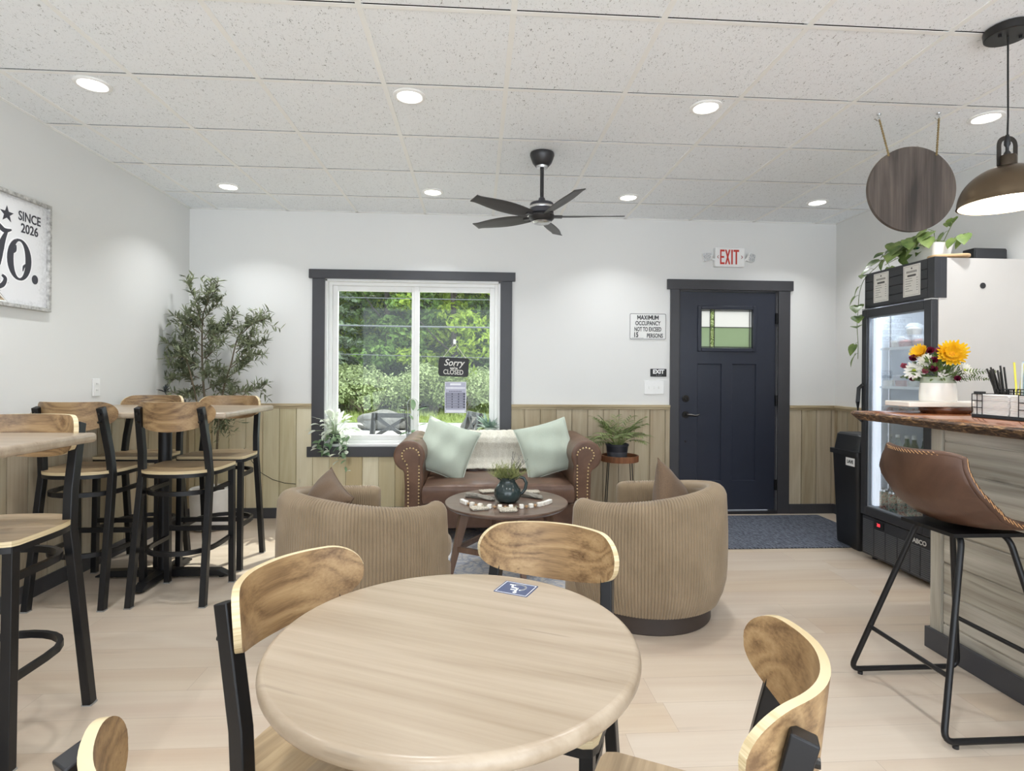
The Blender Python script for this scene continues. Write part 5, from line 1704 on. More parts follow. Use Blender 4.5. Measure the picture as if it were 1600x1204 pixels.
tub(2.94, 3.625, SHZ[0] + 0.087, 0.05, 0.08, food[0], 'clear tub stacked on top of others on the top fridge shelf', 'dessert tubs on the top fridge shelf')
for k, y in enumerate((3.78, 3.665, 3.55, 3.435)):
    t = thing('clear_box', ['leftmost clear plastic box on the second fridge shelf', 'second clear plastic box from the left on the second fridge shelf', 'third clear plastic box from the left on the second fridge shelf', 'clear plastic box behind the bouquet on the second fridge shelf'][k], 'food box', (2.92, y, SHZ[1] + 0.0005), 0, 'clear boxes on the second fridge shelf')
    MB().prism(rrect(0.055, 0.05, 0.01, 3), 0, 0.085).build('box', tub_clear, parent=t, smooth=0)
    MB().prism(rrect(0.05, 0.045, 0.01, 3), 0.003, 0.045).build('filling', food[[0, 1, 0, 0][k]], parent=t, smooth=0)
for k, y in enumerate((3.76, 3.665, 3.57, 3.475)):
    t = thing('fruit_cup', ['red berry cup on the third fridge shelf, leftmost', 'red berry cup on the third fridge shelf, second from the left', 'red berry cup on the third fridge shelf, third from the left', 'red berry cup on the third fridge shelf, rightmost'][k], 'fruit cup', (2.90, y, SHZ[2] + 0.0005), 0, 'berry cups on the third fridge shelf')
    MB().prism(rrect(0.045, 0.043, 0.008, 3), 0, 0.06).build('cup', tub_clear, parent=t, smooth=0)
    mb = MB()
    for q in range(14): mb.sphere((r3.uniform(-.03, .03), r3.uniform(-.03, .03), r3.uniform(0.014, 0.044)), 0.011, 8, 6)
    f_ = mb.build('berries', food[3], parent=t); f_['kind'] = 'stuff'
bp = [(0.0001, 0), (0.030, 0.0), (0.033, 0.006), (0.033, 0.115), (0.031, 0.135), (0.013, 0.185), (0.0125, 0.21), (0.0001, 0.21)]
for k, (y, x, g) in enumerate([(3.79, 2.90, 0), (3.70, 2.89, 0), (3.63, 2.90, 1), (3.555, 2.89, 1), (3.48, 2.90, 1), (3.40, 2.90, 1), (3.665, 2.98, 0)]):
    lab = ['clear water bottle nearest the door hinge light on the bottle shelf', 'clear water bottle second from the left on the bottle shelf', 'green bottle leftmost of the green ones on the bottle shelf', 'green bottle in the middle of the bottle shelf', 'green bottle second from the right on the bottle shelf', 'green bottle at the right end of the bottle shelf', 'clear bottle standing behind the front row on the bottle shelf'][k]
    t = thing('bottle', lab, 'bottle', (x, y, SHZ[3] + 0.0005), 0, 'bottles in the fridge')
    MB().lathe(bp, n=20).build('glass', bottle_green if g else bottle_clear, parent=t, smooth=50)
    MB().lathe([(0.0001, 0.2105), (0.0145, 0.2105), (0.0145, 0.228), (0.0001, 0.229)], n=16).build('cap', plain('bottle cap white', '#e4e7e6', 0.4), parent=t)
    MB().lathe([(0.0335, 0.045), (0.0338, 0.046), (0.0338, 0.098), (0.0335, 0.099)], n=20).build('label', plain('green label', '#5d8a6c', 0.5) if g else plain('pale label film', '#d5dcdc', 0.5), parent=t)
def can_mat(nm, a, b, c):
    t = NT(nm)
    n1 = t.noise(t.objco(), 30, 3, 0.6, 2)
    return t.fin(t.ramp(n1, [(0.38, a), (0.5, b), (0.62, c)]), 0.35, 0.1)
cm = [can_mat('red patterned can', '#a04a3e', '#d9cdb6', '#5f7f72'), can_mat('green patterned can', '#4f7c6c', '#d6cbb4', '#9e5146')]
for k in range(6):
    y = 3.80 - k * 0.086
    t = thing('drink_can', ['patterned tall can at the left end of the bottom fridge shelf', 'patterned tall can second from the left on the bottom fridge shelf', 'patterned tall can third from the left on the bottom fridge shelf', 'patterned tall can fourth from the left on the bottom fridge shelf', 'patterned tall can fifth from the left on the bottom fridge shelf', 'patterned tall can at the right end of the bottom fridge shelf'][k], 'can', (2.875, y, 0.3355), 0, 'tall cans on the bottom fridge shelf')
    MB().lathe([(0.0001, 0.003), (0.026, 0.0), (0.035, 0.014), (0.035, 0.15), (0.0001, 0.151)], n=24).build('can_body', cm[k % 2], parent=t, smooth=40)
    MB().lathe([(0.0001, 0.158), (0.025, 0.158), (0.027, 0.165), (0.035, 0.151), (0.034, 0.150), (0.0001, 0.1515)], n=24).build('lid', steel, parent=t, smooth=40)
# the two price sheets
paper = plain('off white paper', '#e6e3dd', 0.7, var=0.01)
greyp = plain('grey print', '#8b8883', 0.7)
def price_sheet(yc, zc, lab, title):
    t = thing('price_sheet', lab, 'notice', (FX - 0.031, yc, zc), -PI / 2, 'price sheets taped on the fridge header')
    w2, h2 = 0.071, 0.1
    MB().box(-w2, w2, -0.0012, 0, -h2, h2).build('sheet', paper, parent=t, smooth=0)
    mb = MB()
    for (a, b, c, d) in ((-w2 + .008, w2 - .008, h2 - .0095, h2 - .008), (-w2 + .008, w2 - .008, -h2 + .008, -h2 + .0095), (-w2 + .008, -w2 + .0095, -h2 + .008, h2 - .008), (w2 - .0095, w2 - .008, -h2 + .008, h2 - .008)):
        mb.box(a, b, -0.0018, -0.0012, c, d)
    mb.build('border', greyp, parent=t, smooth=0)
    m2 = MB().prism([(x, z + 0.032) for x, z in rrect(0.036, 0.0065, 0.006)], -0.0018, -0.0012, plane='xz')
    m2.prism([(0.006 * math.cos(a) , 0.078 + 0.006 * math.sin(a)) for a in [2 * PI * k / 10 for k in range(10)]], -0.0018, -0.0012, plane='xz')
    m2.build('banner', plain('dark print', '#5c5a57', 0.7), parent=t, smooth=0)
    mb = MB()
    for k in range(6):
        z = 0.012 - k * 0.0155
        L = [0.055, 0.06, 0.045, 0.05, 0.03, 0.06][k]
        mb.box(-0.052, -0.052 + L, -0.0018, -0.0012, z, z + 0.0035); mb.box(0.04, 0.052, -0.0018, -0.0012, z, z + 0.0035)
    for k in range(7): mb.box(-0.043 + k * 0.0125, -0.034 + k * 0.0125, -0.0018, -0.0012, 0.05, 0.063)
    p_ = mb.build('print', greyp, parent=t, smooth=0); p_['kind'] = 'stuff'
price_sheet(3.711, 1.906, 'printed price sheet on the left of the fridge header', '')
price_sheet(3.437, 1.908, 'printed price sheet on the right of the fridge header', '')

# ------------------------------------------------------------------ on top of the fridge
planter_m = plain('white planter plastic', '#e8e8e6', 0.4, var=0.02)
pt = thing('pothos_planter', 'white planter with trailing pothos vines on top of the fridge', 'potted plant', (2.93, 3.50, FH + 0.0055))
mb = MB()
def boxy(mb, hx0, hy0, hx1, hy1, h):
    a = rrect(hx0, hy0, 0.02, 4); b = rrect(hx1, hy1, 0.022, 4); n = len(a)
    inn = rrect(hx1 - 0.008, hy1 - 0.008, 0.018, 4)
    mb.add([(x, y, 0) for x, y in a] + [(x, y, h) for x, y in b] + [(x, y, h) for x, y in inn] + [(x, y, h - 0.03) for x, y in inn],
           [tuple(range(n - 1, -1, -1))] + [(i, (i + 1) % n, n + (i + 1) % n, n + i) for i in range(n)] + [(n + i, n + (i + 1) % n, 2 * n + (i + 1) % n, 2 * n + i) for i in range(n)] + [(2 * n + i, 2 * n + (i + 1) % n, 3 * n + (i + 1) % n, 3 * n + i) for i in range(n)] + [tuple(3 * n + i for i in range(n))])
boxy(mb, 0.055, 0.11, 0.07, 0.135, 0.115)
pb = mb.build('planter', planter_m, parent=pt, smooth=30)
pb.rotation_euler = (0, 0, 0.0)
pothos = leaf_mat('pothos leaf', '#4f6b3a', '#94a862', 0.35)
pvine = leaf_mat('pothos stem', '#6a7b45', '#86955a')
def heart(mb, p, d, up, s, r2):
    """heart shaped leaf: p base, d direction to tip, up face normal"""
    d = d.normalized(); up = (up - d * up.dot(d)).normalized(); sd_ = d.cross(up)
    prof = [(-0.12, 0.20), (0.06, 0.42), (0.28, 0.47), (0.5, 0.40), (0.72, 0.25), (0.9, 0.09), (1.0, 0.0)]
    mid = []; L = []; R = []
    for k, (t, w) in enumerate(prof):
        tt = max(t, 0.0) if k else 0.0
        c = p + d * tt * s - up * 0.18 * s * tt * tt
        mid.append(c)
        L.append(p + d * t * s - sd_ * w * s + up * (0.16 * w * s) - up * 0.18 * s * t * t)
        R.append(p + d * t * s + sd_ * w * s + up * (0.16 * w * s) - up * 0.18 * s * t * t)
    n = len(prof); vs = mid + L + R
    fs = []
    for k in range(n - 1):
        fs += [(k, k + 1, n + k + 1, n + k), (k + 1, k, 2 * n + k, 2 * n + k + 1)]
    mb.add(vs, fs)
r4 = random.Random(44)
ml = MB(); mv = MB()
def vine(path, s0=0.05, every=1, first=0):
    path = [Vector(p) for p in path]
    # smooth catmull
    P = []
    for i in range(len(path) - 1):
        p0 = path[max(i - 1, 0)]; p1 = path[i]; p2 = path[i + 1]; p3 = path[min(i + 2, len(path) - 1)]
        for k in range(6):
            t = k / 6
            P.append(0.5 * ((2 * p1) + (p2 - p0) * t + (2 * p0 - 5 * p1 + 4 * p2 - p3) * t * t + (3 * p1 - p0 - 3 * p2 + p3) * t ** 3))
    P.append(path[-1])
    mv.tube(P, 0.0022, 6)
    for k in range(first, len(P), every):
        p = P[k]
        out = Vector((r4.uniform(-1, 0.2), r4.uniform(-0.8, 0.8), r4.uniform(-0.5, 0.5))).normalized()
        tip_ = p + out * 0.03
        mv.tube([p, p + out * 0.015 + Vector((0, 0, 0.006)), tip_], 0.0013, 5)
        heart(ml, tip_, out + Vector((0, 0, -0.75)), out + Vector((-0.5, -0.3, 0.6)), s0 * r4.uniform(0.8, 1.25), r4)
o0 = Vector((2.93, 3.50, FH))
def L_(*p): return [(x - 2.93, y - 3.50, z - FH - 0.0055) for x, y, z in p]
vine(L_((2.93, 3.55, 2.12), (2.90, 3.66, 2.17), (2.86, 3.78, 2.13), (2.84, 3.86, 2.07), (2.80, 3.92, 2.0), (2.77, 3.93, 1.9), (2.76, 3.93, 1.78), (2.76, 3.94, 1.66), (2.765, 3.935, 1.52), (2.76, 3.93, 1.42)), 0.085, 4, 3)
vine(L_((2.92, 3.52, 2.12), (2.87, 3.60, 2.19), (2.83, 3.68, 2.14), (2.80, 3.74, 2.08)), 0.092, 3, 2)
vine(L_((2.93, 3.48, 2.12), (2.88, 3.50, 2.21), (2.84, 3.55, 2.18), (2.81, 3.60, 2.11)), 0.092, 3, 2)
vine(L_((2.93, 3.45, 2.12), (2.90, 3.42, 2.22), (2.86, 3.42, 2.2), (2.82, 3.44, 2.13)), 0.09, 3, 2)
vine(L_((2.95, 3.42, 2.12), (2.95, 3.37, 2.20), (2.94, 3.32, 2.25), (2.94, 3.29, 2.28)), 0.075, 4, 3)
vine(L_((2.95, 3.42, 2.12), (2.97, 3.33, 2.16), (2.98, 3.27, 2.17), (2.98, 3.24, 2.13)), 0.085, 4, 3)
vine(L_((2.93, 3.56, 2.12), (2.89, 3.64, 2.2), (2.87, 3.72, 2.2), (2.86, 3.80, 2.12)), 0.09, 3, 2)
vine(L_((2.90, 3.60, 2.12), (2.86, 3.68, 2.1), (2.80, 3.72, 2.06)), 0.075, 3, 1)
ml.build('foliage', pothos, parent=pt, fix=False, smooth=80)
mv.build('vines', pvine, parent=pt, fix=False)
wb = tag(MB().prism(rrect(0.055, 0.11, 0.05, 8), 0, 0.018).build('wooden_board', wood('pale board', '#b7936a', '#cba97f', '#dcc09b', axis='y', rough=0.5, knots=0), bevel=0.005, segs=3), 'small rounded pale wooden board on the fridge top edge', 'board')
wb.location = (2.90, 3.305, FH + 0.0055); wb.rotation_euler = (0, 0, 1.25)
bb = thing('black_box', 'small black box on the back of the fridge top against the wall', 'box', (3.26, 3.44, FH + 0.0005), 0.0)
MB().prism(rrect(0.11, 0.045, 0.008), 0, 0.095).build('case', black_plastic, parent=bb, bevel=0.004)
MB().prism(rrect(0.105, 0.005, 0.004), 0.008, 0.087).build('face_plate', plain('charcoal plate', '#2f3033', 0.6), parent=bb, loc=(0, -0.047, 0), bevel=0.002)
# green leaf shaped watering spike
sp = thing('plant_scoop', 'dark green plastic scoop lying across the pothos planter', 'scoop', (2.855, 3.55, 2.148), 0.0)
sp.rotation_euler = (0.25, 0.0, 0.35)
mb = MB()
mb.grid(lambda i, j: (0.02 * math.sin(PI * min(1, 0.15 + i / 14)) ** 0.7 * math.cos(PI * j / 6), -0.08 + 0.16 * i / 14, -0.014 * math.sin(PI * j / 6) * math.sin(PI * min(1, 0.15 + i / 14))), 15, 7)
mb.build('scoop_blade', plain('dark green plastic', '#1f5a45', 0.35), parent=sp, solid=0.002, smooth=70)

# ------------------------------------------------------------------ bin beside the fridge
bn = thing('trash_bin', 'tall black swing lid rubbish bin between the fridge and the door mat', 'bin', (3.0, 4.12, 0))
mb = MB()
def loft(mb, secs):
    n = len(secs[0][1])
    b = []
    for z, pts in secs: b += [(x, y, z) for x, y in pts]
    fs = [tuple(range(n - 1, -1, -1)), tuple((len(secs) - 1) * n + k for k in range(n))]
    for i in range(len(secs) - 1):
        fs += [(i * n + k, i * n + (k + 1) % n, (i + 1) * n + (k + 1) % n, (i + 1) * n + k) for k in range(n)]
    return mb.add(b, fs)
loft(mb, [(0.0, rrect(0.17, 0.12, 0.02)), (0.02, rrect(0.185, 0.13, 0.025)), (0.70, rrect(0.212, 0.15, 0.03))])
bd = mb.build('bin_body', black_plastic, parent=bn, smooth=35)
mb = MB(); loft(mb, [(0.70, rrect(0.228, 0.165, 0.03)), (0.735, rrect(0.228, 0.165, 0.03))]); mb.build('rim', black_plastic, parent=bn, smooth=30)
mb = MB(); loft(mb, [(0.735, rrect(0.205, 0.145, 0.03)), (0.85, rrect(0.185, 0.14, 0.03)), (0.862, rrect(0.17, 0.13, 0.03))]); mb.build('swing_lid', black_plastic, parent=bn, smooth=35)
lb = MB().box(-0.0005, 0.0005, -0.05, 0.05, -0.03, 0.03).build('label', white_plastic, parent=bd, loc=(-0.213, -0.075, 0.655), smooth=0)
text_mesh('lettering', 'LAVE', 0.034, ink, parent=lb, loc=(-0.0012, 0, 0), rot=(PI / 2, 0, -PI / 2), bold=0.001, sx=0.9)
# ------------------------------------------------------------------ ceiling fan
gun = plain('gunmetal fan body', '#4e4e55', 0.3, 0.6, var=0.05)
fan_dark = plain('dark fan canopy', '#3b3a3b', 0.35, 0.5, var=0.05)
fanb = plain('dark fan blade', '#3f3d3d', 0.45, var=0.08)
FZ = H
fan = thing('ceiling_fan', 'dark grey ceiling fan with slim blades hanging near the middle of the room', 'ceiling fan', (0.416, 3.667, H))
MB().lathe([(0.0001, 0.0), (0.078, 0.0), (0.080, -0.012), (0.074, -0.03), (0.062, -0.062), (0.045, -0.082), (0.0001, -0.086)], n=40).build('canopy', fan_dark, parent=fan, smooth=40)
MB().lathe([(0.0001, -0.083), (0.038, -0.083), (0.034, -0.096), (0.0001, -0.1)], n=32).build('canopy_ring', steel, parent=fan, smooth=40)
MB().cyl((0, 0, -0.30), (0, 0, -0.08), 0.0125, n=20).build('down_rod', fan_dark, parent=fan)
MB().lathe([(0.013, -0.285), (0.02, -0.292), (0.026, -0.315), (0.04, -0.322), (0.075, -0.326), (0.078, -0.334), (0.078, -0.392), (0.072, -0.398), (0.0001, -0.398)], n=40).build('motor_housing', gun, parent=fan, smooth=35)
MB().lathe([(0.079, -0.345), (0.0795, -0.346), (0.0795, -0.36), (0.079, -0.361)], n=40).build('housing_band', steel, parent=fan)
MB().lathe([(0.05, -0.398), (0.082, -0.402), (0.086, -0.412), (0.082, -0.424), (0.066, -0.44), (0.0001, -0.444)], n=40).build('hub', fan_dark, parent=fan, smooth=35)
MB().lathe([(0.0001, -0.4445), (0.058, -0.4425), (0.062, -0.446), (0.05, -0.456), (0.0001, -0.458)], n=40).build('bottom_cap', steel, parent=fan, smooth=40)
for k in range(5):
    a = math.radians(-1 + 72 * k)
    mb = MB()
    rows = []
    nr = 16
    for i in range(nr + 1):
        t = i / nr; r = 0.10 + 0.44 * t
        w2 = 0.036 + 0.02 * math.sin(PI * min(1, t * 1.1)) if t < 0.94 else 0.032 + 0.016 * (1 - (t - 0.94) / 0.06 * 0.6)
        tw = math.radians(20 - 6 * t)
        rows.append([(r, s * w2 * math.cos(tw), -0.41 + s * w2 * math.sin(tw) + 0.012 * t) for s in (-1, -0.4, 0.4, 1)])
    V = [p for r_ in rows for p in r_]
    b = mb.grid(lambda i, j: rows[i][j], nr + 1, 4).build('blade', fanb, parent=fan, solid=0.006, smooth=50, bevel=0.0015)
    b.rotation_euler = (0, 0, a)
    mb = MB().box(0.06, 0.135, -0.018, 0.018, -0.418, -0.404)
    mb.build('blade_arm', fan_dark, parent=b, smooth=0, bevel=0.003)
# ------------------------------------------------------------------ pendant lamp
bronze = plain('brushed bronze', '#6e604e', 0.3, 0.85, var=0.1)
pd = thing('pendant_lamp', 'bronze dome pendant lamp on a black cord over the bar', 'pendant lamp', (2.182, 2.2, H))
MB().lathe([(0.0001, 0.0), (0.082, 0.0), (0.083, -0.006), (0.080, -0.03), (0.076, -0.033), (0.0001, -0.033)], n=44).build('ceiling_plate', plain('black plate', '#2a2928', 0.4, 0.4), parent=pd, smooth=35)
for s in (-1, 1): MB().cyl((s * 0.045, -0.01, -0.043), (s * 0.045, -0.01, -0.032), 0.006, n=10).build('plate_screw', black_metal, parent=pd)
zt = 2.17 - H; zr = 2.013 - H
MB().tube([(0, 0, -0.03), (0.001, 0, -0.2), (0.003, 0, -0.36), (0, 0, zt + 0.10)], 0.0034, 8).build('cord', plain('black cord', '#161616', 0.6), parent=pd)
MB().lathe([(0.0001, zt + 0.125), (0.006, zt + 0.125), (0.011, zt + 0.10), (0.011, zt + 0.085), (0.006, zt + 0.075), (0.006, zt + 0.06), (0.012, zt + 0.05), (0.012, zt + 0.035), (0.0001, zt + 0.035)], n=16).build('strain_relief', black_plastic, parent=pd)
MB().tube(bend([(-0.036, 0, zt - 0.002), (-0.036, 0, zt + 0.112), (0.036, 0, zt + 0.112), (0.036, 0, zt - 0.002)], 0.034, 8), (0.0015, 0.009), 4, square=True, up=(0, 1, 0)).build('yoke', plain('dark yoke metal', '#3b3733', 0.35, 0.7), parent=pd, smooth=40)
MB().lathe([(0.0001, zt + 0.04), (0.030, zt + 0.038), (0.033, zt + 0.03), (0.033, zt - 0.006), (0.026, zt - 0.008)], n=32).build('socket_cup', plain('dark bronze cup', '#4f463c', 0.3, 0.8), parent=pd, smooth=35)
def dome(r0, off):
    return [(max(0.0001, r0 * math.sin(a)), zr + off + (zt - zr - 0.002) * math.cos(a)) for a in [PI / 2 * k / 16 for k in range(17)]]
MB().lathe(dome(0.166, 0.0) + [(0.168, zr - 0.004)], n=64, cap=False).build('shade', bronze, parent=pd, smooth=40)
MB().lathe(dome(0.161, -0.004), n=64, cap=False).build('shade_lining', plain('white enamel lining', '#f5efe4', 0.4), parent=pd, smooth=60)
pb_ = MB().sphere((0, 0, zr + 0.045), 0.045, 24, 16).build('bulb', emit('pendant bulb glow', '#ffe9cf', 14.0), parent=pd, smooth=60)
pl_ = bpy.data.lights.new('pendant_glow', 'POINT'); pl_.energy = 5; pl_.color = (1, 0.88, 0.72); pl_.shadow_soft_size = 0.045
plo = bpy.data.objects.new('pendant_glow', pl_); COL.objects.link(plo); plo.parent = pd; plo.location = (0, 0, zr - 0.005)
# ------------------------------------------------------------------ hanging round board
hb = thing('hanging_round_board', 'round dark stained wooden board hung from the ceiling on two rope loops', 'hanging sign', (2.352, 2.93, 2.312), math.radians(-7))
dkb = wood('dark stained board', '#39322e', '#5c524b', '#7a6d63', axis='z', scale=1.1, rough=0.55, knots=0.6, fine=0.4, cracks=0.4)
mb = MB()
mb.prism([(0.231 * math.cos(2 * PI * k / 72), 0.231 * math.sin(2 * PI * k / 72)) for k in range(72)], -0.01, 0.012, plane='xz')
mb.build('board', dkb, parent=hb, smooth=30, bevel=0.002)
rope = plain('jute rope', '#8d7a56', 0.9, var=0.3, scale=120)
for s in (-1, 1):
    mb = MB()
    hx_ = s * 0.157; ex = s * 0.125; ez = 0.185
    top = Vector((hx_, 0.02, H - 2.312 - 0.028)); bot = Vector((ex, -0.012, ez))
    for q in (0, 1):
        pa = []
        for k in range(41):
            t = k / 40; p = top.lerp(bot, t); an = t * 46 + q * PI
            pa.append(p + Vector((0.0028 * math.cos(an), 0.0028 * math.sin(an), 0)))
        mb.tube(pa, 0.0031, 6)
    rp = mb.build('rope', rope, parent=hb)
    MB().tube([bot + Vector((0, 0, 0)), bot + Vector((0, 0.012, -0.004)), bot + Vector((0, 0.028, 0.0))], 0.006, 8).build('knot', rope, parent=rp)
    hk = thing('ceiling_hook', 'silver ceiling hook holding the ' + ('left' if s < 0 else 'right') + ' rope of the round board', 'hook', (2.352 + s * 0.157 * math.cos(math.radians(-7)), 2.93 + 0.02 + s * 0.157 * math.sin(math.radians(-7)), H), 0, 'ceiling hooks')
    MB().lathe([(0.0001, 0), (0.012, 0), (0.011, -0.004), (0.0001, -0.005)], n=20).build('hook_plate', steel, parent=hk)
    MB().tube([(0, 0, -0.003), (0.0, 0, -0.014), (0.006, 0, -0.026), (0.0, 0, -0.036), (-0.012, 0, -0.034), (-0.024, -0.004, -0.026), (-0.03, -0.006, -0.03)], 0.0028, 8).build('hook_wire', steel, parent=hk)
# ------------------------------------------------------------------ exit sign with emergency heads
red = plain('red exit letters', '#c8372a', 0.45, var=0.03)
es = thing('exit_sign', 'white EXIT sign with red letters and two emergency lamp heads above the door', 'exit sign', (2.338, YB - 0.001, 2.392))
bx_ = MB().prism(rrect(0.141, 0.09, 0.008), -0.045, 0, plane='xz').build('housing', white_plastic, parent=es, bevel=0.004)
# block letters EXIT
def bars(mb, lst, x0, w, h, t):
    for a, b, c, d in lst: mb.box(x0 + a * w, x0 + b * w, -0.0475, -0.045, c * h - h / 2, d * h - h / 2)
lh, lw, st_w = 0.135, 0.036, 0.30
mb = MB()
e_ = [(0, st_w, 0, 1), (st_w, 1, 0, 0.13), (st_w, 1, 0.87, 1), (st_w, 0.9, 0.44, 0.56)]
bars(mb, e_, -0.094, 0.042, lh, 0)
mb.build('letter_e', red, parent=bx_, smooth=0)
mb = MB()
for s in (1, -1):
    x0, x1 = -0.047, 0.003; w = 0.0135
    a = (x0, -lh / 2) if s > 0 else (x1, -lh / 2)
    p = [(x0, -lh / 2), (x0 + w, -lh / 2), (x1, lh / 2), (x1 - w, lh / 2)] if s > 0 else [(x1 - w, -lh / 2), (x1, -lh / 2), (x0 + w, lh / 2), (x0, lh / 2)]
    mb.prism(p, -0.0475 - 0.0001 * s, -0.045, plane='xz')
mb.build('letter_x', red, parent=bx_, smooth=0)
MB().box(0.012, 0.026, -0.0475, -0.045, -lh / 2, lh / 2).build('letter_i', red, parent=bx_, smooth=0)
MB().box(0.053, 0.067, -0.0475, -0.045, -lh / 2, lh / 2 - 0.018).box(0.034, 0.086, -0.0475, -0.045, lh / 2 - 0.018, lh / 2).build('letter_t', red, parent=bx_, smooth=0)
for s in (-1, 1):
    c = 0.114 * s
    mb = MB()
    for d in (1, -1):
        mb.prism([(c - s * 0.008, d * 0.014), (c - s * 0.002, d * 0.014), (c + s * 0.008, 0), (c + s * 0.002, 0)], -0.0475, -0.045, plane='xz')
    mb.build('chevron', plain('dark red chevron', '#9c3a33', 0.5), parent=bx_, smooth=0)
    hd_ = MB()
    hd_.prism([(x + s * 0.195, z + 0.045) for x, z in rrect(0.038, 0.04, 0.012)], -0.085, -0.045, plane='xz')
    h1 = hd_.build('lamp_head', white_plastic, parent=es, bevel=0.006)
    h1.rotation_euler = (0.12, s * 0.18, s * 0.25)
    def lensm():
        if 'facet lens' in MATS: return MATS['facet lens']
        t = NT('facet lens'); v = t.n('TexVoronoi', None, Vector=t.objco(), Scale=110.0).outputs['Distance']
        t.bump(v, 1.0, 0.004); MATS['facet lens'] = t.fin(t.ramp(v, [(0.1, '#f4f4f4'), (0.6, '#b9bcbf')]), 0.15, 0.2); return t.m
    MB().prism([(x + s * 0.195, z + 0.045) for x, z in rrect(0.033, 0.035, 0.01)], -0.089, -0.085, plane='xz').build('lens', lensm(), parent=h1, bevel=0.002)
    MB().tube([(s * 0.14, -0.022, -0.02), (s * 0.165, -0.03, -0.015), (s * 0.175, -0.045, 0.012)], 0.013, 10).build('swivel_arm', white_plastic, parent=es)
# ------------------------------------------------------------------ notices and plates by the door
oc = thing('occupancy_notice', 'white MAXIMUM OCCUPANCY notice with black lettering left of the door', 'notice', (1.580, YB - 0.001, 1.742))
pl1 = MB().prism(rrect(0.175, 0.124, 0.014), -0.004, 0, plane='xz').build('plate', plain('white sign plastic', '#e4e4e2', 0.4, var=0.01), parent=oc, smooth=0)
mb = MB()
o_ = rrect(0.170, 0.119, 0.012); i_ = rrect(0.166, 0.115, 0.010); n = len(o_)
mb.add([(x, -0.0046, z) for x, z in o_] + [(x, -0.0046, z) for x, z in i_], [(k, (k + 1) % n, n + (k + 1) % n, n + k) for k in range(n)])
mb.build('border', ink, parent=pl1, smooth=0)
def block_word(word, cx, cz, h, w, gap, st, parent, m):
    S = {'M': ([[(0, 0), (0, 1), (.5, .3), (1, 1), (1, 0)]], 1.15), 'A': ([[(0, 0), (.5, 1), (1, 0)], [(.2, .3), (.8, .3)]], 1.05), 'X': ([[(0, 0), (1, 1)], [(0, 1), (1, 0)]], 0.95),
         'I': ([[(.5, 0), (.5, 1)]], 0.3), 'U': ([[(0, 1), (0, .3), (.12, .08), (.5, 0), (.88, .08), (1, .3), (1, 1)]], 0.9)}
    tot = sum(S[c][1] * w for c in word) + gap * (len(word) - 1)
    x = cx - tot / 2; mb = MB(); q = 0
    for c in word:
        pl, k = S[c]
        for p in pl:
            for i in range(len(p) - 1):
                a = Vector((x + p[i][0] * w * k, -0.0049, cz - h / 2 + p[i][1] * h)); b = Vector((x + p[i + 1][0] * w * k, -0.0049, cz - h / 2 + p[i + 1][1] * h)); d = b - a
                q += 1
                mb.obox((a + b) / 2 + Vector((0, -0.00003 * (q % 4), 0)), d, (0, 1, 0), d.cross(Vector((0, 1, 0))), d.length / 2 + st * 0.35, 0.0004, st / 2)
        x += k * w + gap
    return mb.build('lettering', m, parent=parent, smooth=0)
block_word('MAXIMUM', 0.0, 0.083, 0.036, 0.0215, 0.0085, 0.0072, pl1, ink)
for body, z, sx_, x in (('OCCUPANCY', 0.028, 0.72, 0), ('NOT TO EXCEED', -0.028, 0.70, 0), ('PERSONS', -0.087, 0.70, 0.066)):
    text_mesh('lettering', body, 0.054, ink, parent=pl1, loc=(x, -0.0046, z), bold=(0.0002 if body == 'MAXIMUM' else 0.0012), sx=sx_ * (0.98 if len(body) < 13 else 0.86))
text_mesh('lettering', '15', 0.062, ink, parent=pl1, loc=(-0.112, -0.0046, -0.080), bold=0.0022, sx=0.75)
MB().box(-0.152, -0.04, -0.0046, -0.004, -0.109, -0.1065).build('underline', ink, parent=pl1, smooth=0)
ex = thing('tactile_exit_plate', 'small black plate reading EXIT in white above the light switches', 'notice', (1.683, YB - 0.001, 1.314))
pl2 = MB().prism(rrect(0.076, 0.036, 0.004), -0.004, 0, plane='xz').build('plate', plain('black sign plastic', '#161617', 0.4), parent=ex, smooth=0)
text_mesh('lettering', 'EXIT', 0.052, white_ink, parent=pl2, loc=(0, -0.0046, 0.008), bold=0.0022, sx=1.0)
for k, (dx, dz) in enumerate([(-0.02, 0), (-0.014, -0.006), (0.0, 0), (0.006, 0), (0.006, -0.006), (0.02, -0.006), (0.026, 0)]):
    MB().sphere((dx, -0.0042, -0.022 + dz), 0.0018, 8, 5).build('braille_dot', white_ink, parent=pl2)
sw = thing('switch_plate', 'white triple light switch plate left of the door', 'switch', (1.642, YB - 0.001, 1.177))
MB().prism(rrect(0.093, 0.062, 0.006), -0.006, 0, plane='xz').build('plate', white_plastic, parent=sw, bevel=0.002)
for k in (-1, 0, 1):
    MB().box(k * 0.046 - 0.006, k * 0.046 + 0.006, -0.014, -0.006, -0.010, 0.012).build('toggle', white_vinyl, parent=sw, bevel=0.002)
ou = thing('wall_outlet', 'white power outlet on the left wall above the far high table', 'outlet', (XL + 0.001, 3.93, 1.184), PI / 2)
po = MB().prism(rrect(0.035, 0.058, 0.005), -0.006, 0, plane='xz').build('plate', white_plastic, parent=ou, bevel=0.002)
for s in (-1, 1):
    q = MB().prism([(x, z + s * 0.021) for x, z in rrect(0.017, 0.014, 0.006)], -0.008, -0.006, plane='xz').build('socket', white_vinyl, parent=po)
    MB().box(-0.008, -0.006, -0.0085, -0.008, s * 0.021 - 0.002, s * 0.021 + 0.007).box(0.006, 0.008, -0.0085, -0.008, s * 0.021 - 0.002, s * 0.021 + 0.006).build('slots', ink, parent=q, smooth=0)
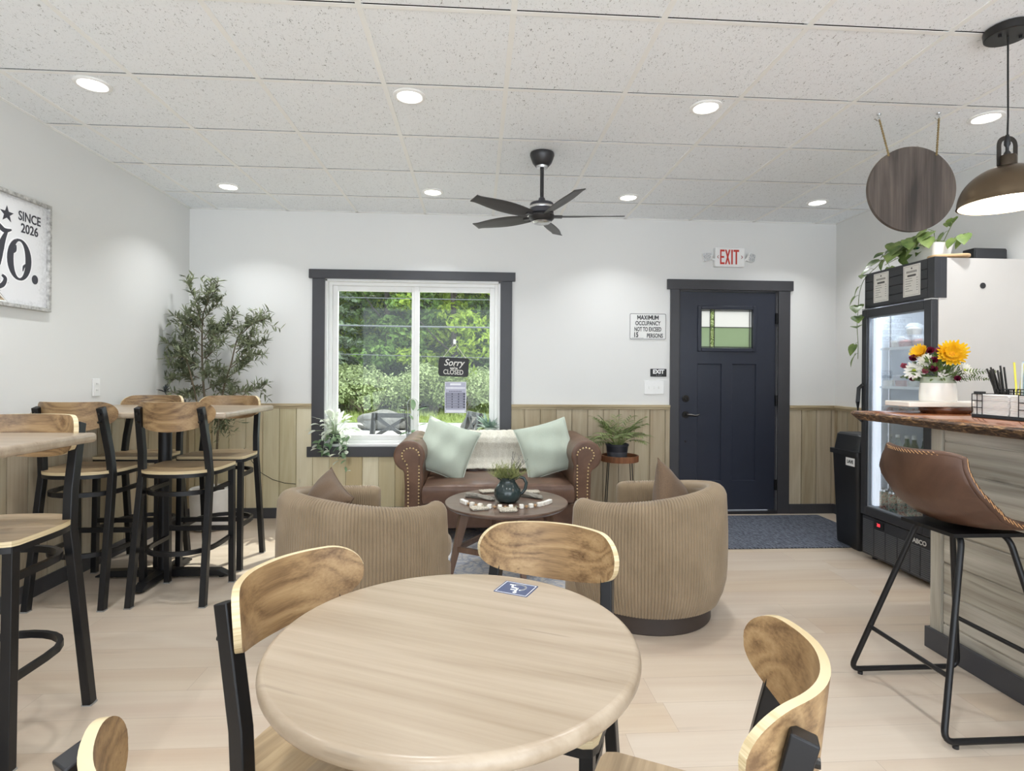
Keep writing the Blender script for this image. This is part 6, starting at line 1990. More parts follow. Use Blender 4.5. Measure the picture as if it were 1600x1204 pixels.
# ------------------------------------------------------------------ framed sign on the left wall
def weathered():
    t = NT('distressed white sign face')
    co = t.objco(); n1 = t.noise(co, 8, 5, 0.65); n2 = t.noise(co, 60, 4, 0.6)
    s = t.n('SeparateXYZ', None, Vector=co)
    e = t.math('MAXIMUM', t.math('DIVIDE', t.math('ABSOLUTE', s.outputs[0]), 0.57), t.math('DIVIDE', t.math('ABSOLUTE', s.outputs[2]), 0.31))
    f = t.math('MULTIPLY', t.ramp(t.math('ADD', t.math('MULTIPLY', e, 0.8), t.math('MULTIPLY', n2, 0.35)), [(0.86, 0.0), (1.1, 0.7)]), n1)
    return t.fin(t.mix(f, lin('#e6e6e8'), lin('#8f9090')), 0.6)
def frame_m():
    t = NT('distressed grey frame'); co = t.objco()
    n1 = t.noise(co, 35, 5, 0.7)
    return t.fin(t.ramp(n1, [(0.36, '#8b8a87'), (0.5, '#b3b2af'), (0.66, '#d3d2cf')]), 0.6)
SGY = 2.92
sg = thing('framed_sign', 'large distressed white framed sign with dark lettering on the left wall', 'sign', (XL + 0.001, SGY, 1.949), PI / 2)
MB().box(-0.555, 0.555, -0.014, 0, -0.30, 0.30).build('face', weathered(), parent=sg, smooth=0)
mb = MB()
for a, b, c, d in ((-0.57, 0.57, 0.292, 0.312), (-0.57, 0.57, -0.312, -0.292), (-0.57, -0.55, -0.292, 0.292), (0.55, 0.57, -0.292, 0.292)): mb.box(a, b, -0.032, 0, c, d)
mb.build('frame', frame_m(), parent=sg, smooth=0, bevel=0.003)
sink = plain('charcoal sign lettering', '#3a3a42', 0.6, var=0.04)
shadow_w = plain('white letter outline', '#f4f4f6', 0.6, var=0.01)
text_mesh('lettering', 'SINCE', 0.072, sink, parent=sg, loc=(0.425, -0.0150, 0.197), bold=0.0012, sx=0.82)
text_mesh('lettering', '2026', 0.072, sink, parent=sg, loc=(0.425, -0.0150, 0.132), bold=0.0012, sx=0.86)
text_mesh('lettering', 'd', 0.12, sink, parent=sg, loc=(0.165, -0.0150, 0.212), bold=0.002, sx=0.8, shear=0.35)
mb = MB()
pts = []
for k in range(10):
    r = 0.046 if k % 2 == 0 else 0.019; a = PI / 2 + 2 * PI * k / 10
    pts.append((0.27 + r * math.cos(a), 0.183 + r * math.sin(a)))
mb.prism(pts, -0.0155, -0.014, plane='xz'); mb.build('star', sink, parent=sg, smooth=0)
def stroke(path, ws, y0=-0.0158, y1=-0.014, mb=None):
    if len(path) < 12:
        pp, ww = [], []
        for i in range(len(path) - 1):
            p0, p1, p2, p3 = path[max(i - 1, 0)], path[i], path[i + 1], path[min(i + 2, len(path) - 1)]
            for k in range(6):
                t = k / 6
                pp.append(tuple(0.5 * (2 * p1[q] + (p2[q] - p0[q]) * t + (2 * p0[q] - 5 * p1[q] + 4 * p2[q] - p3[q]) * t * t + (3 * p1[q] - p0[q] - 3 * p2[q] + p3[q]) * t ** 3) for q in (0, 1)))
                ww.append(ws[i] + (ws[i + 1] - ws[i]) * t)
        path = pp + [path[-1]]; ws = ww + [ws[-1]]
    P = [Vector((x, 0, z)) for x, z in path]; L = []; R = []
    for i, p in enumerate(P):
        t = (P[min(i + 1, len(P) - 1)] - P[max(i - 1, 0)]).normalized(); nr = Vector((-t.z, 0, t.x))
        L.append(p + nr * ws[i] / 2); R.append(p - nr * ws[i] / 2)
    n = len(P)
    vs = [Vector((v.x, y0, v.z)) for v in L + R] + [Vector((v.x, y1, v.z)) for v in L + R]
    fs = []
    for i in range(n - 1):
        fs += [(i, i + 1, n + i + 1, n + i), (2 * n + i, 3 * n + i, 3 * n + i + 1, 2 * n + i + 1), (i, 2 * n + i, 2 * n + i + 1, i + 1), (n + i, n + i + 1, 3 * n + i + 1, 3 * n + i)]
    mb.add(vs, fs)
def glyph(paths, nm):
    m1 = MB(); m2 = MB()
    for qi, (pth_, ws) in enumerate(paths):
        stroke(pth_, ws, -0.0158 - 0.00025 * qi, mb=m1); stroke(pth_, [w + 0.016 for w in ws], -0.0148 - 0.0001 * qi, -0.014, m2)
    m2.build(nm + '_outline', shadow_w, parent=sg, smooth=0); m1.build(nm, sink, parent=sg, smooth=0)
oc_ = [(0.355 + 0.062 * math.cos(a), -0.045 + 0.108 * math.sin(a)) for a in [PI * 0.62 + 2 * PI * k / 36 for k in range(37)]]
glyph([(oc_, [0.012 + 0.03 * abs(math.cos(PI * 0.62 + 2 * PI * k / 36)) ** 1.5 for k in range(37)]), ([(0.305, -0.02), (0.325, 0.0), (0.33, 0.03)], [0.004, 0.016, 0.006]), ([(0.405, -0.06), (0.385, -0.078), (0.378, -0.105)], [0.006, 0.014, 0.004])], 'letter_o')
glyph([([(0.15, 0.10), (0.18, 0.118), (0.22, 0.108), (0.255, 0.092), (0.30, 0.105)], [0.006, 0.02, 0.03, 0.026, 0.008]), ([(0.272, 0.095), (0.25, 0.05), (0.232, 0.0), (0.222, -0.05), (0.215, -0.095)], [0.012, 0.028, 0.042, 0.04, 0.03]), ([(0.11, -0.03), (0.13, 0.03), (0.16, 0.06)], [0.03, 0.03, 0.006])], 'letter_n')
glyph([([(0.16, -0.17), (0.2, -0.215), (0.245, -0.20), (0.262, -0.165), (0.24, -0.148)], [0.008, 0.018, 0.026, 0.022, 0.012])], 'swash')
mb = MB(); mb.prism([(0.465 + 0.022 * math.cos(2 * PI * k / 24), -0.138 + 0.026 * math.sin(2 * PI * k / 24)) for k in range(24)], -0.0158, -0.014, plane='xz'); mb.build('full_stop', sink, parent=sg, smooth=0)
tan_ = plain('tan ribbon edge', '#b7a184', 0.6); nv_ = plain('dark ribbon', '#3f3d4a', 0.6)
for k, (x1_, h_, m_, yy) in enumerate(((0.285, 0.056, plain('grey ribbon line', '#8b8a88', 0.6), -0.0146), (0.278, 0.051, white_plastic, -0.0149), (0.262, 0.043, tan_, -0.0152), (0.24, 0.033, nv_, -0.0156))):
    c = -0.238
    MB().prism([(-x1_, c - h_), (x1_, c - h_), (x1_ - 0.06, c), (x1_, c + h_), (-x1_, c + h_), (-x1_ + 0.06, c)], yy, -0.014, plane='xz').build('ribbon', m_, parent=sg, smooth=0)
# ------------------------------------------------------------------ window notices
cs = thing('closed_sign', 'small black sign reading Sorry CLOSED hanging in the right window pane', 'sign', (-0.214, YB + 0.066, 1.352), math.radians(2))
cs.rotation_euler = (0, math.radians(2), math.radians(0))
MB().prism([(-0.138, -0.062), (-0.125, -0.087), (0.125, -0.087), (0.138, -0.074), (0.138, 0.074), (0.125, 0.087), (-0.125, 0.087), (-0.138, 0.074)], -0.004, 0, plane='xz').build('board', plain('black sign board', '#1b1a1a', 0.5), parent=cs, smooth=0)
chalk = plain('chalk white lettering', '#d8d5cf', 0.7, var=0.04)
text_mesh('lettering', 'Sorry', 0.085, chalk, parent=cs, loc=(0.0, -0.0045, 0.038), bold=0.0012, sx=0.95, shear=0.3)
text_mesh('lettering', "we're", 0.034, chalk, parent=cs, loc=(0.002, -0.0045, -0.010), bold=0.0012, sx=0.9)
text_mesh('lettering', 'CLOSED', 0.062, chalk, parent=cs, loc=(0, -0.0045, -0.048), bold=0.0008, sx=0.80)
MB().tube([(-0.1, -0.002, 0.085), (-0.0, -0.002, 0.222), (0.11, -0.002, 0.085)], 0.002, 6).build('string', plain('pale string', '#dedacf', 0.8), parent=cs)
MB().box(-0.012, 0.012, -0.006, 0.008, 0.212, 0.256).build('hook', glassy('clear hook plastic', '#ffffff', 0.3, 0.1, 0.5, '#ffffff'), parent=cs, bevel=0.004)
hp = thing('opening_hours_sheet', 'printed opening hours sheet stuck on the right window pane below the closed sign', 'notice', (-0.195, YB + 0.0785, 1.073))
MB().box(-0.098, 0.098, -0.002, 0, -0.143, 0.143).build('sheet', plain('lilac grey paper', '#b3b3c6', 0.6, var=0.02), parent=hp, smooth=0)
wpp = plain('white sheet print', '#e9e9f0', 0.6); dgp = plain('dark sheet print', '#5d5d6c', 0.6)
mb = MB()
mb.box(-0.098, 0.098, -0.0026, -0.002, 0.139, 0.143); mb.box(-0.098, 0.098, -0.0026, -0.002, -0.143, -0.139); mb.box(-0.098, -0.094, -0.0026, -0.002, -0.139, 0.139); mb.box(0.094, 0.098, -0.0026, -0.002, -0.139, 0.139)
mb.box(-0.05, 0.05, -0.0026, -0.002, 0.112, 0.13)
for k in range(13): mb.box(-0.086 + k * 0.0135, -0.076 + k * 0.0135, -0.0026, -0.002, 0.078, 0.096)
mb.box(-0.086, 0.086, -0.0026, -0.002, -0.132, -0.12)
q = mb.build('header_print', wpp, parent=hp, smooth=0); q['kind'] = 'stuff'
mb = MB(); m2 = MB()
for r in range(6):
    z = 0.032 - r * 0.0245
    mb.box(-0.09, 0.09, -0.0026, -0.002, z - 0.010, z + 0.0105)
    for c in range(3):
        x = -0.084 + c * 0.059
        m2.box(x, x + 0.048 - (0.012 if c == 2 else 0), -0.0031, -0.0026, z - 0.006, z + 0.006)
for k in range(8): mb.box(-0.06 + k * 0.015, -0.049 + k * 0.015, -0.0026, -0.002, 0.052, 0.060)
q = mb.build('timetable_rows', dgp, parent=hp, smooth=0); q['kind'] = 'stuff'
q = m2.build('timetable_cells', plain('grey sheet print', '#9a9aac', 0.6), parent=hp, smooth=0); q['kind'] = 'stuff'
# thin lamp cord running along the boards to the corner plant
tag(MB().tube([(-2.05, WS - 0.004, 0.62), (-1.98, WS - 0.004, 0.50), (-1.9, WS - 0.004, 0.40), (-1.8, WS - 0.004, 0.34), (-1.7, WS - 0.004, 0.31), (-1.6, WS - 0.004, 0.30)], 0.0025, 6).build('floor_lamp_flex', plain('black flex', '#222222', 0.6)), 'thin black cord hanging against the wood boards behind the high table', 'cord')
# ------------------------------------------------------------------ olive tree in the corner
ol_l = leaf_mat('olive leaf', '#545c45', '#a0a886', 0.5, 0.25)
ol_b = plain('olive bark', '#6f6350', 0.8, var=0.2, scale=40)
ot = thing('olive_tree', 'tall artificial olive tree in a white pot in the left corner of the room', 'tree', (-2.19, 4.82, 0))
MB().lathe([(0.0001, 0.0), (0.12, 0.0), (0.15, 0.02), (0.165, 0.33), (0.158, 0.335), (0.15, 0.32), (0.0001, 0.31)], n=44).build('pot', plain('white glazed pot', '#e5e3df', 0.35), parent=ot, smooth=40)
MB().lathe([(0.0001, 0.318), (0.15, 0.316), (0.15, 0.312), (0.0001, 0.312)], n=24).build('soil', soil, parent=ot)
r5 = random.Random(99)
mbr = MB(); mlf = MB()
def smooth_path(pts, n=8):
    path = [Vector(p) for p in pts]; P = []
    for i in range(len(path) - 1):
        p0 = path[max(i - 1, 0)]; p1 = path[i]; p2 = path[i + 1]; p3 = path[min(i + 2, len(path) - 1)]
        for k in range(n):
            t = k / n
            P.append(0.5 * ((2 * p1) + (p2 - p0) * t + (2 * p0 - 5 * p1 + 4 * p2 - p3) * t * t + (3 * p1 - p0 - 3 * p2 + p3) * t ** 3))
    P.append(path[-1]); return P
def wpt(px, py, dy):   # photo point on the plane y = 4.82 + dy, local to the tree
    Y = 4.82 + dy
    s = Y / 4.8
    x = (-2.621 + (px - 245) * 0.005033) * s; z = 1.293 + (580 - py) * 0.00531 * s
    return Vector((max(x + 2.19, -0.29), dy, z))
stems = [
    ([(0, 0, 0.31), (-0.03, 0.0, 0.8), wpt(318, 590, 0.0), wpt(316, 520, 0.02), wpt(318, 490, 0.0)], 0.012),
    ([(0.03, 0.02, 0.31), (0.05, 0.0, 0.8), wpt(352, 602, 0.02), wpt(362, 570, 0.03), wpt(372, 530, 0.03), wpt(385, 510, 0.02)], 0.010),
    ([(-0.04, -0.02, 0.31), (-0.08, -0.02, 0.85), wpt(300, 590, -0.05), wpt(285, 540, -0.06)], 0.010)]
for p, r in stems:
    sp_ = smooth_path(p); mbr.tube(sp_, [r * (1 - 0.6 * i / len(sp_)) for i in range(len(sp_))], 7)
tips = [((318, 492), (292, 440)), ((318, 490), (330, 436)), ((318, 488), (342, 438)), ((317, 500), (345, 468)), ((320, 540), (372, 488)), ((312, 520), (268, 492)), ((316, 520), (290, 488)), ((300, 560), (255, 535)), ((298, 580), (247, 568)),
        ((300, 590), (262, 595)), ((318, 520), (300, 505)), ((320, 550), (362, 506)), ((322, 560), (352, 530)), ((385, 515), (415, 500)), ((380, 520), (426, 496)), ((372, 540), (400, 512)), ((362, 570), (420, 530)), ((360, 575), (416, 552)), ((355, 590), (395, 562)),
        ((352, 600), (365, 600)), ((330, 600), (345, 612)), ((380, 618), (414, 606)), ((350, 630), (395, 610)), ((310, 600), (280, 618)), ((318, 560), (290, 545)), ((316, 540), (275, 520)), ((318, 600), (330, 575)), ((312, 590), (275, 570)), ((315, 600), (300, 615)), ((322, 590), (352, 575)),
        ((310, 570), (262, 552)), ((318, 530), (335, 505)), ((320, 530), (350, 515)), ((312, 545), (285, 530)), ((375, 535), (388, 500)), ((370, 550), (395, 535)), ((318, 610), (355, 590)), ((345, 655), (352, 662)), ((330, 640), (348, 668)), ((315, 575), (300, 560)), ((300, 600), (290, 585)), ((315, 560), (330, 550)), ((320, 510), (310, 480))]
for (a, b) in tips:
    d0 = r5.uniform(-0.03, 0.03); d1 = r5.uniform(-0.16, 0.13)
    if b[0] < 270: d1 = r5.uniform(-0.22, -0.05)
    A = wpt(a[0], a[1], d0); B = wpt(b[0], b[1], d1)
    M_ = (A + B) / 2 + Vector((r5.uniform(-.02, .02), r5.uniform(-.03, .03), r5.uniform(-0.01, 0.04)))
    P = smooth_path([A, M_, B], 10)
    mbr.tube(P, [0.004 * (1 - 0.75 * i / len(P)) + 0.0006 for i in range(len(P))], 5)
    Ltot = (B - A).length
    nl = int(16 + 110 * Ltot)
    for k in range(nl):
        t = 0.22 + 0.78 * (k + r5.random()) / nl
        i = min(int(t * (len(P) - 1)), len(P) - 2)
        p = P[i].lerp(P[i + 1], t * (len(P) - 1) - i)
        d = (P[i + 1] - P[i]).normalized()
        o_ = Vector((r5.uniform(-1, 1), r5.uniform(-1, 1), r5.uniform(-0.5, 0.9)))
        o_ = (o_ - d * o_.dot(d)).normalized()
        blade(mlf, p, d * r5.uniform(0.3, 0.9) + o_ * 1.0, r5.uniform(0.05, 0.078), r5.uniform(0.011, 0.017), r5.uniform(-0.5, 0.5), r5, 3, 0.35)
    for q in range(4):
        t0 = r5.uniform(0.25, 0.85); i = int(t0 * (len(P) - 2)); s0 = P[i]; d = (P[i + 1] - P[i]).normalized()
        o_ = Vector((r5.uniform(-1, 1), r5.uniform(-1, 0.6), r5.uniform(-0.4, 0.8)))
        o_ = (o_ - d * o_.dot(d)).normalized()
        dd = (d * 0.8 + o_ * 0.8).normalized(); L = r5.uniform(0.09, 0.19)
        SP_ = [s0, s0 + dd * L * 0.5, s0 + dd * L + Vector((0, 0, -0.01))]
        mbr.tube(SP_, [0.0016, 0.0012, 0.0007], 5)
        for k in range(11):
            t = 0.2 + 0.8 * k / 10; p = SP_[0].lerp(SP_[2], t)
            u_ = Vector((r5.uniform(-1, 1), r5.uniform(-1, 1), r5.uniform(-0.6, 1.0)))
            u_ = (u_ - dd * u_.dot(dd)).normalized()
            blade(mlf, p, dd * r5.uniform(0.3, 0.9) + u_, r5.uniform(0.045, 0.07), r5.uniform(0.011, 0.016), r5.uniform(-0.5, 0.5), r5, 3, 0.35)
mlf.v = [(max(x, -0.335), min(y, 0.31), z) for x, y, z in mlf.v]
mbr.v = [(max(x, -0.335), min(y, 0.31), z) for x, y, z in mbr.v]
mbr.build('branches', ol_b, parent=ot, fix=False, smooth=80)
mlf.build('foliage', ol_l, parent=ot, fix=False, smooth=80)
olv = plain('black olive', '#2a2a30', 0.35)
for (px_, py_) in ((332, 448), (357, 505), (298, 500), (285, 560), (395, 520), (322, 585), (333, 452)):
    p = wpt(px_, py_, r5.uniform(-0.1, 0.0))
    MB().sphere(tuple(p), 0.0085, 10, 7, 1.3).build('olive', olv, parent=ot)
dkl = leaf_mat('dark sprig leaf', '#2b3036', '#474d52', 0.5, 0.1)
ds = MB()
for k in range(16):
    c = wpt(258, 612, -0.3)
    a = r5.uniform(0, 6.28); e = r5.uniform(0.1, 1.4)
    blade(ds, c, Vector((math.cos(a) * math.cos(e), math.sin(a) * math.cos(e), math.sin(e))), r5.uniform(0.05, 0.08), 0.016, 0.5, r5, 3)
ds.tube([wpt(258, 612, -0.3), wpt(275, 640, -0.2), wpt(310, 660, 0)], 0.003, 6)
ds.build('dark_sprig', dkl, parent=ot, fix=False, smooth=80)

# ------------------------------------------------------------------ window sill plants
SILL = WZ0 + 0.0205
ZS = SILL
vg = leaf_mat('variegated leaf painted backlit', '#d3dccb', '#f6f7f0', 0.4, 0.4); vg2 = leaf_mat('green trailing leaf', '#4f7a52', '#a8bd9a', 0.4, 0.35)  # variegated leaves, their colour also whitened to imitate backlight from the window
tp = thing('trailing_plant', 'pale variegated trailing plant spilling over the left end of the window sill', 'potted plant', (-1.275, YB + 0.04, ZS))
MB().lathe([(0.0001, 0.0), (0.036, 0.0), (0.048, 0.075), (0.052, 0.078), (0.052, 0.088), (0.046, 0.088), (0.0001, 0.08)], n=30).build('pot', plain('dark plant pot', '#34363a', 0.5), parent=tp, smooth=40)
r6 = random.Random(61)
m1 = MB(); m2 = MB(); mv = MB()
for k in range(74):
    a = r6.uniform(PI, 2 * PI) if k % 3 else r6.uniform(-0.2, PI + 0.2); e = r6.uniform(0.1, 1.4)
    d = Vector((math.cos(a) * math.cos(e) * 1.0, math.sin(a) * math.cos(e) * (0.8 if math.sin(a) < 0 else 0.25), math.sin(e)))
    p = Vector((0.02 * math.cos(a), 0.02 * math.sin(a), 0.085)); L = r6.uniform(0.09, 0.20)
    q = p + d * L
    mv.tube([p, p + d * L * 0.6 + Vector((0, 0, 0.015)), q], 0.0014, 5)
    blade(m1, q, d + Vector((0, 0, -0.4)), r6.uniform(0.07, 0.105), r6.uniform(0.03, 0.044), 0.8, r6, 4, 0.25)
for k, pth_ in enumerate([[(-0.02, -0.05, 0.08), (-0.07, -0.09, 0.07), (-0.12, -0.11, 0.0), (-0.13, -0.115, -0.03)], [(0.02, -0.05, 0.08), (0.05, -0.10, 0.06), (0.07, -0.12, -0.05), (0.06, -0.12, -0.14)], [(0.03, -0.05, 0.08), (0.10, -0.09, 0.08), (0.13, -0.11, 0.0), (0.125, -0.115, -0.08), (0.12, -0.115, -0.24)],
        [(0.0, -0.05, 0.08), (0.0, -0.10, 0.04), (-0.02, -0.12, -0.05), (-0.01, -0.12, -0.10)], [(0.02, -0.05, 0.08), (0.08, -0.09, 0.02), (0.1, -0.12, -0.04), (0.11, -0.12, -0.12)], [(-0.02, -0.05, 0.08), (-0.05, -0.10, 0.06), (-0.07, -0.12, -0.02), (-0.06, -0.12, -0.08)]]):
    P = smooth_path(pth_, 6)
    mv.tube(P, 0.0016, 5)
    for q in range(2, len(P), 2):
        o_ = Vector((r6.uniform(-1, 1), -abs(r6.uniform(0.1, 0.7)), r6.uniform(-0.6, 0.4)))
        blade(m2 if q % 3 else m1, P[q], o_, r6.uniform(0.055, 0.08), r6.uniform(0.028, 0.04), 0.6, r6, 4, 0.25)
m1.build('pale_leaves', vg, parent=tp, fix=False, smooth=80); m2.build('green_leaves', vg2, parent=tp, fix=False, smooth=80); mv.build('stems', leaf_mat('pale stem', '#9db08a', '#c3cfae'), parent=tp, fix=False)
mp = thing('hoop_vine_plant', 'small vine on a wire hoop in a grey pot at the middle of the sill', 'potted plant', (-0.578, YB + 0.03, ZS))
MB().lathe([(0.0001, 0.0), (0.05, 0.0), (0.062, 0.09), (0.062, 0.096), (0.056, 0.096), (0.0001, 0.085)], n=32).build('pot', plain('grey plant pot', '#a9abac', 0.5), parent=mp, smooth=40)
hp_ = [(-0.045 + 0.0 * k, 0, 0.09) for k in range(1)] + [(-0.045, 0, 0.30)] + [(0.0 - 0.05 * math.cos(a), 0, 0.36 + 0.05 * math.sin(a)) for a in [PI * k / 10 for k in range(11)]] + [(0.05, 0, 0.22), (0.05, 0, 0.09)]
MB().tube(hp_, 0.0016, 6).build('hoop', plain('pale wire', '#cfd2cf', 0.4, 0.3), parent=mp)
MB().tube([(-0.035, 0.0, 0.09), (-0.07, 0, 0.2), (-0.072, 0, 0.33), (-0.06, 0, 0.42)], 0.0022, 6).build('stake', plain('dark stake', '#2f3033', 0.6), parent=mp)
m1 = MB(); mv = MB()
vp = smooth_path([(0.0, 0, 0.09), (-0.05, 0, 0.2), (-0.045, 0, 0.33), (0.0, 0, 0.41), (0.05, 0, 0.36), (0.045, 0, 0.25)], 6)
mv.tube(vp, 0.0016, 5)
for p, d, L, w in [((0.0, -0.01, 0.40), (0.05, -0.2, -1), 0.10, 0.05), ((0.05, -0.02, 0.16), (0.9, -0.4, 0.45), 0.1, 0.03), ((0.05, -0.02, 0.10), (1, -0.5, 0.1), 0.12, 0.035), ((-0.05, -0.02, 0.1), (-0.8, -0.5, -0.1), 0.085, 0.04), ((0.04, -0.01, 0.3), (1, -0.2, 0.5), 0.11, 0.02), ((0.0, -0.02, 0.1), (0.3, -0.8, 0.6), 0.08, 0.035), ((-0.06, 0, 0.40), (-0.5, -0.2, 0.5), 0.06, 0.025), ((-0.07, 0, 0.30), (-0.8, -0.2, 0.2), 0.05, 0.022), ((-0.07, 0, 0.22), (-0.6, -0.3, 0.4), 0.05, 0.022), ((0.0, -0.01, 0.22), (-0.3, -0.4, 0.6), 0.07, 0.03)]:
    blade(m1, p, Vector(d), L, w, 0.5, r6, 5, 0.25)
m1.build('leaves', vg2, parent=mp, fix=False, smooth=80); mv.build('stem', leaf_mat('vine stem', '#7d8f66', '#a3b18c'), parent=mp, fix=False)
rp_ = thing('aloe_plant', 'pointed leaf succulent in a pale green pot on the right end of the sill', 'potted plant', (0.115, YB + 0.03, ZS))
MB().lathe([(0.0001, 0.0), (0.05, 0.0), (0.063, 0.11), (0.066, 0.15), (0.06, 0.15), (0.0001, 0.135)], n=32).build('pot', plain('pale green pot', '#c3cbc3', 0.4), parent=rp_, smooth=40)
m1 = MB(); m2 = MB()
aloe = leaf_mat('grey green succulent', '#6f8b7d', '#b7c9bb', 0.4, 0.3)
for k in range(34):
    a = r6.uniform(0, 2 * PI); e = r6.uniform(0.15, 1.3)
    d = Vector((math.cos(a) * math.cos(e), math.sin(a) * math.cos(e) * (1 if math.sin(a) < 0 else 0.4), math.sin(e)))
    blade(m1, (0.015 * math.cos(a), 0.015 * math.sin(a), 0.14), d, r6.uniform(0.10, 0.16), r6.uniform(0.018, 0.028), 0.35, r6, 4, 0.5)
for k in range(9):
    blade(m2, (-0.03 - 0.01 * r6.random(), -0.03, 0.14), Vector((-0.7 + r6.uniform(-.3, .5), -0.5, 0.3 - 0.1 * k)), r6.uniform(0.07, 0.14), 0.034, 1.6, r6, 5, 0.2)
m1.build('pointed_leaves', aloe, parent=rp_, fix=False, smooth=80); m2.build('trailing_leaves', leaf_mat('yellow green leaf', '#9fb06a', '#dde5b8'), parent=rp_, fix=False, smooth=80)
# ------------------------------------------------------------------ outside the window
def gravel():
    t = NT('pale gravel lot'); co = t.objco()
    a = t.noise(co, 30, 5, 0.7); b = t.noise(co, 1.2, 3)
    return t.fin(t.ramp(t.math('ADD', t.math('MULTIPLY', a, 0.6), t.math('MULTIPLY', b, 0.4)), [(0.35, '#8f8a83'), (0.62, '#b3aea6')]), 0.95)
struct(MB().box(-40, 40, YB + 0.14, 16.5, -0.24, -0.14).build('ground', gravel(), smooth=0))
def turf():
    t = NT('roadside grass'); co = t.objco()
    return t.fin(t.ramp(t.noise(co, 9, 5, 0.7), [(0.35, '#4f5e2c'), (0.6, '#8b9a4c')]), 0.95)
struct(MB().box(-40, 40, 16.5, 60, -0.24, -0.12).build('ground_grass', turf(), smooth=0))
r7 = random.Random(17)
def blades_field(x0, x1, y0, y1, n):
    mb = MB()
    for k in range(n):
        x = r7.uniform(x0, x1); y = r7.uniform(y0, y1); h_ = r7.uniform(0.08, 0.28); w = 0.02
        a = r7.uniform(0, PI); dx, dy = w * math.cos(a), w * math.sin(a); lx, ly = r7.uniform(-.08, .08), r7.uniform(-.08, .08)
        mb.add([(x - dx, y - dy, -0.13), (x + dx, y + dy, -0.13), (x + lx, y + ly, -0.13 + h_)], [(0, 1, 2)])
    return mb
gs = tag(blades_field(-9, 6, 16.5, 19.5, 5000).build('grass', leaf_mat('tall grass', '#6b7a38', '#b5bd72'), fix=False, smooth=0), 'strip of rough grass along the far edge of the gravel lot', 'grass')
gs['kind'] = 'stuff'
def cards(mb, n, fn, s0, s1):
    for k in range(n):
        c, nrm = fn()
        s = r7.uniform(s0, s1)
        nrm = (nrm + Vector((r7.uniform(-1, 1), r7.uniform(-1, 1), r7.uniform(-1, 1))) * 0.9).normalized()
        a = nrm.orthogonal().normalized(); a = Matrix.Rotation(r7.uniform(0, 6.28), 3, nrm) @ a; b = nrm.cross(a)
        mb.add([c - a * s, c - b * s * 0.5 + nrm * s * 0.15, c + a * s, c + b * s * 0.5 + nrm * s * 0.15], [(0, 1, 2, 3)])
greens = [leaf_mat('spring maple leaf', '#5f7f26', '#b9c84a', 0.6, 0.45), leaf_mat('mid green leaf', '#40612a', '#86a14a', 0.6, 0.4), leaf_mat('grey green spruce', '#46573f', '#8f9c7c', 0.7, 0.25)]
tb_ = plain('dark tree bark', '#3f372f', 0.9, var=0.25, scale=6)
def make_tree(kind, label):
    t = thing('tree', label, 'tree', (0, 0, -0.12), 0, 'trees beyond the gravel lot')
    H_ = 9.5
    mb = MB()
    mb.tube([(0, 0, 0), (0.05, 0.02, 2.0), (-0.04, 0.0, 4.5), (0.02, 0, 8.5)], [0.16, 0.13, 0.1, 0.04], 8)
    for k in range(7):
        a = r7.uniform(0, 6.28); z = r7.uniform(1.6, 6.5)
        d = Vector((math.cos(a), math.sin(a), 0.5))
        mb.tube([Vector((0, 0, z)), Vector((0, 0, z)) + d * 0.9, Vector((0, 0, z)) + d * 1.9 + Vector((0, 0, 0.2))], [0.05, 0.035, 0.015], 6)
    mb.build('trunk', tb_, parent=t)
    mb = MB()
    if kind < 2:
        blobs = []
        for k in range(60):
            a = r7.uniform(0, 6.28); z = r7.uniform(0.5, 9.2); rr = 2.2 * math.sin(PI * min(1, max(0.05, (z + 0.6) / 10.2))) ** 0.5
            r_ = rr * math.sqrt(r7.random())
            blobs.append((Vector((r_ * math.cos(a), r_ * math.sin(a), z)), r7.uniform(0.5, 1.0)))
        def fn():
            c, r = blobs[r7.randrange(len(blobs))]
            d = Vector((r7.gauss(0, 1), r7.gauss(0, 1), r7.gauss(0, 1))).normalized()
            return c + Vector((d.x, d.y, d.z * 0.6)) * r * r7.uniform(0.6, 1.0), Vector((d.x, d.y, d.z + 0.5)).normalized()
        cards(mb, 9000, fn, 0.085, 0.17)
    else:
        def fn():
            z = 0.6 + 8.4 * r7.random() ** 1.3; lay = round(z / 0.55) * 0.55
            a = r7.uniform(0, 6.28); R = 2.1 * (1 - lay / 10.0) * (0.75 + 0.25 * math.sin(a * 5 + lay * 3)); r = R * math.sqrt(r7.random())
            return Vector((r * math.cos(a), r * math.sin(a), lay - r * 0.22 + r7.uniform(-.12, .12))), Vector((0, 0, 1))
        cards(mb, 8000, fn, 0.08, 0.16)
    mb.build('crown', greens[kind], parent=t, fix=False, smooth=0)
    return t
P0 = make_tree(0, 'bright yellow green leafy tree seen through the right window pane')
P1 = make_tree(1, 'mid green leafy tree at the middle of the window view')
P2 = make_tree(2, 'grey green conifer at the left of the window view')
P0.location = (-0.9, 22.0, -0.12)
P1.location = (-3.6, 23.0, -0.12)
P2.location = (-5.6, 20.9, -0.12)
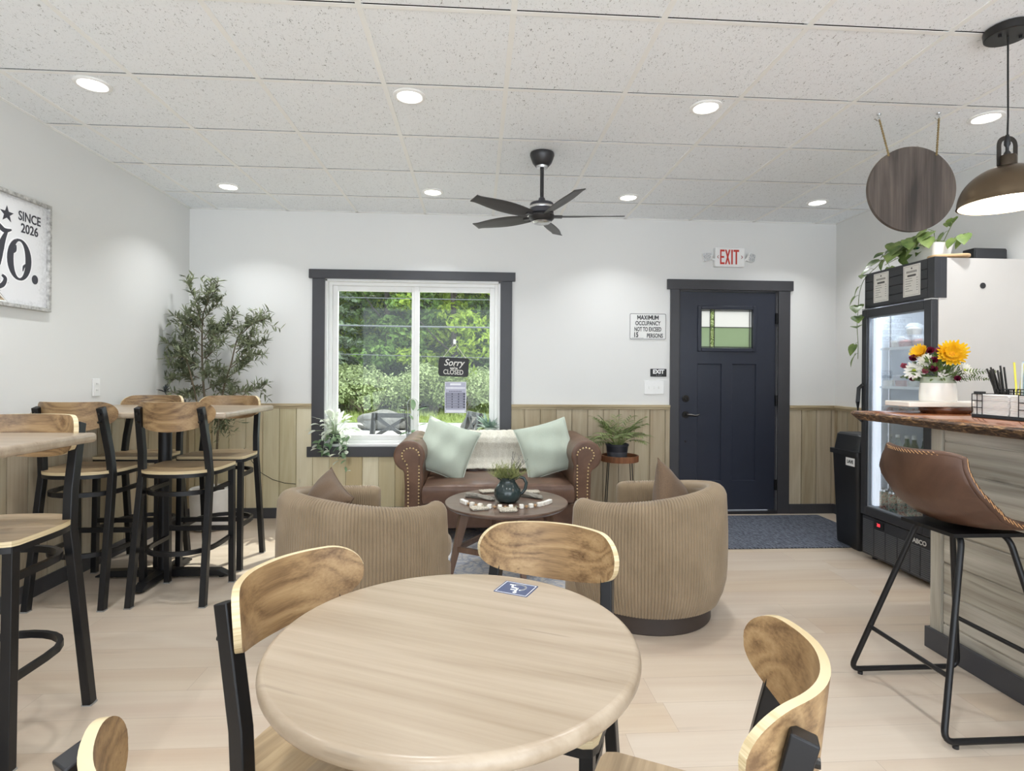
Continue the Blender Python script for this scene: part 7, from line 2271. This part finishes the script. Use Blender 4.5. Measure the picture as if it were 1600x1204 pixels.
spots = [(0, -2.4, 24.5, 'yellow green tree standing behind the window mullion'), (1, 1.0, 24.0, 'mid green tree at the right edge of the window view'), (1, -5.0, 25.5, 'mid green tree rising behind the conifer'), (0, -6.6, 24.0, 'yellow green tree at the far left of the window view'),
         (1, -1.0, 27.5, 'mid green tree in the row behind the bright right pane tree'), (1, -3.4, 28.0, 'mid green tree deep in the woods behind the left pane'), (1, 2.8, 27.5, None), (1, -7.5, 28.5, None), (0, 3.4, 23.5, None), (1, -9.5, 25.5, None), (2, -8.6, 21.5, None), (1, 0.9, 30.0, None), (1, -5.6, 31.0, None), (0, -11.5, 28.0, None), (1, 5.2, 29.0, None),
         (1, -2.2, 32.5, None), (1, 3.0, 33.0, None), (1, -8.4, 33.5, None), (1, -0.2, 25.8, None), (1, -4.4, 29.6, None), (1, 0.2, 33.0, None), (1, -6.6, 27.0, None), (1, 2.0, 30.5, None), (1, -2.9, 26.4, None), (1, -10.5, 31.0, None)]
for k, (kd, x, y, lab) in enumerate(spots):
    src = (P0, P1, P2)[kd]
    o = dup(src, (x, y, -0.12), r7.uniform(0, 6.28), lab or 'tree deep in the woods beyond the gravel lot', 'trees beyond the gravel lot')
    s = r7.uniform(0.92, 1.2); o.scale = (s, s, s * r7.uniform(0.95, 1.1))
shr_m = [leaf_mat('pale shrub leaf', '#75844f', '#c3cb97', 0.7, 0.35), leaf_mat('olive shrub leaf', '#59683a', '#a3ad72', 0.7, 0.3)]
def make_shrub(kind, label):
    t = thing('shrub', label, 'shrub', (0, 0, -0.12), 0, 'shrubs along the edge of the woods')
    mb = MB()
    for k in range(22):
        a = r7.uniform(0, 6.28); e = r7.uniform(0.7, 1.4); L = r7.uniform(0.8, 1.5)
        d = Vector((math.cos(a) * math.cos(e), math.sin(a) * math.cos(e), math.sin(e)))
        mb.tube([Vector((0.1 * math.cos(a), 0.1 * math.sin(a), 0)), d * L * 0.6, d * L], [0.014, 0.01, 0.005], 5)
    mb.build('stems', plain('dry stems', '#8d8168', 0.9, var=0.2), parent=t)
    bl = [(Vector((r7.uniform(-1.0, 1.0), r7.uniform(-0.6, 0.6), r7.uniform(0.55, 1.25))), r7.uniform(0.25, 0.5)) for k in range(18)]
    mb = MB()
    def fn():
        c, r = bl[r7.randrange(len(bl))]
        d = Vector((r7.gauss(0, 1), r7.gauss(0, 1), r7.gauss(0, 1))).normalized()
        p = c + d * r * r7.uniform(0.5, 1.0)
        return Vector((p.x, p.y, max(0.15, p.z))), Vector((d.x, d.y, d.z + 0.6)).normalized()
    cards(mb, 5000, fn, 0.035, 0.075)
    mb.build('foliage', shr_m[kind], parent=t, fix=False, smooth=0)
    return t
S0 = make_shrub(0, 'pale green shrub at the left of the window view'); S0.location = (-5.0, 19.2, -0.12)
S1 = make_shrub(1, 'olive green shrub behind the hours sheet'); S1.location = (-0.55, 19.3, -0.12)
for kd, x, y, s, lab in [(0, -3.6, 19.0, 1.0, 'pale green shrub above the flat boulder'), (1, -2.3, 19.4, 0.95, 'olive green shrub behind the window mullion'), (0, 0.7, 19.2, 1.05, 'pale green shrub at the right of the window view'), (1, -6.4, 19.4, 1.1, None), (0, -7.9, 19.2, 1.0, None), (1, 2.3, 19.3, 1.0, None), (0, 3.8, 19.3, 1.1, None), (0, -1.5, 20.3, 1.15, None), (1, -4.3, 20.2, 1.15, None), (0, 1.6, 20.4, 1.2, None), (1, -5.9, 20.3, 1.2, None)]:
    o = dup((S0, S1)[kd], (x, y, -0.12), r7.uniform(0, 6.28), lab or 'shrub in the row along the edge of the woods', 'shrubs along the edge of the woods')
    o.scale = (s * 1.1, s, s * 0.95)
rock_m = NT('grey boulder'); _n = rock_m.noise(rock_m.objco(), 5, 6, 0.65); rock_m.bump(_n, 0.8, 0.05); rock_m = rock_m.fin(rock_m.ramp(_n, [(0.35, '#3f3d39'), (0.65, '#6d6963')]), 0.9)
def boulder(loc, sx, sy, sz, lab, seed):
    mb = MB().sphere((0, 0, 0), 1.0, 24, 16)
    mb.v = [tuple(Vector((x * sx, y * sy, max(-0.4, z) * sz)) * (1 + 0.22 * noise.noise(Vector((x * 1.6 + seed, y * 1.6, z * 1.6))))) for x, y, z in mb.v]
    o = tag(mb.build('boulder', rock_m, smooth=50), lab, 'boulder', 'boulders at the edge of the gravel lot'); o.location = loc
boulder((-2.35, 14.6, 0.02), 0.75, 0.45, 0.30, 'long flat boulder behind the left patio chair', 1.0)
boulder((-0.05, 13.0, 0.05), 0.30, 0.3, 0.30, 'rounded boulder right of the hours sheet', 5.0)
# patio chairs with X backs, just outside the glass
pat = plain('dark patio metal', '#29282a', 0.5, 0.2)
pc = thing('patio_chair', 'dark patio chair with a crossed back just outside the left window pane', 'chair', (-1.03, 6.35, -0.14), math.radians(172), 'patio chairs outside')
def bar_(mb, a, b, w=0.016, d=0.012): mb.sq([a, b], w, d, up=(0, 1, 0))
hb_ = 0.96
for s in (-1, 1):
    mb = MB(); mb.sq([(s * 0.23, -0.24, 0), (s * 0.225, -0.19, 0.44), (s * 0.20, -0.30, hb_)], 0.026, 0.026, up=(1, 0, 0)); mb.build('leg', pat, parent=pc, smooth=0)
    mb = MB(); mb.sq([(s * 0.23, 0.22, 0), (s * 0.23, 0.2, 0.44)], 0.018, 0.018, up=(1, 0, 0)); mb.build('leg', pat, parent=pc, smooth=0)
mb = MB()
bar_(mb, (-0.21, -0.297, hb_ - 0.02), (0.21, -0.297, hb_ - 0.02), 0.018, 0.026); bar_(mb, (-0.22, -0.24, 0.67), (0.22, -0.24, 0.67), 0.014, 0.018); bar_(mb, (-0.2, -0.295, hb_ - 0.03), (0.21, -0.245, 0.68), 0.012, 0.02); bar_(mb, (0.2, -0.293, hb_ - 0.03), (-0.21, -0.243, 0.68), 0.012, 0.02)
mb.build('crossed_back', pat, parent=pc, smooth=0)
MB().prism(rrect(0.24, 0.23, 0.03), 0.43, 0.455).build('seat', pat, parent=pc)
dup(pc, (-0.30, 6.75, -0.14), math.radians(110), 'dark patio chair outside the right window pane behind the sage pillow', 'patio chairs outside')
wire_m = plain('utility cable', '#4c4f52', 0.6)
for z, r, y, lab in ((3.50, 0.010, 15.4, 'highest overhead cable across the window view'), (3.28, 0.010, 15.2, 'second highest overhead cable across the window view'), (2.52, 0.020, 15.0, 'thick overhead cable across the middle of the window view'), (1.72, 0.008, 15.1, 'lowest thin cable across the window view')):
    tag(MB().tube([(-16 + 2 * k, y, z + 0.0009 * (2 * k - 16) ** 2 - (0.03 * k if z < 2 else 0) + (0.24 if z < 2 else 0)) for k in range(15)], r, 6).build('power_line', wire_m), lab, 'cable', 'overhead cables outside')
